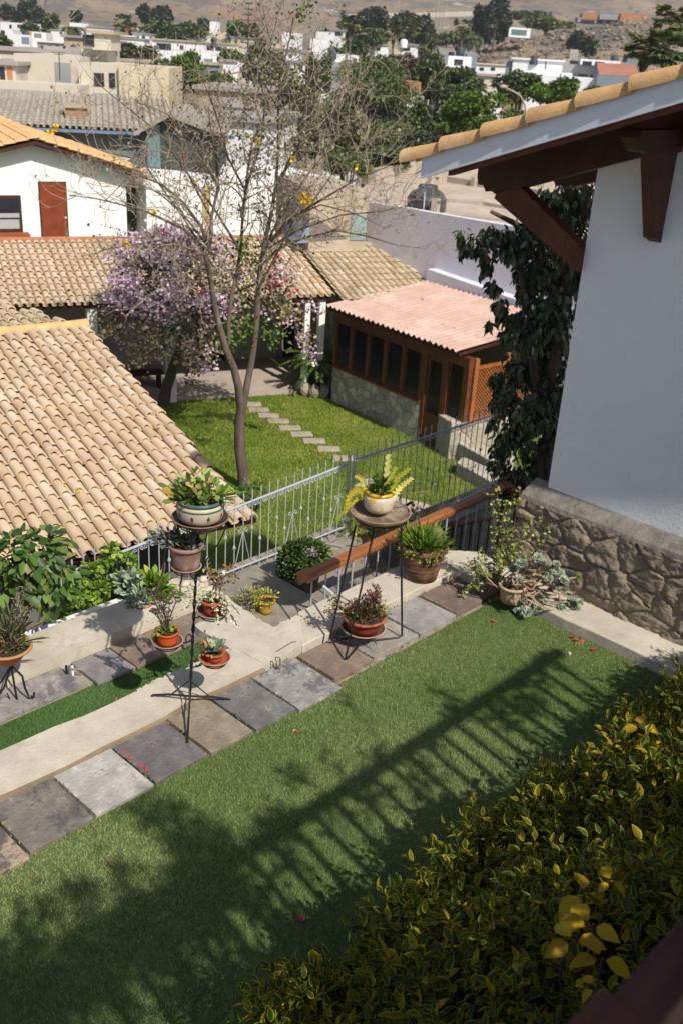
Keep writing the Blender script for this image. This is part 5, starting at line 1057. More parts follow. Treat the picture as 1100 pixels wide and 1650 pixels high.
foliage(t, 'fronds', q, d, .13, mat('cycad_leaf', (.2, .3, .05), .5, 0, stops=[(0, (.03, .07, .01)), (.6, (.09, .17, .03)), (1, (.2, .3, .06))], trans=.2), 'thin', .9)
# small shrub at the foot of the big tree
bush('small bright shrub at the foot of the bare tree', [(P(402, 800, G + .25), (.35, .3, .3)), (P(385, 812, G + .2), (.25, .25, .25))], 500, .07, 'green', P(400, 805, G))

# ================================================================== trees of the garden
def leaf_mesh_on(t, q, d, ln, m, shape='oval', wid=1.0, name='foliage'): return foliage(t, name, q, d, ln, m, shape, wid)
TB = P(394, 786, G)
tree = thing('tree', 'tall nearly bare tree with a smooth grey trunk and yellow flowers on the lawn', 'tree', TB)
segs = []; tips = []
def limb(pts, r0, r1, depth=0.0, n=5):
    ps = [facing(x, y, TB) - VD * (depth * (i / (len(pts) - 1)) + (rnd.uniform(-.05, .05) if i else 0)) for i, (x, y) in enumerate(pts)]
    b = TBM; k = len(ps); b.tube(ps, [(.74 * (r0 + (r1 - r0) * i / (k - 1))) for i in range(k)], 8)
    return ps, [r0 + (r1 - r0) * i / (k - 1) for i in range(k)]
TBM = MB()
RS = .64
limb([(395, 800), (392, 765), (386, 720), (386, 680), (391, 645)], .165, .125)
a1 = limb([(388, 660), (385, 620), (378, 588), (366, 555), (357, 520), (349, 480), (344, 440), (338, 400)], .115, .055, .5)
a2 = limb([(392, 655), (398, 620), (404, 585), (410, 545), (413, 505), (414, 470), (418, 430), (424, 400)], .095, .055, -.3)
a3 = limb([(370, 565), (368, 520), (372, 480), (380, 440), (385, 400), (388, 350), (392, 300), (400, 240)], .06, .022, -.5)
mains = [a1, a2, a3]
for pts, r0, r1, dp in (
 ([(338, 400), (325, 360), (300, 320), (270, 290), (240, 275)], .05, .015, .8), ([(344, 440), (310, 400), (260, 385), (210, 392), (170, 398)], .04, .01, .3),
 ([(338, 400), (340, 350), (350, 300), (345, 250), (335, 205), (330, 180)], .045, .012, -.4), ([(338, 405), (300, 365), (240, 330), (180, 310), (140, 300)], .035, .008, 1.2),
 ([(424, 400), (436, 350), (445, 300), (450, 240), (450, 180), (455, 120), (470, 60), (478, 12)], .052, .008, .4), ([(424, 400), (460, 360), (500, 330), (540, 305), (580, 280), (625, 262)], .045, .01, .6),
 ([(418, 430), (450, 400), (490, 385), (540, 375), (590, 385), (640, 402), (690, 410)], .036, .007, -.6), ([(424, 405), (450, 350), (490, 290), (530, 240), (565, 200), (600, 160)], .04, .008, -.8),
 ([(388, 350), (400, 290), (420, 230), (425, 170), (415, 110), (400, 70)], .034, .008, -.3), ([(392, 300), (370, 250), (360, 200), (350, 160), (340, 130)], .028, .007, .9),
 ([(445, 300), (480, 240), (490, 180), (500, 120), (505, 60)], .028, .006, .2), ([(349, 480), (320, 450), (300, 440)], .03, .012, .5), ([(385, 400), (350, 340), (300, 270), (260, 210), (210, 170), (150, 120)], .034, .006, .4),
 ([(414, 470), (440, 420), (480, 340), (520, 320), (570, 330), (620, 350)], .03, .007, 1.2), ([(345, 430), (290, 350), (220, 260), (160, 250), (110, 235)], .03, .006, -.8), ([(450, 180), (420, 120), (440, 70), (430, 35)], .018, .005, .3),
 ([(338, 400), (290, 340), (250, 310), (200, 290), (160, 330)], .03, .007, -.3), ([(344, 440), (280, 420), (230, 410), (190, 430)], .026, .006, .9), ([(340, 350), (300, 270), (290, 210), (270, 160)], .026, .006, .2), ([(424, 405), (480, 370), (550, 345), (610, 340), (660, 330)], .03, .007, .1), ([(500, 330), (550, 260), (590, 230), (640, 215)], .02, .006, -.4), ([(445, 300), (470, 250), (520, 200), (560, 150)], .022, .006, .9), ([(350, 300), (320, 230), (280, 180), (240, 160)], .022, .006, 1.0)):
    mains.append(limb(pts, r0, r1, dp))
TBM.build('trunk', M['bark'], tree)
TW = MB(); twl = []; twd = []
def twig(p, d, L, r, lev):
    n = 5; ps = [p]; dd = d / np.linalg.norm(d); r = max(r, .0065 if lev < 3 else .0048)
    for i in range(n):
        dd = dd + rng.normal(0, .22, 3) + [0, 0, .06]; dd /= np.linalg.norm(dd); ps.append(ps[-1] + dd * L / n)
    TW.tube(ps, [r * (1 - .75 * i / n) for i in range(n + 1)], 4 if lev else 5, cap=False)
    if lev < 3:
        for k in range(3):
            i = rnd.randint(1, n); a = rng.normal(0, .75, 3) + [0, 0, .15]; twig(ps[i], dd * .9 + a, L * rnd.uniform(.45, .7), r * .55, lev + 1)
    twl.append(ps[-1]); twd.append(dd)
for mi, (ps, rs) in enumerate(mains):
    for i in range(2 if mi < 2 else 1, len(ps)):
        for k in range(3):
            f = rnd.random(); p = ps[i - 1] * (1 - f) + ps[i] * f; ax = ps[i] - ps[i - 1]; ax /= np.linalg.norm(ax)
            if mi < 3 and proj(p)[1] > 420: continue
            side_ = rng.normal(0, 1, 3); side_ -= ax * (side_ @ ax) * .3; side_[2] = side_[2] * .6 + .3; twig(p, ax * .8 + side_ * .8, rnd.uniform(.55, 1.25), min(.015, rs[i] * .55), 1)
TW.build('twigs', mat('twig_bark', (.33, .27, .21), .95, .3, 8), tree)
twl = np.array(twl); twd = np.array(twd); n = len(twl); print('twigs', n)
pr = np.array([proj(p) for p in twl]); dens = np.exp(-((pr[:, 0] - 435) / 110) ** 2 - ((pr[:, 1] - 190) / 120) ** 2) + .09
LT_ = mat('dry_leaf', (.2, .2, .1), .75, 0, stops=[(0, (.13, .115, .08)), (.4, (.23, .215, .14)), (.8, (.34, .32, .22)), (1, (.20, .25, .07))], trans=.2)
NL = 3600; idx = rng.choice(n, NL, p=dens / dens.sum()); q = twl[idx] + rng.normal(0, .05, (NL, 3)); foliage(tree, 'foliage', q, rng.normal(0, .6, (NL, 3)) + [0, 0, -.7], rng.uniform(.03, .075, NL), LT_, 'oval', 1.1)
for (px, py, s_, n_) in ((395, 405, .13, 120), (372, 548, .16, 150), (440, 540, .13, 80), (395, 530, .15, 90), (490, 20, .10, 50), (470, 120, .1, 50)):
    c = facing(px, py, TB + VD * .15); foliage(tree, 'foliage', c + rng.normal(0, s_, (n_, 3)), rdir(n_), .085, 'green', 'oval')
YFm = mat('yellow_petal', (.85, .58, .02), .5, .1, 30, trans=.3)
for (px, py, k) in ((90, 208, 3), (86, 216, 2), (412, 224, 4), (497, 318, 6), (488, 322, 4), (205, 390, 3), (252, 341, 2), (313, 296, 1), (466, 258, 2), (577, 267, 1), (362, 232, 1)):
    c = facing(px, py, TB - VD * .4)
    for j in range(k):
        cc = c + rng.normal(0, .045, 3); d = rdir(7); leaves('flower', np.repeat(cc[None], 7, 0), d, .065, YFm, tree, 'fat', wid=1.4)
    b = MB(); b.tube(curve(c, c - [0, 0, .3] + rng.normal(0, .15, 3), 4, .03), .005, 4); b.build('twig', M['bark'], tree)

BB = P(262, 652, G)
bg_ = thing('bougainvillea', 'large bougainvillea covered in lilac and crimson blossom in front of the veranda', 'bougainvillea', BB)
b = MB(); b.tube([facing(x, y, BB) for x, y in ((262, 660), (268, 625), (280, 590), (290, 560), (298, 520), (310, 470))], [.16, .13, .12, .10, .08, .05], 8); b.build('trunk', M['bark2'], bg_)
BC = []
def bcl(px, py, r_, dz=0, ry=None): BC.append((facing(px, py, BB - VD * (1.2 + dz)), (r_ / 75, r_ / 75, (ry or r_) / 75)))
for a in ((225, 440, 38), (260, 410, 40), (300, 400, 42), (345, 420, 38), (270, 470, 45), (310, 470, 45), (350, 480, 40), (215, 480, 32), (245, 520, 34), (300, 520, 36), (345, 530, 32), (200, 460, 25), (190, 520, 20), (235, 560, 22), (270, 550, 25), (320, 570, 22), (330, 545, 28), (395, 450, 35), (430, 430, 32), (455, 460, 25), (440, 480, 25), (400, 500, 28), (460, 500, 14), (305, 610, 12, 0, 26), (250, 385, 18), (225, 405, 20), (300, 385, 16), (290, 390, 16), (200, 420, 16)): bcl(*a)
def twist(cs, n, ln, m, name, sub=None, fill=.5):
    cs2 = cs if sub is None else [cs[i] for i in sub]; q, d = clumps(cs2, n, fill); foliage(bg_, name, q, d + rng.normal(0, .5, d.shape), ln, m, 'oval', 1.1)
LBo = mat('boug_leaf', (.1, .15, .05), .6, 0, stops=[(0, (.03, .05, .015)), (.4, (.10, .13, .045)), (.75, (.22, .23, .12)), (1, (.44, .36, .16))], trans=.2)
twist(BC, 6800, .07, LBo, 'foliage', fill=.35)
PUR = mat('lilac_bract', (.4, .2, .45), .6, 0, stops=[(0, (.50, .30, .44)), (.4, (.72, .52, .66)), (.8, (.86, .75, .80)), (1, (.88, .84, .85))], trans=.2)
RED = mat('crimson_bract', (.4, .02, .08), .6, 0, stops=[(0, (.28, .01, .05)), (1, (.60, .04, .12))], trans=.3); CRE = mat('cream_bract', (.5, .4, .2), .6, 0, stops=[(0, (.38, .26, .12)), (.6, (.55, .44, .25)), (1, (.7, .62, .5))], trans=.3)
def flw(n, m, rr, pick, spread=.14):
    cs = []; 
    for k in range(n):
        c, r_ = BC[rnd.choice(pick)]; d = rng.normal(0, 1, 3); d /= np.linalg.norm(d); d = d - VD * .5; d /= np.linalg.norm(d); cs.append(c + d * np.array(r_) * rnd.uniform(.95, 1.25))
    cs = np.array(cs); q = np.repeat(cs, rr, 0) + rng.normal(0, spread, (n * rr, 3)) * [1, 1, .8]; foliage(bg_, 'blossom', q, rdir(n * rr), rng.uniform(.05, .085, n * rr), m, 'oval', 1.6)
flw(95, PUR, 44, [0, 1, 2, 3, 4, 5, 6, 7, 11, 0, 1, 4, 5, 25, 26, 24, 28]); flw(50, PUR, 26, list(range(len(BC)))); flw(10, RED, 12, [2, 4, 7, 10, 17, 18, 19, 1], .07); flw(80, CRE, 24, [8, 9, 10, 12, 13, 14, 15, 16, 21, 22, 5, 6])
for (px, py) in ((443, 442), (450, 452), (436, 466), (340, 468), (322, 470)): c = facing(px, py, BB - VD * 2); foliage(bg_, 'blossom', c + rng.normal(0, .07, (18, 3)), rdir(18), .06, RED, 'oval', 1.5)
for (x0, y0, x1, y1) in ((330, 500, 425, 545), (425, 545, 465, 460), (300, 480, 330, 560), (300, 470, 230, 430), (310, 460, 350, 400), (290, 520, 255, 520), (310, 480, 430, 450), (440, 520, 470, 560)):
    b = MB(); b.tube(curve(facing(x0, y0, BB - VD * 1), facing(x1, y1, BB - VD * 1.4), 7, .1), .022, 5); b.build('branch', M['bark'], bg_)
q = np.array([facing(470 + rnd.gauss(0, 10) + k * 4, 490 + k * 9 + rnd.gauss(0, 6), BB - VD * 3.0) for k in range(9) for _ in range(12)]); foliage(bg_, 'blossom', q, rdir(len(q)), .07, CRE, 'oval', 1.4)
q = np.array([facing(x + rnd.gauss(0, 7), y + rnd.gauss(0, 7), BB - VD * 3.0) for (x, y) in ((508, 497), (495, 492), (512, 500), (492, 548), (500, 570), (505, 575), (484, 545), (470, 520)) for _ in range(22)]); foliage(bg_, 'blossom', q, rdir(len(q)), .06, PUR, 'oval', 1.4)
# vine growing from the cactus pots beneath the veranda
DTB = np.array([9.5, 5.45, -1.55])
dt = thing('tree', 'dark tree with long hanging leaves beside the corner of the white house', 'tree', DTB)
for pts in ([(885, 770), (880, 700), (890, 600), (905, 500), (930, 400), (950, 300)], [(880, 690), (860, 600), (855, 520), (840, 440), (800, 390)], [(890, 600), (910, 450), (900, 360)], [(868, 770), (872, 720), (880, 690)], [(905, 500), (870, 430), (830, 360), (790, 340)]):
    b = MB(); b.tube([facing(x, y, DTB) for x, y in pts], [.07 - .05 * i / (len(pts) - 1) for i in range(len(pts))], 6); b.build('branch' if pts[0][0] != 885 else 'trunk', M['bark2'], dt)
DC = [(facing(x, y, DTB - VD * rnd.uniform(-.3, .3)), (r_ / 150, r_ / 150, (ry or r_) / 150)) for (x, y, r_, ry) in ((930, 320, 40, 0), (890, 330, 34, 0), (860, 360, 26, 0), (905, 380, 45, 0), (840, 385, 24, 0), (800, 375, 24, 14), (765, 385, 20, 12), (775, 400, 16, 14), (820, 400, 26, 20), (870, 430, 36, 0), (920, 440, 40, 0), (850, 470, 22, 26), (890, 500, 45, 0), (850, 540, 32, 0), (815, 510, 14, 16), (880, 580, 45, 0), (835, 600, 34, 36), (812, 640, 24, 30), (860, 660, 44, 40), (830, 700, 34, 36), (810, 720, 20, 30), (870, 730, 34, 30), (830, 770, 30, 34), (812, 790, 22, 26), (850, 790, 20, 20), (815, 535, 14, 10), (900, 640, 30, 40), (745, 378, 8, 12), (842, 515, 26, 20), (750, 400, 9, 14), (742, 385, 8, 10), (782, 425, 12, 16), (795, 460, 10, 14), (805, 490, 10, 16), (838, 440, 14, 18), (790, 520, 8, 12), (875, 760, 26, 24), (862, 805, 22, 24), (890, 700, 24, 30), (845, 830, 20, 20), (895, 540, 30, 30), (800, 610, 12, 16), (795, 680, 12, 20), (798, 750, 10, 20))]
q, d = clumps(DC, 9600, .15); m_dt = mat('hanging_leaf', (.05, .1, .05), .35, 0, stops=[(0, (.02, .038, .018)), (.5, (.05, .085, .036)), (.82, (.11, .15, .06)), (1, (.26, .27, .11))], trans=.12, spec=.6)
foliage(dt, 'foliage', q, d * .4 + rng.normal(0, .35, d.shape) + [0, 0, -1.0], rng.uniform(.06, .13, 9600), m_dt, 'thin', 1.35)

# ================================================================== white gable house and walls behind
WAZ = -20.0; W0 = np.array([19.2, 33.8]); wv = np.array([math.cos(R(70)), math.sin(R(70)), 0])
h5 = thing('house', 'white gabled house with a brown door and small window at the upper left', 'house', (17, 35, -3))
def QW(px, py, off=0): return Q(px, py, W0 - wv[:2] * off, WAZ)
b = MB(); g0, g1, g2 = QW(-70, 262), QW(52, 233), QW(202, 275); zb_ = -4.2
b.extr([(g0[0], g0[1], zb_), (g2[0], g2[1], zb_), g2, g1, g0], wv * 9); b.build('wall', M['white'], h5)
def qrect(b, x0, y0, x1, y1, o0, o1, off=None):
    a_ = QW((x0 + x1) / 2, y1); t_ = QW((x0 + x1) / 2, y0); l_ = QW(x0, (y0 + y1) / 2); r_ = QW(x1, (y0 + y1) / 2)
    b.prism([l_[:2] - wv[:2] * o0, r_[:2] - wv[:2] * o0, r_[:2] - wv[:2] * o1, l_[:2] - wv[:2] * o1], a_[2], t_[2])
DOORM = mat('brown_door', (.20, .045, .018), .45, .25, 3, .1, 10)
b = MB(); qrect(b, 65, 292, 110, 420, -.02, .02); fr = b.build('door', M['darkwood'], h5); b = MB(); qrect(b, 67, 294, 108, 418, .02, .05); b.build('door_leaf', DOORM, fr)
b = MB(); c = QW(105, 350); b.blob(c - wv * .09, (.05, .05, .05)); b.build('handle', M['silver'], fr)
b = MB(); qrect(b, -40, 314, 35, 375, -.02, .05); wf = b.build('window', M['darkwood'], h5)
b = MB(); qrect(b, -36, 319, 31, 341, .05, .06); b.build('pane', glass_mat('upper_pane', (.03, .03, .04)), wf); b = MB(); qrect(b, -36, 343, 31, 350, .05, .06); qrect(b, -36, 353, 31, 368, .05, .062); b.build('blind', mat('grey_blind', (.35, .38, .38), .7, .1), wf)
b = MB(); qrect(b, -60, 374, 46, 400, .0, .5); b.build('window_box', mat('brick_paint', (.30, .07, .035), .7, .2, 5), h5)
def gable_slab(pa, pb, th, name, mt, o0=.55, o1=9.2, lo=0):
    b = MB(); A_ = QW(*pa, 0) - wv * o0; B_ = QW(*pb, 0) - wv * o0; b.extr([A_ + [0, 0, lo], B_ + [0, 0, lo], B_ + [0, 0, lo + th], A_ + [0, 0, lo + th]], wv * (o0 + o1)); b.build(name, mt, h5)
gable_slab((-90, 264), (52, 230), .12, 'eave_board', M['darkwood'], lo=0); gable_slab((52, 230), (226, 283), .12, 'eave_board', M['darkwood'], lo=0)
e0 = QW(-95, 262) - wv * .6; e1 = QW(52, 228) - wv * .6; e2 = QW(232, 284) - wv * .6
for A_, B_ in ((e0, e1), (e2, e1)):                       # two tiled slopes: barrel rows run from ridge to eave
    dd = B_ - A_; L_ = np.linalg.norm(dd[:2]); pt_ = math.degrees(math.atan2(dd[2], L_)); az_ = math.degrees(math.atan2(dd[1], dd[0]))
    left = np.array([-math.sin(R(az_)), math.cos(R(az_)), 0]); org = A_.copy() + [0, 0, .14]
    wdt = 9.5
    if left @ wv < 0: org = org + wv * wdt
    tiled_roof('roof_tiles', org, az_, pt_, wdt, np.linalg.norm(dd), M['ridge'], h5, tw=.26, tl=.42, seg=5)
h6 = thing('house', 'long white wall and upper storey seen through the bare tree', 'house', (24, 33, -3))
wa = QW(235, 280); wb = QW(560, 296); wc = QW(202, 275); b = MB(); b.prism([wa[:2], wb[:2], wb[:2] + wv[:2] * 6, wa[:2] + wv[:2] * 6], -4.2, [wa[2], wb[2], wb[2], wa[2]]); b.build('wall', M['white'], h6)
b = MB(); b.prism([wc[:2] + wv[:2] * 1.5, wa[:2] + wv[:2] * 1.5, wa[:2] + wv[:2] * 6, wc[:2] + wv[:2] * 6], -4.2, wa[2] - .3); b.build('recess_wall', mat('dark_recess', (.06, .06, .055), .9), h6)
b = MB(); b.prism([wc[:2] - wv[:2] * .1, wa[:2] - wv[:2] * .1, wa[:2] + wv[:2] * 6, wc[:2] + wv[:2] * 6], wa[2] - .35, wa[2] - .02); b.build('roof_slab', M['white'], h6)
b = MB(); qrect(b, 326, 300, 338, 395, -.02, .03); b.build('trim', mat('ochre_trim', (.5, .36, .14), .8, .2), h6)
# white boundary wall, bluish tint of shade put into its colour, ledge, low blue sheet
LV = mat('shade_tinted_render', (.62, .62, .70), .9, .05, 1.2, .2, 40, spots=[((.52, .52, .60), .8, .55, .75)])
w0 = np.array([20.9, 19.0]); t = thing('boundary_wall', 'tall white rendered wall with lavender shade in its colour behind the garden pavilion', 'wall', (21.5, 14, G))
def QL(px, py, az=86): return Q(px, py, w0, az)
l0 = QL(594, 325); l1 = QL(835, 366); print('wall', l0, l1); ld = (l1 - l0) / np.linalg.norm((l1 - l0)[:2]); l2 = l0 + ld * 16
b = MB(); nn_ = np.array([-ld[1], ld[0]]); nn_ = nn_ if nn_[0] > 0 else -nn_; b.prism([l0[:2], l2[:2], l2[:2] + nn_ * .25, l0[:2] + nn_ * .25], G, [l0[2], l2[2], l2[2], l0[2]]); b.build('wall', LV, t)
b = MB(); b.prism([l0[:2] - nn_ * .02 , l2[:2] - nn_ * .02, l2[:2] + nn_ * .27, l0[:2] + nn_ * .27], l0[2], [l0[2] + .05, l2[2] + .05, l2[2] + .05, l0[2] + .05]) if abs(l0[2] - l2[2]) < .02 else None
m0 = Q(688, 433, w0 - nn_ * .30, 86); m1 = Q(835, 484, w0 - nn_ * .30, 86); md = (m1 - m0) / np.linalg.norm((m1 - m0)[:2]); m2 = m0 + md * 9
b = MB(); b.prism([m0[:2], m2[:2], m2[:2] + nn_ * .32, m0[:2] + nn_ * .32], G, [m0[2], m2[2], m2[2], m0[2]]); b.build('ledge_wall', LV, t)
b = MB(); b.prism([m0[:2] - nn_ * .02, m2[:2] - nn_ * .02, m2[:2] + nn_ * .29, m0[:2] + nn_ * .29], m2[2] - 1, [m0[2] + .04, m2[2] + .04, m2[2] + .04, m0[2] + .04]) if False else None
# flat tan roof with low upstands, parapet, water tank
TR = mat('tan_roof_screed', (.47, .39, .31), .9, .15, .6, .4, 20, spots=[((.36, .28, .20), .5, .5, .7), ((.58, .52, .44), .9, .58, .72)])
h7 = thing('house', 'flat roofed house with a wide tan screed roof behind the lavender tinted wall', 'house', (40, 30, -3)); ZR = -.85
rp = [P(575, 310, ZR), P(600, 288, ZR), P(700, 268, ZR), P(960, 276, ZR), P(1080, 330, ZR), P(1080, 420, ZR), P(690, 352, ZR), P(598, 342, ZR)]
b = MB(); b.prism(rp, -6, ZR); b.build('roof', TR, h7)
def strip(b, pxs, z, w_, h_):
    for (p_, q_) in zip(pxs[:-1], pxs[1:]):
        A_ = P(*p_, z); B_ = P(*q_, z); d = (B_ - A_)[:2]; d /= np.linalg.norm(d); n_ = np.array([-d[1], d[0]]) * w_ / 2; b.prism([A_[:2] - n_, B_[:2] - n_, B_[:2] + n_, A_[:2] + n_], z - .02, z + h_)
for pxs, h_ in (([(720, 345), (870, 362)], .05), ([(640, 318), (780, 330), (900, 350)], .12), ([(700, 290), (850, 312), (950, 330)], .25), ([(600, 290), (700, 270)], .5), ([(700, 270), (960, 280)], .35), ([(690, 300), (715, 296)], .5), ([(560, 345), (655, 318)], .15), ([(760, 300), (800, 296)], .4)):
    b = MB(); strip(b, pxs, ZR, .22, h_); b.build('upstand', mat('roof_upstand', (.40, .34, .28), .9, .2, 2) if 'roof_upstand' not in bpy.data.materials else bpy.data.materials['roof_upstand'], h7)
for (px, py, w_) in ((705, 296, .5), (870, 300, .6), (700, 345, .3), (820, 288, .8)):
    c = P(px, py, ZR); b = MB(); b.box((c[0], c[1], ZR + .28), (w_, w_ * .8, .55), 20); b.build('roof_box', bpy.data.materials['roof_upstand'], h7)
h8 = thing('house', 'small tan house end wall with a pale green glass block window', 'house', P(575, 380, -2)); c0 = dist_pt(566, 360, 27.5); PLN = c0[:2]
def QP(px, py): return Q(px, py, PLN, -25)
b = MB(); A_ = QP(500, 335); B_ = QP(592, 335); n_ = np.array([math.cos(R(65)), math.sin(R(65))]); b.prism([A_[:2], B_[:2], B_[:2] + n_ * 3, A_[:2] + n_ * 3], -4, QP(545, 305)[2]); b.build('wall', mat('tan_wall', (.42, .35, .27), .9, .15, 1.5), h8)
b = MB(); A_ = QP(566, 345); B_ = QP(590, 345); b.prism([A_[:2] - n_ * .03, B_[:2] - n_ * .03, B_[:2] + n_ * .02, A_[:2] + n_ * .02], QP(578, 386)[2], QP(578, 345)[2]); b.build('glass_blocks', mat('glass_block', (.24, .33, .32), .3, .25, 9), h8)
b = MB(); b.extr([QP(478, 392), QP(500, 358), QP(512, 352), QP(560, 385)], np.array([n_[0], n_[1], 0]) * 1.4); tag(b.build('awning', mat('blue_sheet', (.22, .27, .36), .6, .15, 2)), 'small blue sheet awning above the clay roof behind the bare tree', 'awning')
tk = P(686, 338, ZR); t = thing('water_tank', 'round black plastic water tank on the tan flat roof', 'water tank', tk)
TKM = mat('black_plastic', (.05, .052, .055), .45, .25, 3, .15, 10, spots=[((.16, .16, .16), 2, .5, .7)])
b = MB(); s_ = np.linalg.norm(tk - CO) / FPX; rr = 30 * s_
b.lathe(tk, [(rr, 0), (rr, rr * .25), (rr * 1.02, rr * .28), (rr, rr * .32), (rr, rr * .52), (rr * 1.02, rr * .55), (rr * .98, rr * .62), (rr * .80, rr * .88), (rr * .5, rr * 1.05)], 28); b.build('body', TKM, t)
b = MB(); b.lathe(tk, [(rr * .5, rr * 1.04), (rr * .5, rr * 1.18), (rr * .44, rr * 1.24), (.001, rr * 1.26)], 24); b.build('lid', TKM, t)
b = MB(); e = tk - RT * rr * .2 - VD * rr * 1.02; b.tube([e, e + [0, 0, rr * .7], e + VD * rr * .3 + [0, 0, rr * .95]], .03, 6); e = tk - RT * rr * 1.1; b.tube([e, e + [0, 0, rr * 1.5]], .02, 6); b.build('pipe', M['silver'], t)

# ================================================================== ground, town, hills
from mathutils import noise as mn
def azp(px): d = ray(px, 300); return math.atan2(d[1], d[0])
def sstep(x, a, b_): t = min(1, max(0, (x - a) / (b_ - a))); return t * t * (3 - 2 * t)
def terr(D, az):
    z = -4.6 - 1.6 * sstep(D, 30, 90) + 1.2 * sstep(D, 180, 320) + 3.8 * sstep(D, 300, 620)
    x = D * math.cos(az); y = D * math.sin(az)
    rise = sstep(D, 560, 1700); z += rise * (150 + 34 * mn.noise((x / 420, y / 420, 0)) + 14 * mn.noise((x / 120, y / 120, 3)))
    rg = 1 - abs(mn.noise((az * 13, D / 260, 7.0))); z += rise * 55 * (rg - .5) + rise * 9 * mn.noise((x / 45, y / 45, 2)) + rise * 4 * mn.noise((x / 16, y / 16, 8))
    a0 = azp(1180); hx = (az - a0) * D; w_ = 100; z += 27 * math.exp(-((D - 385) / 95) ** 2) * math.exp(-(max(0, hx - 8) / w_) ** 2)   # rocky hill at right
    if D > 240: z += 1.0 * sstep(D, 240, 330) * mn.noise((x / 14, y / 14, 5)) + .9 * sstep(D, 240, 330) * mn.noise((x / 5, y / 5, 5))
    return z
na, nd = 300, 190; azs = np.linspace(R(-32), R(112), na); Ds = np.concatenate([np.linspace(22, 60, 8)[:-1], np.geomspace(60, 3200, nd - 7)]); vs = []
for D in Ds:
    for a in azs: vs.append((D * math.cos(a), D * math.sin(a), terr(D, a)))
b = MB(); b.add(vs, [(j * na + i, j * na + i + 1, (j + 1) * na + i + 1, (j + 1) * na + i) for j in range(nd - 1) for i in range(na - 1)], .5, True)
HM = mat('dry_earth', (.25, .19, .13), .95, .3, .007, 1.0, .25, spots=[((.14, .125, .11), .018, .50, .56), ((.34, .175, .11), .011, .57, .62), ((.10, .085, .07), .10, .54, .62), ((.38, .30, .21), .35, .58, .66), ((.45, .38, .29), .025, .62, .66)])
HM.cycles.displacement_method = 'BUMP'
tag(b.build('hills', HM), kind='structure')
b = MB(); b.prism([(-30, 19), (60, -20), (60, 60), (-30, 60)], -6, G - .55); tag(b.build('ground', mat('town_ground', (.28, .24, .19), .95, .2, .3)), kind='structure')
WHITE = mat('town_white', (.74, .76, .78), .85, .05, .3, spots=[((.60, .60, .58), .25, .58, .75)]); CREAM = mat('town_cream', (.56, .51, .43), .9, .07, .3, spots=[((.45, .40, .33), .4, .58, .72)]); YCR = mat('town_yellow_cream', (.58, .50, .36), .9, .06, .4, spots=[((.42, .36, .26), .5, .58, .72)]); GREY = mat('town_grey', (.30, .30, .30), .9, .1, .4); BLUEG = mat('town_blue_grey', (.20, .23, .29), .8, .1, .4); TAN = mat('town_tan', (.42, .34, .25), .9, .12, .4); BRICK = mat('town_brick', (.42, .19, .10), .9, .15, .6); DARKW = glass_mat('town_window', (.03, .035, .04), .2); ROOFG = mat('town_roof_grey', (.34, .31, .28), .9, .15, .4); ROOFR = mat('town_roof_red', (.38, .17, .11), .9, .15, .4); TEAL = mat('town_glass', (.12, .20, .22), .3, .2, .5)
def block(t, name, px0, px1, yt, yb, D, depth, mt, az, roofm=None, over=0, ref=None):
    """box whose front face covers the photo rectangle at distance D; returns its plane"""
    p0 = dist_pt(px0, (yt + yb) / 2, D) if ref is None else ref; az_ = az; A_ = Q(px0, yt, p0, az_); B_ = Q(px1, yt, p0, az_); zt = Q((px0 + px1) / 2, yt, p0, az_)[2]
    n_ = np.array([-math.sin(R(az_)), math.cos(R(az_))]); n_ = n_ if n_ @ fwh[:2] > 0 else -n_
    zb = terr(D, math.atan2(p0[1], p0[0])) - 1 if yb is None or yb > 900 else Q((px0 + px1) / 2, yb, p0, az_)[2]
    b = MB(); b.prism([A_[:2], B_[:2], B_[:2] + n_ * depth, A_[:2] + n_ * depth], zb, zt); b.build(name, mt, t)
    if roofm is not None:
        o_ = over; d_ = (B_ - A_)[:2]; d_ /= np.linalg.norm(d_); b = MB(); b.prism([A_[:2] - n_ * o_ - d_ * o_, B_[:2] - n_ * o_ + d_ * o_, B_[:2] + n_ * (depth + o_) + d_ * o_, A_[:2] + n_ * (depth + o_) - d_ * o_], zt + .002, zt + .25); b.build('roof', roofm, t)
    return p0, az_, n_
def win(t, pl, x0, y0, x1, y1, mt=None, name='window', pr=.06):
    p0, az_, n_ = pl; A_ = Q(x0, (y0 + y1) / 2, p0, az_); B_ = Q(x1, (y0 + y1) / 2, p0, az_); zt = Q((x0 + x1) / 2, y0, p0, az_)[2]; zb = Q((x0 + x1) / 2, y1, p0, az_)[2]
    b = MB(); b.prism([A_[:2] - n_ * pr, B_[:2] - n_ * pr, B_[:2] + n_ * .05, A_[:2] + n_ * .05], zb, zt); b.build(name, mt or DARKW, t)
VAZ = math.degrees(YAW) - 90
def house(label, D, parts, wins=(), az=0, name='house', cat='house'):
    px = (parts[0][0] + parts[0][1]) / 2; c = dist_pt(px, parts[0][2], D); c[2] = terr(D, math.atan2(c[1], c[0])); t = thing(name, label, cat, c)
    pls = []
    for p in parts:
        x0, x1, yt, yb, dp, mt = p[:6]; rm = p[6] if len(p) > 6 else None; Dq = D + (p[7] if len(p) > 7 else 0)
        pls.append(block(t, 'wall', x0, x1, yt, yb, Dq, dp, mt, VAZ + az, rm, .3 if rm else 0))
    for w_ in wins: win(t, pls[w_[0]], *w_[1:5], *(w_[5:6]))
    return t
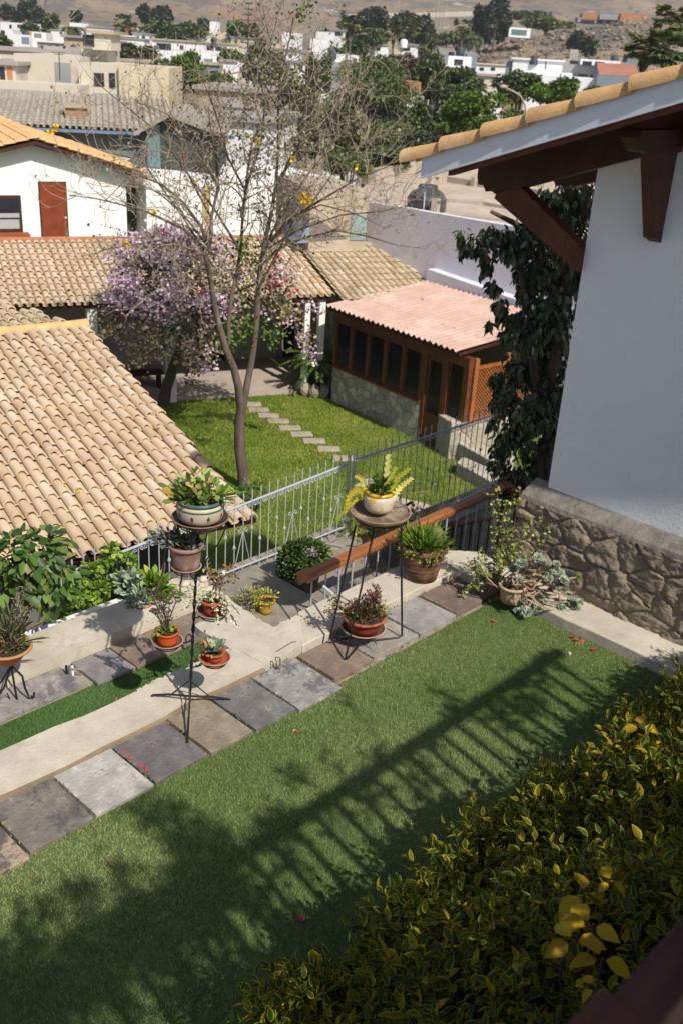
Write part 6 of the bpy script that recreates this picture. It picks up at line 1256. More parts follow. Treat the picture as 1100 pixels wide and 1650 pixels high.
# near-middle distance: grey tiled roof house, cream blocks
t = thing('house', 'house with a wide weathered grey tile roof and small brick chimney', 'house', dist_pt(190, 230, 48)); p0 = dist_pt(150, 222, 46); az_ = VAZ + 14; n_ = np.array([-math.sin(R(az_)), math.cos(R(az_))]); n_ = n_ if n_ @ fwh[:2] > 0 else -n_; n3_ = np.array([n_[0], n_[1], 0])
GT = mat('grey_roof_tile', (.27, .24, .20), .95, 0, 2, .3, 6, stops=[(0, (.34, .305, .25)), (.5, (.41, .37, .31)), (1, (.48, .44, .37))])
A_ = Q(55, 216, p0, az_); B_ = Q(285, 214, p0, az_); az3 = math.degrees(math.atan2(n_[1], n_[0])); BR_ = B_ if (B_ - A_) @ np.array([math.sin(R(az3)), -math.cos(R(az3)), 0]) > 0 else A_
tiled_roof('roof_tiles', np.array([BR_[0], BR_[1], B_[2]]), az3, 8, np.linalg.norm((B_ - A_)[:2]) + 6, 7.0, GT, t, tw=.26, tl=.5, seg=4, lift=.02)
dd_ = (B_ - A_); dd_[2] = 0; dd_ /= np.linalg.norm(dd_); b = MB(); b.prism([(A_ - dd_ * 5 + n3_ * .6)[:2], (B_ - dd_ * .4 + n3_ * .6)[:2], (B_ - dd_ * .4 + n3_ * 6.5)[:2], (A_ - dd_ * 5 + n3_ * 6.5)[:2]], -6.5, B_[2] - .15); b.build('wall', mat('teal_grey_wall', (.17, .22, .22), .9, .12, .6), t)
b = MB(); b.box((*((A_ + B_) / 2)[:2] + n_ * .05, B_[2] - .09), (np.linalg.norm((B_ - A_)[:2]) + 5, .12, .12), az_); b.build('gutter', mat('blue_gutter', (.14, .2, .32), .6, .2), t)
cc0 = Q(125, 208, p0 + n3_ * 2.2, az_); b = MB(); b.box((cc0[0], cc0[1], cc0[2] + .3), (.95, .8, 1.2), az_); ch_ = b.build('chimney', mat('chimney_brick', (.30, .18, .13), .9, .2, 2), t); b = MB(); b.box((cc0[0], cc0[1], cc0[2] + .95), (1.2, 1.0, .1), az_); b.build('cap', TAN, ch_)
b = MB(); wq = Q(131, 203, p0 + n3_ * 2.2 - n3_ * .42, az_); b.box(wq, (.28, .05, .26), az_); b.build('vent', DARKW, ch_)
# a small gable of the same roof
t = thing('house', 'green walled gable, darkened for shade, with pale eaves boards behind the bare tree', 'house', dist_pt(290, 230, 42)); p0 = dist_pt(280, 220, 42); az_ = VAZ + 5; n_ = np.array([-math.sin(R(az_)), math.cos(R(az_)), 0]); n_ = n_ if n_ @ fwh > 0 else -n_
b = MB(); b.extr([Q(225, 300, p0, az_), Q(352, 300, p0, az_), Q(352, 218, p0, az_), Q(272, 192, p0, az_), Q(225, 212, p0, az_)], n_ * 7); b.build('wall', mat('shade_darkened_green_wall', (.045, .06, .055), .9, .2, .6), t)  # green wall colour darkened to stand in for its shade
for a_, c_ in (((216, 219), (273, 188)), ((273, 188), (362, 222))):
    b = MB(); A_ = Q(*a_, p0 - n_ * .5, az_); B_ = Q(*c_, p0 - n_ * .5, az_); b.extr([A_, B_, B_ + [0, 0, .16], A_ + [0, 0, .16]], n_ * 8); b.build('roof_slope', mat('grey_slope', (.30, .27, .23), .95, .2, 1.0, .5, 5), t)
b = MB(); A_ = Q(248, 235, p0 - n_ * .03, az_); b.box(A_, (.5, .06, 1.6), az_); b.build('window', TEAL, t)
house('pale roofed low house at the far left edge below the cream block', 52, [(-30, 66, 168, 999, 9, TAN, ROOFG), (20, 80, 178, 999, 4, CREAM, None, -2)], az=12)
house('long cream flat roofed block with two dark windows and a yellow cream end', 88, [(22, 128, 88, 999, 12, CREAM), (-30, 128, 133, 999, 4, CREAM, None, -6), (126, 191, 102, 999, 12, CREAM, None, -4), (191, 272, 107, 999, 10, YCR, None, -5), (-40, 24, 103, 999, 10, CREAM, ROOFG, -3), (131, 174, 78, 106, 6, CREAM, None, 4), (148, 178, 54, 80, 5, CREAM, TAN, 2), (88, 113, 100, 136, 1.5, GREY, None, -1.2)],
      [(2, 152, 117, 168, 138), (2, 176, 117, 186, 141), (4, 0, 107, 8, 128), (4, 12, 108, 20, 132, BRICK), (6, 134, 55, 152, 74, DARKW), (2, 151, 150, 190, 168, GREY)], az=4)
house('grey barrel roofed hall behind the long cream block', 105, [(0, 130, 84, 999, 14, CREAM, ROOFG), (75, 130, 80, 999, 8, BLUEG, ROOFG, 8)], az=18)
house('brown timber box house with black framed upper room', 130, [(103, 134, 60, 80, 6, TAN, GREY), (103, 152, 76, 999, 8, GREY)], az=0)
house('white cube house with dark lower storey and teal glass', 150, [(505, 578, 86, 116, 12, WHITE), (498, 545, 114, 150, 11, BLUEG, None, .6), (535, 578, 100, 150, 11, GREY, None, -.6)], [(1, 521, 116, 534, 134, TEAL), (2, 540, 108, 565, 132, TEAL)], az=6)
house('long white modern house with a row of upper windows', 190, [(250, 402, 80, 110, 12, WHITE), (245, 330, 66, 80, 10, WHITE, TAN), (318, 384, 70, 82, 9, WHITE, TAN)], [(0, 315, 94, 323, 103, BLUEG), (0, 329, 94, 343, 103, BLUEG), (0, 301, 81, 309, 99, BRICK), (1, 252, 69, 276, 79, DARKW), (1, 290, 72, 296, 79, DARKW), (2, 321, 73, 331, 81, DARKW), (2, 333, 73, 345, 82, DARKW), (2, 347, 74, 358, 82, DARKW), (2, 360, 75, 366, 83, DARKW), (2, 369, 76, 376, 83, GREY)], az=6)
house('blue grey house with flat tan roof in front of the modern row', 150, [(318, 357, 104, 999, 8, BLUEG, TAN), (356, 383, 99, 999, 8, WHITE, ROOFG, 3)], [(0, 339, 113, 352, 124, DARKW), (1, 361, 112, 364, 117)], az=8)
house('tan cube tower house with a white neighbour near the bougainvillea top', 260, [(347, 368, 51, 63, 8, YCR), (350, 372, 62, 74, 8, GREY), (338, 352, 34, 62, 8, WHITE, None, 40)], [], az=4)
house('beige tower house with a small roof terrace among the palms', 200, [(630, 648, 78, 97, 8, YCR), (646, 668, 72, 99, 8, WHITE, GREY), (625, 636, 66, 80, 4, TAN, None, 3)], [(1, 650, 75, 660, 81, DARKW), (1, 664, 78, 672, 92, WHITE)], az=-6)
house('bare grey concrete block house with a white framed window', 170, [(695, 768, 81, 108, 9, GREY), (722, 760, 90, 112, 2, WHITE, None, -3), (752, 769, 85, 112, 6, BLUEG, None, -2), (715, 755, 108, 999, 8, BLUEG, WHITE, -6)], [(0, 722, 83, 731, 91, DARKW), (1, 731, 95, 745, 106, DARKW), (1, 733, 97, 743, 104, YCR)], az=-4)
house('small house with a bright orange brick upper wall between the trees', 95, [(652, 678, 131, 162, 6, BRICK), (640, 676, 158, 180, 7, WHITE, GREY, -2), (636, 666, 174, 210, 6, BLUEG, None, -4)], az=8)
house('large plain white block house with long horizontal parapet at right', 165, [(826, 907, 97, 124, 14, WHITE, WHITE), (815, 828, 97, 124, 14, BLUEG, None, .5), (848, 965, 122, 999, 10, WHITE, None, -4), (905, 922, 117, 150, 6, WHITE, None, -2)], az=-8)
house('unfinished grey concrete frame house with open windows at right', 172, [(906, 1015, 97, 134, 10, GREY), (935, 1000, 96, 105, 8, WHITE, None, -1), (919, 932, 79, 98, 3, TAN)], [(1, 938, 98, 953, 105, DARKW), (1, 958, 99, 973, 106, DARKW), (0, 918, 97, 931, 102, DARKW), (0, 930, 119, 945, 128, DARKW), (0, 950, 120, 962, 129, DARKW), (2, 921, 81, 930, 95, GREY)], az=-8)
house('pale blue grey house under a pink red tiled roof at right', 160, [(962, 1030, 121, 999, 10, BLUEG)], az=-8)
t = [o for o in bpy.data.objects if o.get('label', '').startswith('pale blue grey house')][0]
p0 = dist_pt(966, 122, 159.5); b = MB(); A_ = Q(964, 121, p0, VAZ - 8); B_ = Q(1030, 124, p0, VAZ - 8); n_ = -np.array([math.sin(R(VAZ - 8)), -math.cos(R(VAZ - 8)), 0]); b.hexa([A_, B_, B_ + n_ * 8 + [0, 0, 1.5], A_ + n_ * 8 + [0, 0, 1.5], A_ + [0, 0, .2], B_ + [0, 0, .2], B_ + n_ * 8 + [0, 0, 1.7], A_ + n_ * 8 + [0, 0, 1.7]]); b.build('roof', ROOFR, t)
house('small blue and orange rooftop shack beside the fan palms', 210, [(1008, 1028, 86, 106, 5, BLUEG), (988, 1012, 100, 112, 5, BRICK)], [(0, 1004, 90, 1010, 100, DARKW)], az=-8)
# far row
far = [('white house with a wide dark garage opening at the far left', 330, [(-10, 20, 46, 999, 12, WHITE)], [(0, 1, 48, 8, 56)]), ('bright white terrace house with two windows at the far left', 300, [(20, 47, 55, 999, 10, WHITE)], [(0, 35, 59, 47, 70, BLUEG)]), ('white house with a grey blue door beside the yellow wall', 290, [(51, 74, 51, 999, 10, WHITE)], [(0, 55, 53, 67, 60, BLUEG)]), ('ochre walled house between two white houses', 310, [(37, 52, 49, 58, 8, mat('town_ochre', (.45, .30, .12), .9, .1))], []), ('long low white roofed house under the dark round trees', 380, [(0, 60, 36, 999, 15, WHITE)], [(0, 15, 39, 19, 45), (0, 28, 39, 36, 44)]), ('small white house with a shallow pitched roof near the hill foot', 330, [(82, 107, 48, 999, 8, WHITE, ROOFG)], [(0, 96, 51, 101, 54)]), ('white domed pavilion house behind the far palm', 360, [(112, 132, 36, 42, 8, WHITE), (125, 150, 50, 999, 8, WHITE)], []), ('white low house row beside the yellow green palms', 330, [(140, 178, 44, 999, 9, WHITE, ROOFG)], []), ('brick red roofed house in the distance left of the bare tree', 350, [(180, 222, 40, 999, 9, BRICK, TAN)], [(0, 190, 46, 197, 50)]), ('white house with one small black window near the rounded tree', 340, [(220, 250, 45, 999, 9, WHITE)], [(0, 233, 46, 241, 50)]), ('white flat house at the left of the wide green tree', 240, [(180, 232, 62, 999, 12, WHITE, ROOFG)], [(0, 190, 66, 205, 70)]), ('pale house wall behind the bare tree top', 300, [(455, 480, 52, 999, 9, WHITE)], [(0, 468, 56, 474, 62)]), ('yellowish house glimpsed through the tree top', 280, [(436, 452, 66, 999, 8, YCR)], []), ('white house with dark slab roof left of the palms', 260, [(510, 556, 48, 999, 10, WHITE, GREY)], [(0, 540, 51, 552, 57)]), ('low white house under the slab roofed one', 225, [(500, 530, 62, 999, 9, WHITE)], []), ('white glasshouse like building at the foot of the rocky hill', 330, [(820, 855, 44, 60, 9, WHITE)], [(0, 823, 47, 848, 56, TEAL)]), ('small white house to the left of the white cube house', 200, [(440, 482, 80, 999, 8, WHITE, BLUEG)], [(0, 448, 84, 456, 90)]), ('pale low roofed house below the brown shrubby tree', 120, [(180, 262, 100, 999, 8, CREAM, TAN)], []), ('pale roofed house below the bright green trees behind the bare tree', 75, [(318, 420, 146, 999, 9, TAN, ROOFG)], []), ('tan roofed house with a white wall behind the bare tree', 60, [(330, 440, 195, 999, 9, WHITE, ROOFG)], []), ('low white house wall right of the bare tree', 50, [(520, 575, 262, 999, 5, WHITE, TAN)], []), ]
far += [
 ('flat roofed white house directly above the cream tower', 300, [(150, 176, 50, 999, 9, WHITE, TAN)], [(0, 155, 54, 161, 58), (0, 165, 54, 171, 58)]),
 ('grey house with three small windows below the white terrace row', 230, [(60, 100, 68, 999, 9, GREY, WHITE)], [(0, 66, 72, 72, 77), (0, 78, 72, 84, 77), (0, 90, 72, 95, 77)]),
 ('cream house with a brown roof left of the brown timber box', 200, [(20, 62, 78, 999, 9, CREAM, ROOFR)], [(0, 28, 81, 34, 86), (0, 44, 81, 50, 86)]),
 ('pale blue house under the yellow green palms', 270, [(186, 214, 58, 999, 9, BLUEG, WHITE)], [(0, 192, 61, 197, 66)]),
 ('white two window house left of the wide flat topped tree', 280, [(214, 240, 54, 999, 9, WHITE, GREY)], [(0, 219, 57, 224, 62), (0, 229, 57, 234, 62)]),
 ('small white house peeping over the modern row, brown roofed', 290, [(300, 326, 52, 999, 8, WHITE, ROOFR)], [(0, 306, 56, 311, 60)]),
 ('cream house right of the tan cube tower', 250, [(372, 398, 60, 999, 8, CREAM, GREY)], [(0, 378, 63, 383, 68), (0, 388, 63, 393, 68)]),
 ('brick house with a flat roof behind the araucaria', 300, [(398, 424, 50, 999, 8, BRICK, TAN)], [(0, 404, 53, 409, 58)]),
 ('white house with a wide window beneath the araucaria', 210, [(400, 440, 84, 999, 8, WHITE, TAN)], [(0, 408, 88, 426, 95)]),
 ('grey and white house left of the cube house', 175, [(452, 500, 100, 999, 8, WHITE, GREY)], [(0, 460, 104, 468, 111), (0, 480, 104, 488, 111)]),
 ('small cream house under the tall fan palm', 240, [(550, 580, 62, 999, 8, CREAM, TAN)], [(0, 556, 66, 561, 71)]),
 ('white house among the dark palms and shrubs', 230, [(600, 626, 72, 999, 8, WHITE, GREY)], [(0, 606, 76, 612, 81)]),
 ('low white house at the foot of the dark tree group', 220, [(670, 698, 70, 999, 8, WHITE, TAN)], [(0, 676, 74, 682, 79)]),
 ('low white house left of the rocky hill foot', 210, [(765, 815, 104, 999, 8, WHITE, CREAM)], [(0, 772, 108, 779, 113), (0, 790, 108, 797, 113)]),
 ('grey roofed cream house between the bright acacia and the concrete house', 140, [(765, 800, 122, 999, 8, CREAM, ROOFG)], [(0, 772, 126, 778, 132)]),
 
 ('pale wall house below the young palm', 68, [(670, 700, 206, 999, 6, CREAM, TAN)], [(0, 678, 214, 688, 226)]),
 ('white house with grey roof right of the green walled gable', 66, [(360, 400, 172, 999, 7, WHITE, ROOFG)], [(0, 368, 182, 376, 192)])]
for lb, D, pt, wn in far: house(lb, D, pt, wn, az=rnd.uniform(-8, 8))
house('row of unfinished brick rooms along the top of the rocky hill', 400, [(930, 1046, 30, 38, 8, GREY), (938, 968, 21, 31, 8, BRICK), (966, 1000, 22, 31, 8, GREY), (1000, 1046, 22, 34, 8, BRICK)], [(0, 935, 32, 957, 38), (0, 962, 32, 971, 38), (0, 975, 33, 983, 38)], az=-4)
b = MB(); ps = [dist_pt(x, y, 760) for x, y in ((560, 30), (640, 28), (700, 27), (770, 25), (820, 24))]
for a_, c_ in zip(ps[:-1], ps[1:]): b.extr([a_, c_, c_ + [0, 0, 3], a_ + [0, 0, 3]], np.array([fwh[0], fwh[1], 0]) * 2)
tag(b.build('retaining_wall', CREAM), 'long pale road retaining wall crossing the distant hillside', 'wall')

b = MB()
for k in range(3800):
    px = rnd.uniform(700, 1150); D = rnd.uniform(290, 430); d_ = dist_pt(px, 100, D); a_ = math.atan2(d_[1], d_[0]); z_ = terr(D, a_)
    if z_ < -1.5: continue
    r_ = abs(rnd.gauss(0, .32)) + .10; b.blob((d_[0], d_[1], z_ + r_ * .1), (r_ * rnd.uniform(.8, 1.6), r_ * rnd.uniform(.8, 1.6), r_ * .8), rnd.random(), 6, 4, .4)
tag(b.build('rocks', mat('hill_rock', (.2, .16, .12), .95, .2, .5, stops=[(0, (.10, .085, .07)), (.5, (.20, .165, .125)), (1, (.36, .29, .22))])), 'loose boulders scattered over the rocky hill at right', 'rocks', kind='stuff')

TKB = mat('far_tank', (.05, .06, .08), .6, .2, 2)
for (px, py, D, r_, lb) in ((536, 84, 150, .6, 'small dark water tank on the white cube house'), (345, 64, 190, .6, 'small dark water tank on the long modern house'), (650, 68, 200, .7, 'pale round water tank on the beige tower house'), (742, 80, 170, .6, 'small dark water tank on the bare concrete house'), (42, 53, 300, .8, 'tiny dark tank on the white terrace house at far left'), (860, 95, 165, .6, 'small dark tank on the large plain white block'), (990, 94, 172, .6, 'dark tank on the unfinished concrete frame house'), (120, 76, 130, .5, 'small tank above the brown timber box house')):
    c = dist_pt(px, py, D); b = MB(); b.lathe(c - [0, 0, r_ * 1.2], [(r_, 0), (r_, r_ * 1.5), (r_ * .6, r_ * 2), (.01, r_ * 2.1)], 12); o_ = b.build('water_tank', WHITE if 'pale' in lb else TKB); tag(o_, lb, 'water tank', 'rooftop water tanks in the town')
for (px, y0, y1, D, lb) in ((225, 108, 92, 84, 'thin aerial on the yellow cream end of the long cream block'), (300, 66, 52, 190, 'thin aerial on the left of the long white modern house'), (380, 72, 58, 190, 'thin aerial on the right of the long white modern house'), (560, 86, 72, 150, 'thin aerial on the white cube house'), (700, 81, 69, 170, 'thin aerial on the bare concrete house'), (880, 97, 84, 165, 'thin aerial on the large plain white block'), (95, 100, 84, 84, 'thin aerial above the cream wall at far left')):
    a_ = dist_pt(px, y0, D); c = dist_pt(px, y1, D); b = MB(); b.tube([a_ - [0, 0, 1.2], c], D * .00045, 4); b.box(c, (D * .012, .04, .04), VAZ + 20); b.box(c - [0, 0, D * .0015], (D * .008, .04, .04), VAZ + 20); tag(b.build('aerial', M['iron']), lb, 'aerial', 'rooftop aerials in the town')

# ------------------------------------------------------------------ town trees
TMt = {'mid': [(0, (.045, .07, .028)), (.5, (.085, .12, .042)), (1, (.15, .19, .065))], 'dark': [(0, (.038, .05, .033)), (.6, (.062, .08, .048)), (1, (.10, .12, .062))], 'bright': [(0, (.05, .095, .018)), (.5, (.09, .16, .022)), (1, (.16, .25, .04))], 'willow': [(0, (.05, .075, .025)), (.5, (.10, .135, .045)), (1, (.17, .21, .08))], 'olive': [(0, (.045, .05, .022)), (.5, (.09, .095, .045)), (1, (.15, .145, .075))], 'brown': [(0, (.07, .05, .035)), (.6, (.13, .095, .065)), (1, (.19, .14, .10))], 'yg': [(0, (.06, .08, .02)), (.5, (.13, .15, .04)), (1, (.24, .24, .09))]}
TMm = {k: mat('tree_' + k, (.1, .1, .1), .7, 0, stops=v, trans=.15) for k, v in TMt.items()}
def crown(label, px, py, rx, ry, D, m, n=2200, name='tree', group=None, droop=0, nc=14, lf=.0034):
    c = dist_pt(px, py, D); s_ = np.linalg.norm(c - CO) / FPX; az_ = math.atan2(c[1], c[0]); gz = terr(D, az_); W_ = rx * s_; H_ = ry * s_
    t = thing(name, label, 'tree' if name == 'tree' else 'shrub', (c[0], c[1], gz), group); cs = []
    for k in range(nc):
        a = rnd.uniform(0, 6.28); e = rnd.uniform(-.75, .9); rr = math.sqrt(max(0, 1 - e * e)) * rnd.uniform(.45, .8); cs.append((c + [math.cos(a) * rr * W_, math.sin(a) * rr * W_, e * H_ * .72], tuple(rnd.uniform(.28, .46) * np.array([W_, W_, H_ * .9]))))
    n_q = int(n * 1.7); q, d = clumps(cs, n_q, .35); foliage(t, 'crown', q, d + rng.normal(0, .5, d.shape) + [0, 0, -droop], D * lf * .72 * rng.uniform(.7, 1.4, int(n * 1.7)), TMm[m], 'oval' if not droop else 'thin', 1.3 if not droop else 1.8)
    b = MB(); base = np.array([c[0], c[1], gz - .5]); b.tube([base, base + (c - base) * .5 + [0, 0, 0], c], [W_ * .07 + .05, W_ * .05 + .04, .04], 6)
    for cc_, r_ in cs[:6]: b.tube([base + (c - base) * .55, (c + cc_) / 2 - [0, 0, H_ * .1], cc_], [W_ * .035 + .02, W_ * .02 + .02, .02], 5)
    b.build('trunk', M['bark2'], t); return t
def palm(label, px, py, r_, D, ybase, m='yg', fan=True, n=26):
    c = dist_pt(px, py, D); s_ = np.linalg.norm(c - CO) / FPX; az_ = math.atan2(c[1], c[0]); gz = min(terr(D, az_), dist_pt(px, ybase, D)[2]); t = thing('palm_tree', label, 'palm', (c[0], c[1], gz)); Rr = r_ * s_
    b = MB(); b.tube([(c[0], c[1], gz), (c[0] + .05, c[1], (gz + c[2]) / 2), c], [Rr * .13, Rr * .10, Rr * .12], 7); b.build('trunk', M['bark'], t); q = []; d = []
    for k in range(n):
        a = k * 2.4; el = rnd.uniform(-.5, 1.4)
        if fan:
            hub_ = c + np.array([math.cos(a), math.sin(a), el * .9]) * Rr * .55; dd = np.array([math.cos(a), math.sin(a), el * .8]); s2 = np.cross(dd, [0, 0, 1.]); s2 /= np.linalg.norm(s2)
            for f in np.linspace(-1.2, 1.2, 9): q.append(hub_); d.append(dd * math.cos(f) + s2 * math.sin(f) + [0, 0, -.25])
        else: frond(q, d, c, [math.cos(a), math.sin(a), el], Rr, 1.6, .1, 14)
    foliage(t, 'fronds', q, d, Rr * (.55 if fan else .28), TMm[m], 'thin', 1.2 if fan else .9)
    if fan:
        q = [c + np.array([math.cos(k * 2.4), math.sin(k * 2.4), 0]) * Rr * .13 - [0, 0, Rr * (.2 + .4 * rnd.random())] for k in range(30)]; foliage(t, 'dead_fronds', q, rng.normal(0, .2, (30, 3)) + [0, 0, -1], Rr * .4, TMm['brown'], 'thin', 1.5)
TL = [
 ('big feathery willow like tree in the centre background', 595, 160, 78, 62, 62, 'willow', 8000), ('lower olive green tree behind the bare tree branches', 535, 230, 72, 55, 52, 'olive', 4200), ('olive brown tree right under the willow like tree', 615, 228, 55, 36, 56, 'willow', 3000),
 ('leafless brown tree between the willow and the concrete house', 640, 112, 48, 26, 120, 'brown', 1600), ('dark green tree behind the orange brick wall', 690, 125, 30, 40, 110, 'mid', 2400), ('bright green spreading acacia near the roof edge', 775, 185, 70, 34, 70, 'bright', 4200),
 ('dark tree standing left of the bright acacia', 715, 190, 26, 40, 72, 'dark', 2000), ('mixed green tree above the acacia', 745, 140, 45, 28, 105, 'mid', 2600), ('green tree crown by the street lamp', 835, 140, 40, 25, 110, 'mid', 2600), ('bushy green tree behind the flat tan roof, left one', 560, 262, 40, 20, 46, 'willow', 2600), ('bushy green tree behind the flat tan roof, right one', 632, 258, 40, 20, 50, 'mid', 2600), ('dense green tree between the willow like tree and the dark eaves tree', 665, 200, 34, 34, 64, 'mid', 3000), ('dark green tree filling the gap left of the white cube house', 480, 165, 34, 30, 100, 'dark', 2200), ('rounded green tree right of the street lamp', 895, 150, 45, 22, 105, 'bright', 2600),
 ('dark tree just under the eaves corner', 690, 240, 40, 30, 55, 'dark', 1800), ('dark green tree behind the cube house', 425, 110, 35, 32, 140, 'mid', 2200), ('dark tree mass right of the long modern house', 395, 60, 32, 26, 260, 'mid', 2200), ('dark tree above the bougainvillea in the town', 445, 150, 50, 40, 110, 'mid', 2600),
 ('bright green citrus like tree beside the yellow cream house end', 290, 115, 36, 34, 95, 'bright', 3400), ('small green hedge tree below the blue grey house', 350, 135, 30, 14, 120, 'bright', 1200), ('green tree beside the small windows of the modern house', 372, 92, 20, 10, 170, 'bright', 900), ('brown green shrubby tree behind the cream tower', 218, 88, 32, 18, 170, 'olive', 2000),
 ('wide flat topped green tree in the distance', 282, 53, 45, 17, 290, 'mid', 2600), ('pair of dark distant trees, the left one of two', 236, 24, 13, 14, 420, 'dark', 700), ('pair of dark distant trees, the right one of two', 262, 24, 14, 13, 420, 'dark', 700), ('dark olive tree at the hill foot, far left', 20, 22, 16, 14, 460, 'dark', 800), ('tall dark olive tree left of the cypress pair', 46, 18, 14, 18, 460, 'dark', 800),
 ('dark cypress like tree beside the white terrace houses', 68, 33, 13, 16, 380, 'dark', 900), ('dark green conifer with a pointed top at far left', 82, 38, 12, 16, 370, 'mid', 900), ('green tree cut by the left photo edge', 2, 70, 14, 14, 200, 'mid', 900), ('small tree in front of the white terrace houses', 47, 46, 12, 7, 320, 'mid', 500),
 ('small distant tree near the palms at left', 123, 26, 7, 7, 400, 'dark', 400), ('distant round tree above the modern house', 330, 40, 12, 8, 380, 'dark', 500), ('dark tree group behind the palms, left part', 590, 38, 36, 22, 300, 'dark', 2200), ('dark tree group behind the palms, right part', 665, 48, 38, 30, 280, 'dark', 2600), ('green tree below the tall palms', 585, 66, 34, 20, 230, 'mid', 2000),
 ('green tree between the beige tower and the concrete house', 680, 75, 18, 18, 220, 'mid', 1000), ('tall dark ficus tree against the hill', 798, 36, 24, 36, 330, 'dark', 2600), ('narrow dark cypress left of the tall ficus', 771, 40, 9, 28, 330, 'dark', 1000), ('green shrubs at the foot of the tall ficus', 740, 62, 36, 12, 300, 'willow', 1500),
 ('yellow green hedge trees on the hillside terrace', 880, 38, 40, 7, 390, 'yg', 1200), ('long clipped dark hedge on the hillside', 852, 26, 32, 5, 420, 'mid', 1000), ('dark scrub tree on the rocky hill, left one', 927, 66, 12, 13, 300, 'dark', 700), ('dark scrub tree on the rocky hill, right one', 950, 74, 11, 14, 290, 'dark', 700),
 ('green bushes behind the white wall at right', 958, 152, 30, 10, 120, 'bright', 1000), ('dark tree by the small white house wall', 470, 210, 55, 45, 85, 'olive', 2600), ('scrubby trees at the top of the bare tree', 515, 115, 24, 26, 150, 'mid', 1200), ('low dark shrubs below the orange brick house', 655, 222, 26, 18, 80, 'mid', 900), ('dark green tree before the green walled gable', 400, 190, 40, 28, 75, 'olive', 1500)]
for (lb, px, py, rx, ry, D, m_, n) in TL: crown(lb, px, py, rx, ry, D, m_, n, droop=.6 if m_ == 'willow' else 0)
palm('stubby date palm among the far white houses', 118, 48, 16, 300, 60, 'mid', False); palm('yellow green fan palm, the left of a close pair', 198, 36, 13, 330, 55); palm('yellow green fan palm, the right of a close pair', 210, 46, 11, 320, 60)
palm('tall fan palm with yellow skirt left of the dark trees', 565, 35, 17, 210, 75); palm('feathery date palm among the dark trees', 603, 50, 17, 200, 70, 'mid', False); palm('fan palm beside the beige tower house', 634, 55, 14, 190, 80); palm('small fan palm in front of the dark tree group', 668, 40, 11, 240, 80); palm('lone fan palm left of the cypress', 745, 45, 14, 260, 70); palm('drooping palm below the cube house trees', 545, 80, 16, 170, 110, 'mid', False)
palm('large shaggy fan palm above the roof verge, left of three', 1040, 80, 30, 75, 160, 'yg', True, 30); palm('large shaggy fan palm above the roof verge, tallest of three', 1082, 38, 26, 85, 160, 'yg', True, 30); palm('large shaggy fan palm above the roof verge, nearest the photo edge', 1078, 85, 34, 72, 160, 'mid', True, 34)
palm('leafy young palm under the willow like tree', 712, 200, 14, 60, 240, 'bright', False)
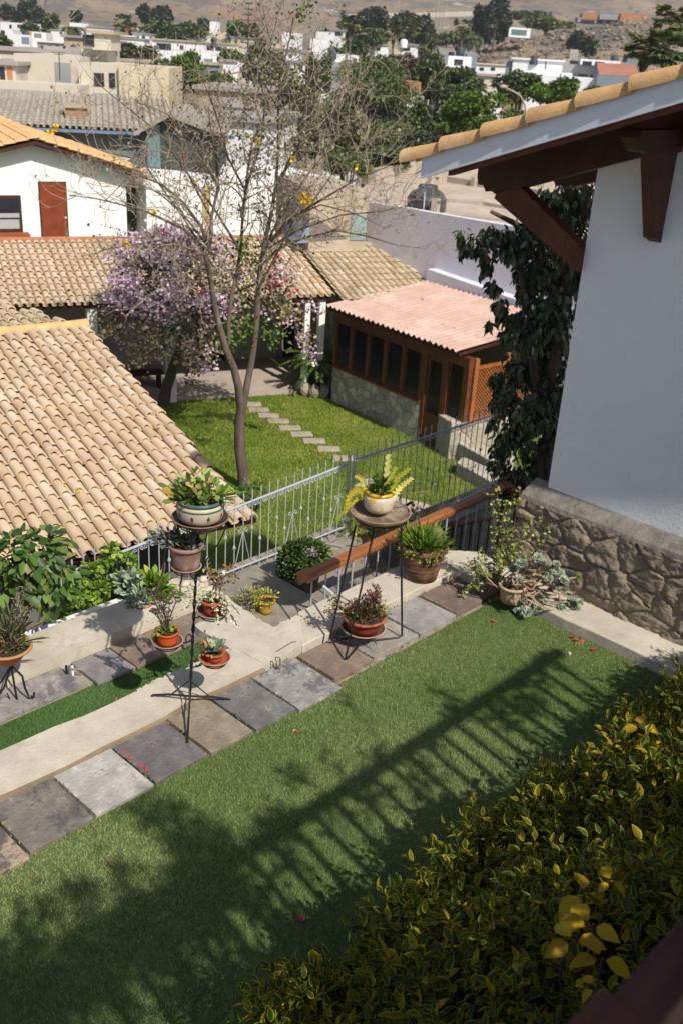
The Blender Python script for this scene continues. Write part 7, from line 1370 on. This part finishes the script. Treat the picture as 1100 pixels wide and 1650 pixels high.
# araucaria, lamp, poles
c = dist_pt(400, 62, 210); s_ = np.linalg.norm(c - CO) / FPX; t = thing('tree', 'tall thin araucaria with tiered branches rising behind the bare tree', 'tree', (c[0], c[1], -5)); b = MB(); topz = dist_pt(400, 2, 210)[2]; b.tube([(c[0], c[1], -5), (c[0], c[1], topz)], [.35, .05], 6); b.build('trunk', M['bark2'], t); q = []; d = []
for k in range(11):
    z_ = topz - .4 - k * .95; rr = .5 + k * .33
    for j in range(7):
        a = j * .9 + k * .4
        for i in range(9): q.append([c[0] + math.cos(a) * rr * i / 8, c[1] + math.sin(a) * rr * i / 8, z_ + .15 * (i / 8) ** 2]); d.append([math.cos(a) + rnd.gauss(0, .4), math.sin(a) + rnd.gauss(0, .4), .2])
foliage(t, 'crown', q, d, .45, TMm['dark'], 'thin', 1.5)
c = dist_pt(846, 200, 60); s_ = np.linalg.norm(c - CO) / FPX; FLp = lambda x, y: Q(x, y, c, VAZ); t = thing('street_lamp', 'curved grey street lamp with a cobra head above the green trees', 'street lamp', (c[0], c[1], -6))
b = MB(); b.tube([(c[0], c[1], -6), FLp(847, 185), FLp(845, 168), FLp(838, 154), FLp(826, 146), FLp(814, 141)], [.07, .055, .05, .045, .04, .035], 7); b.build('pole', mat('lamp_metal', (.33, .31, .27), .5, .2, metal=.4), t)
b = MB(); e = FLp(811, 139); b.blob(e, (.32, .18, .11), .5, 10, 6); b.build('lamp_head', mat('lamp_head', (.36, .33, .27), .5, .2), t)
PM = mat('pole_concrete', (.25, .23, .21), .9, .1)
for (px, yt, D, lb) in ((84, 10, 420, 'left of two poles'), (334, 8, 480, 'thin utility pole on the hill slope above the modern house'), (434, 8, 450, 'thin utility pole on the hill slope behind the bare tree top'), (705, -10, 500, 'left one of three close pylons on the hill'), (711, -10, 500, 'middle one of three close pylons on the hill'), (717, -12, 500, 'right one of three close pylons on the hill')):
    if px == 84: lb = 'thin utility pole on the hill slope at far left'
    c = dist_pt(px, yt, D); z0 = terr(D, math.atan2(c[1], c[0])) - 1; t = thing('utility_pole', lb, 'utility pole', (c[0], c[1], z0), 'utility poles on the hills'); b = MB(); b.tube([(c[0], c[1], z0), c], [.22, .15], 6); b.build('pole', PM, t); b = MB(); b.box((c[0], c[1], c[2] - .7), (2.2, .12, .12), VAZ); b.build('crossarm', PM, t)

# ------------------------------------------------------------------ haze over the valley
b = MB(); b.box((1500, 1200, 140), (7400, 7400, 310)); hzo = b.build('haze', None, loc=(0, 0, 0)); tag(hzo, kind='stuff'); hzo['label'] = 'thin pale haze over the valley and hills'; hzo['category'] = 'haze'
hm = bpy.data.materials.new('haze'); hm.use_nodes = True; nt = hm.node_tree; nt.nodes.remove(nt.nodes['Principled BSDF']); pvv = nt.nodes.new('ShaderNodeVolumePrincipled'); pvv.inputs['Color'].default_value = (.85, .89, .95, 1); pvv.inputs['Density'].default_value = .00032; pvv.inputs['Anisotropy'].default_value = .3
nt.links.new(pvv.outputs[0], nt.nodes['Material Output'].inputs['Volume']); hzo.data.materials.append(hm)
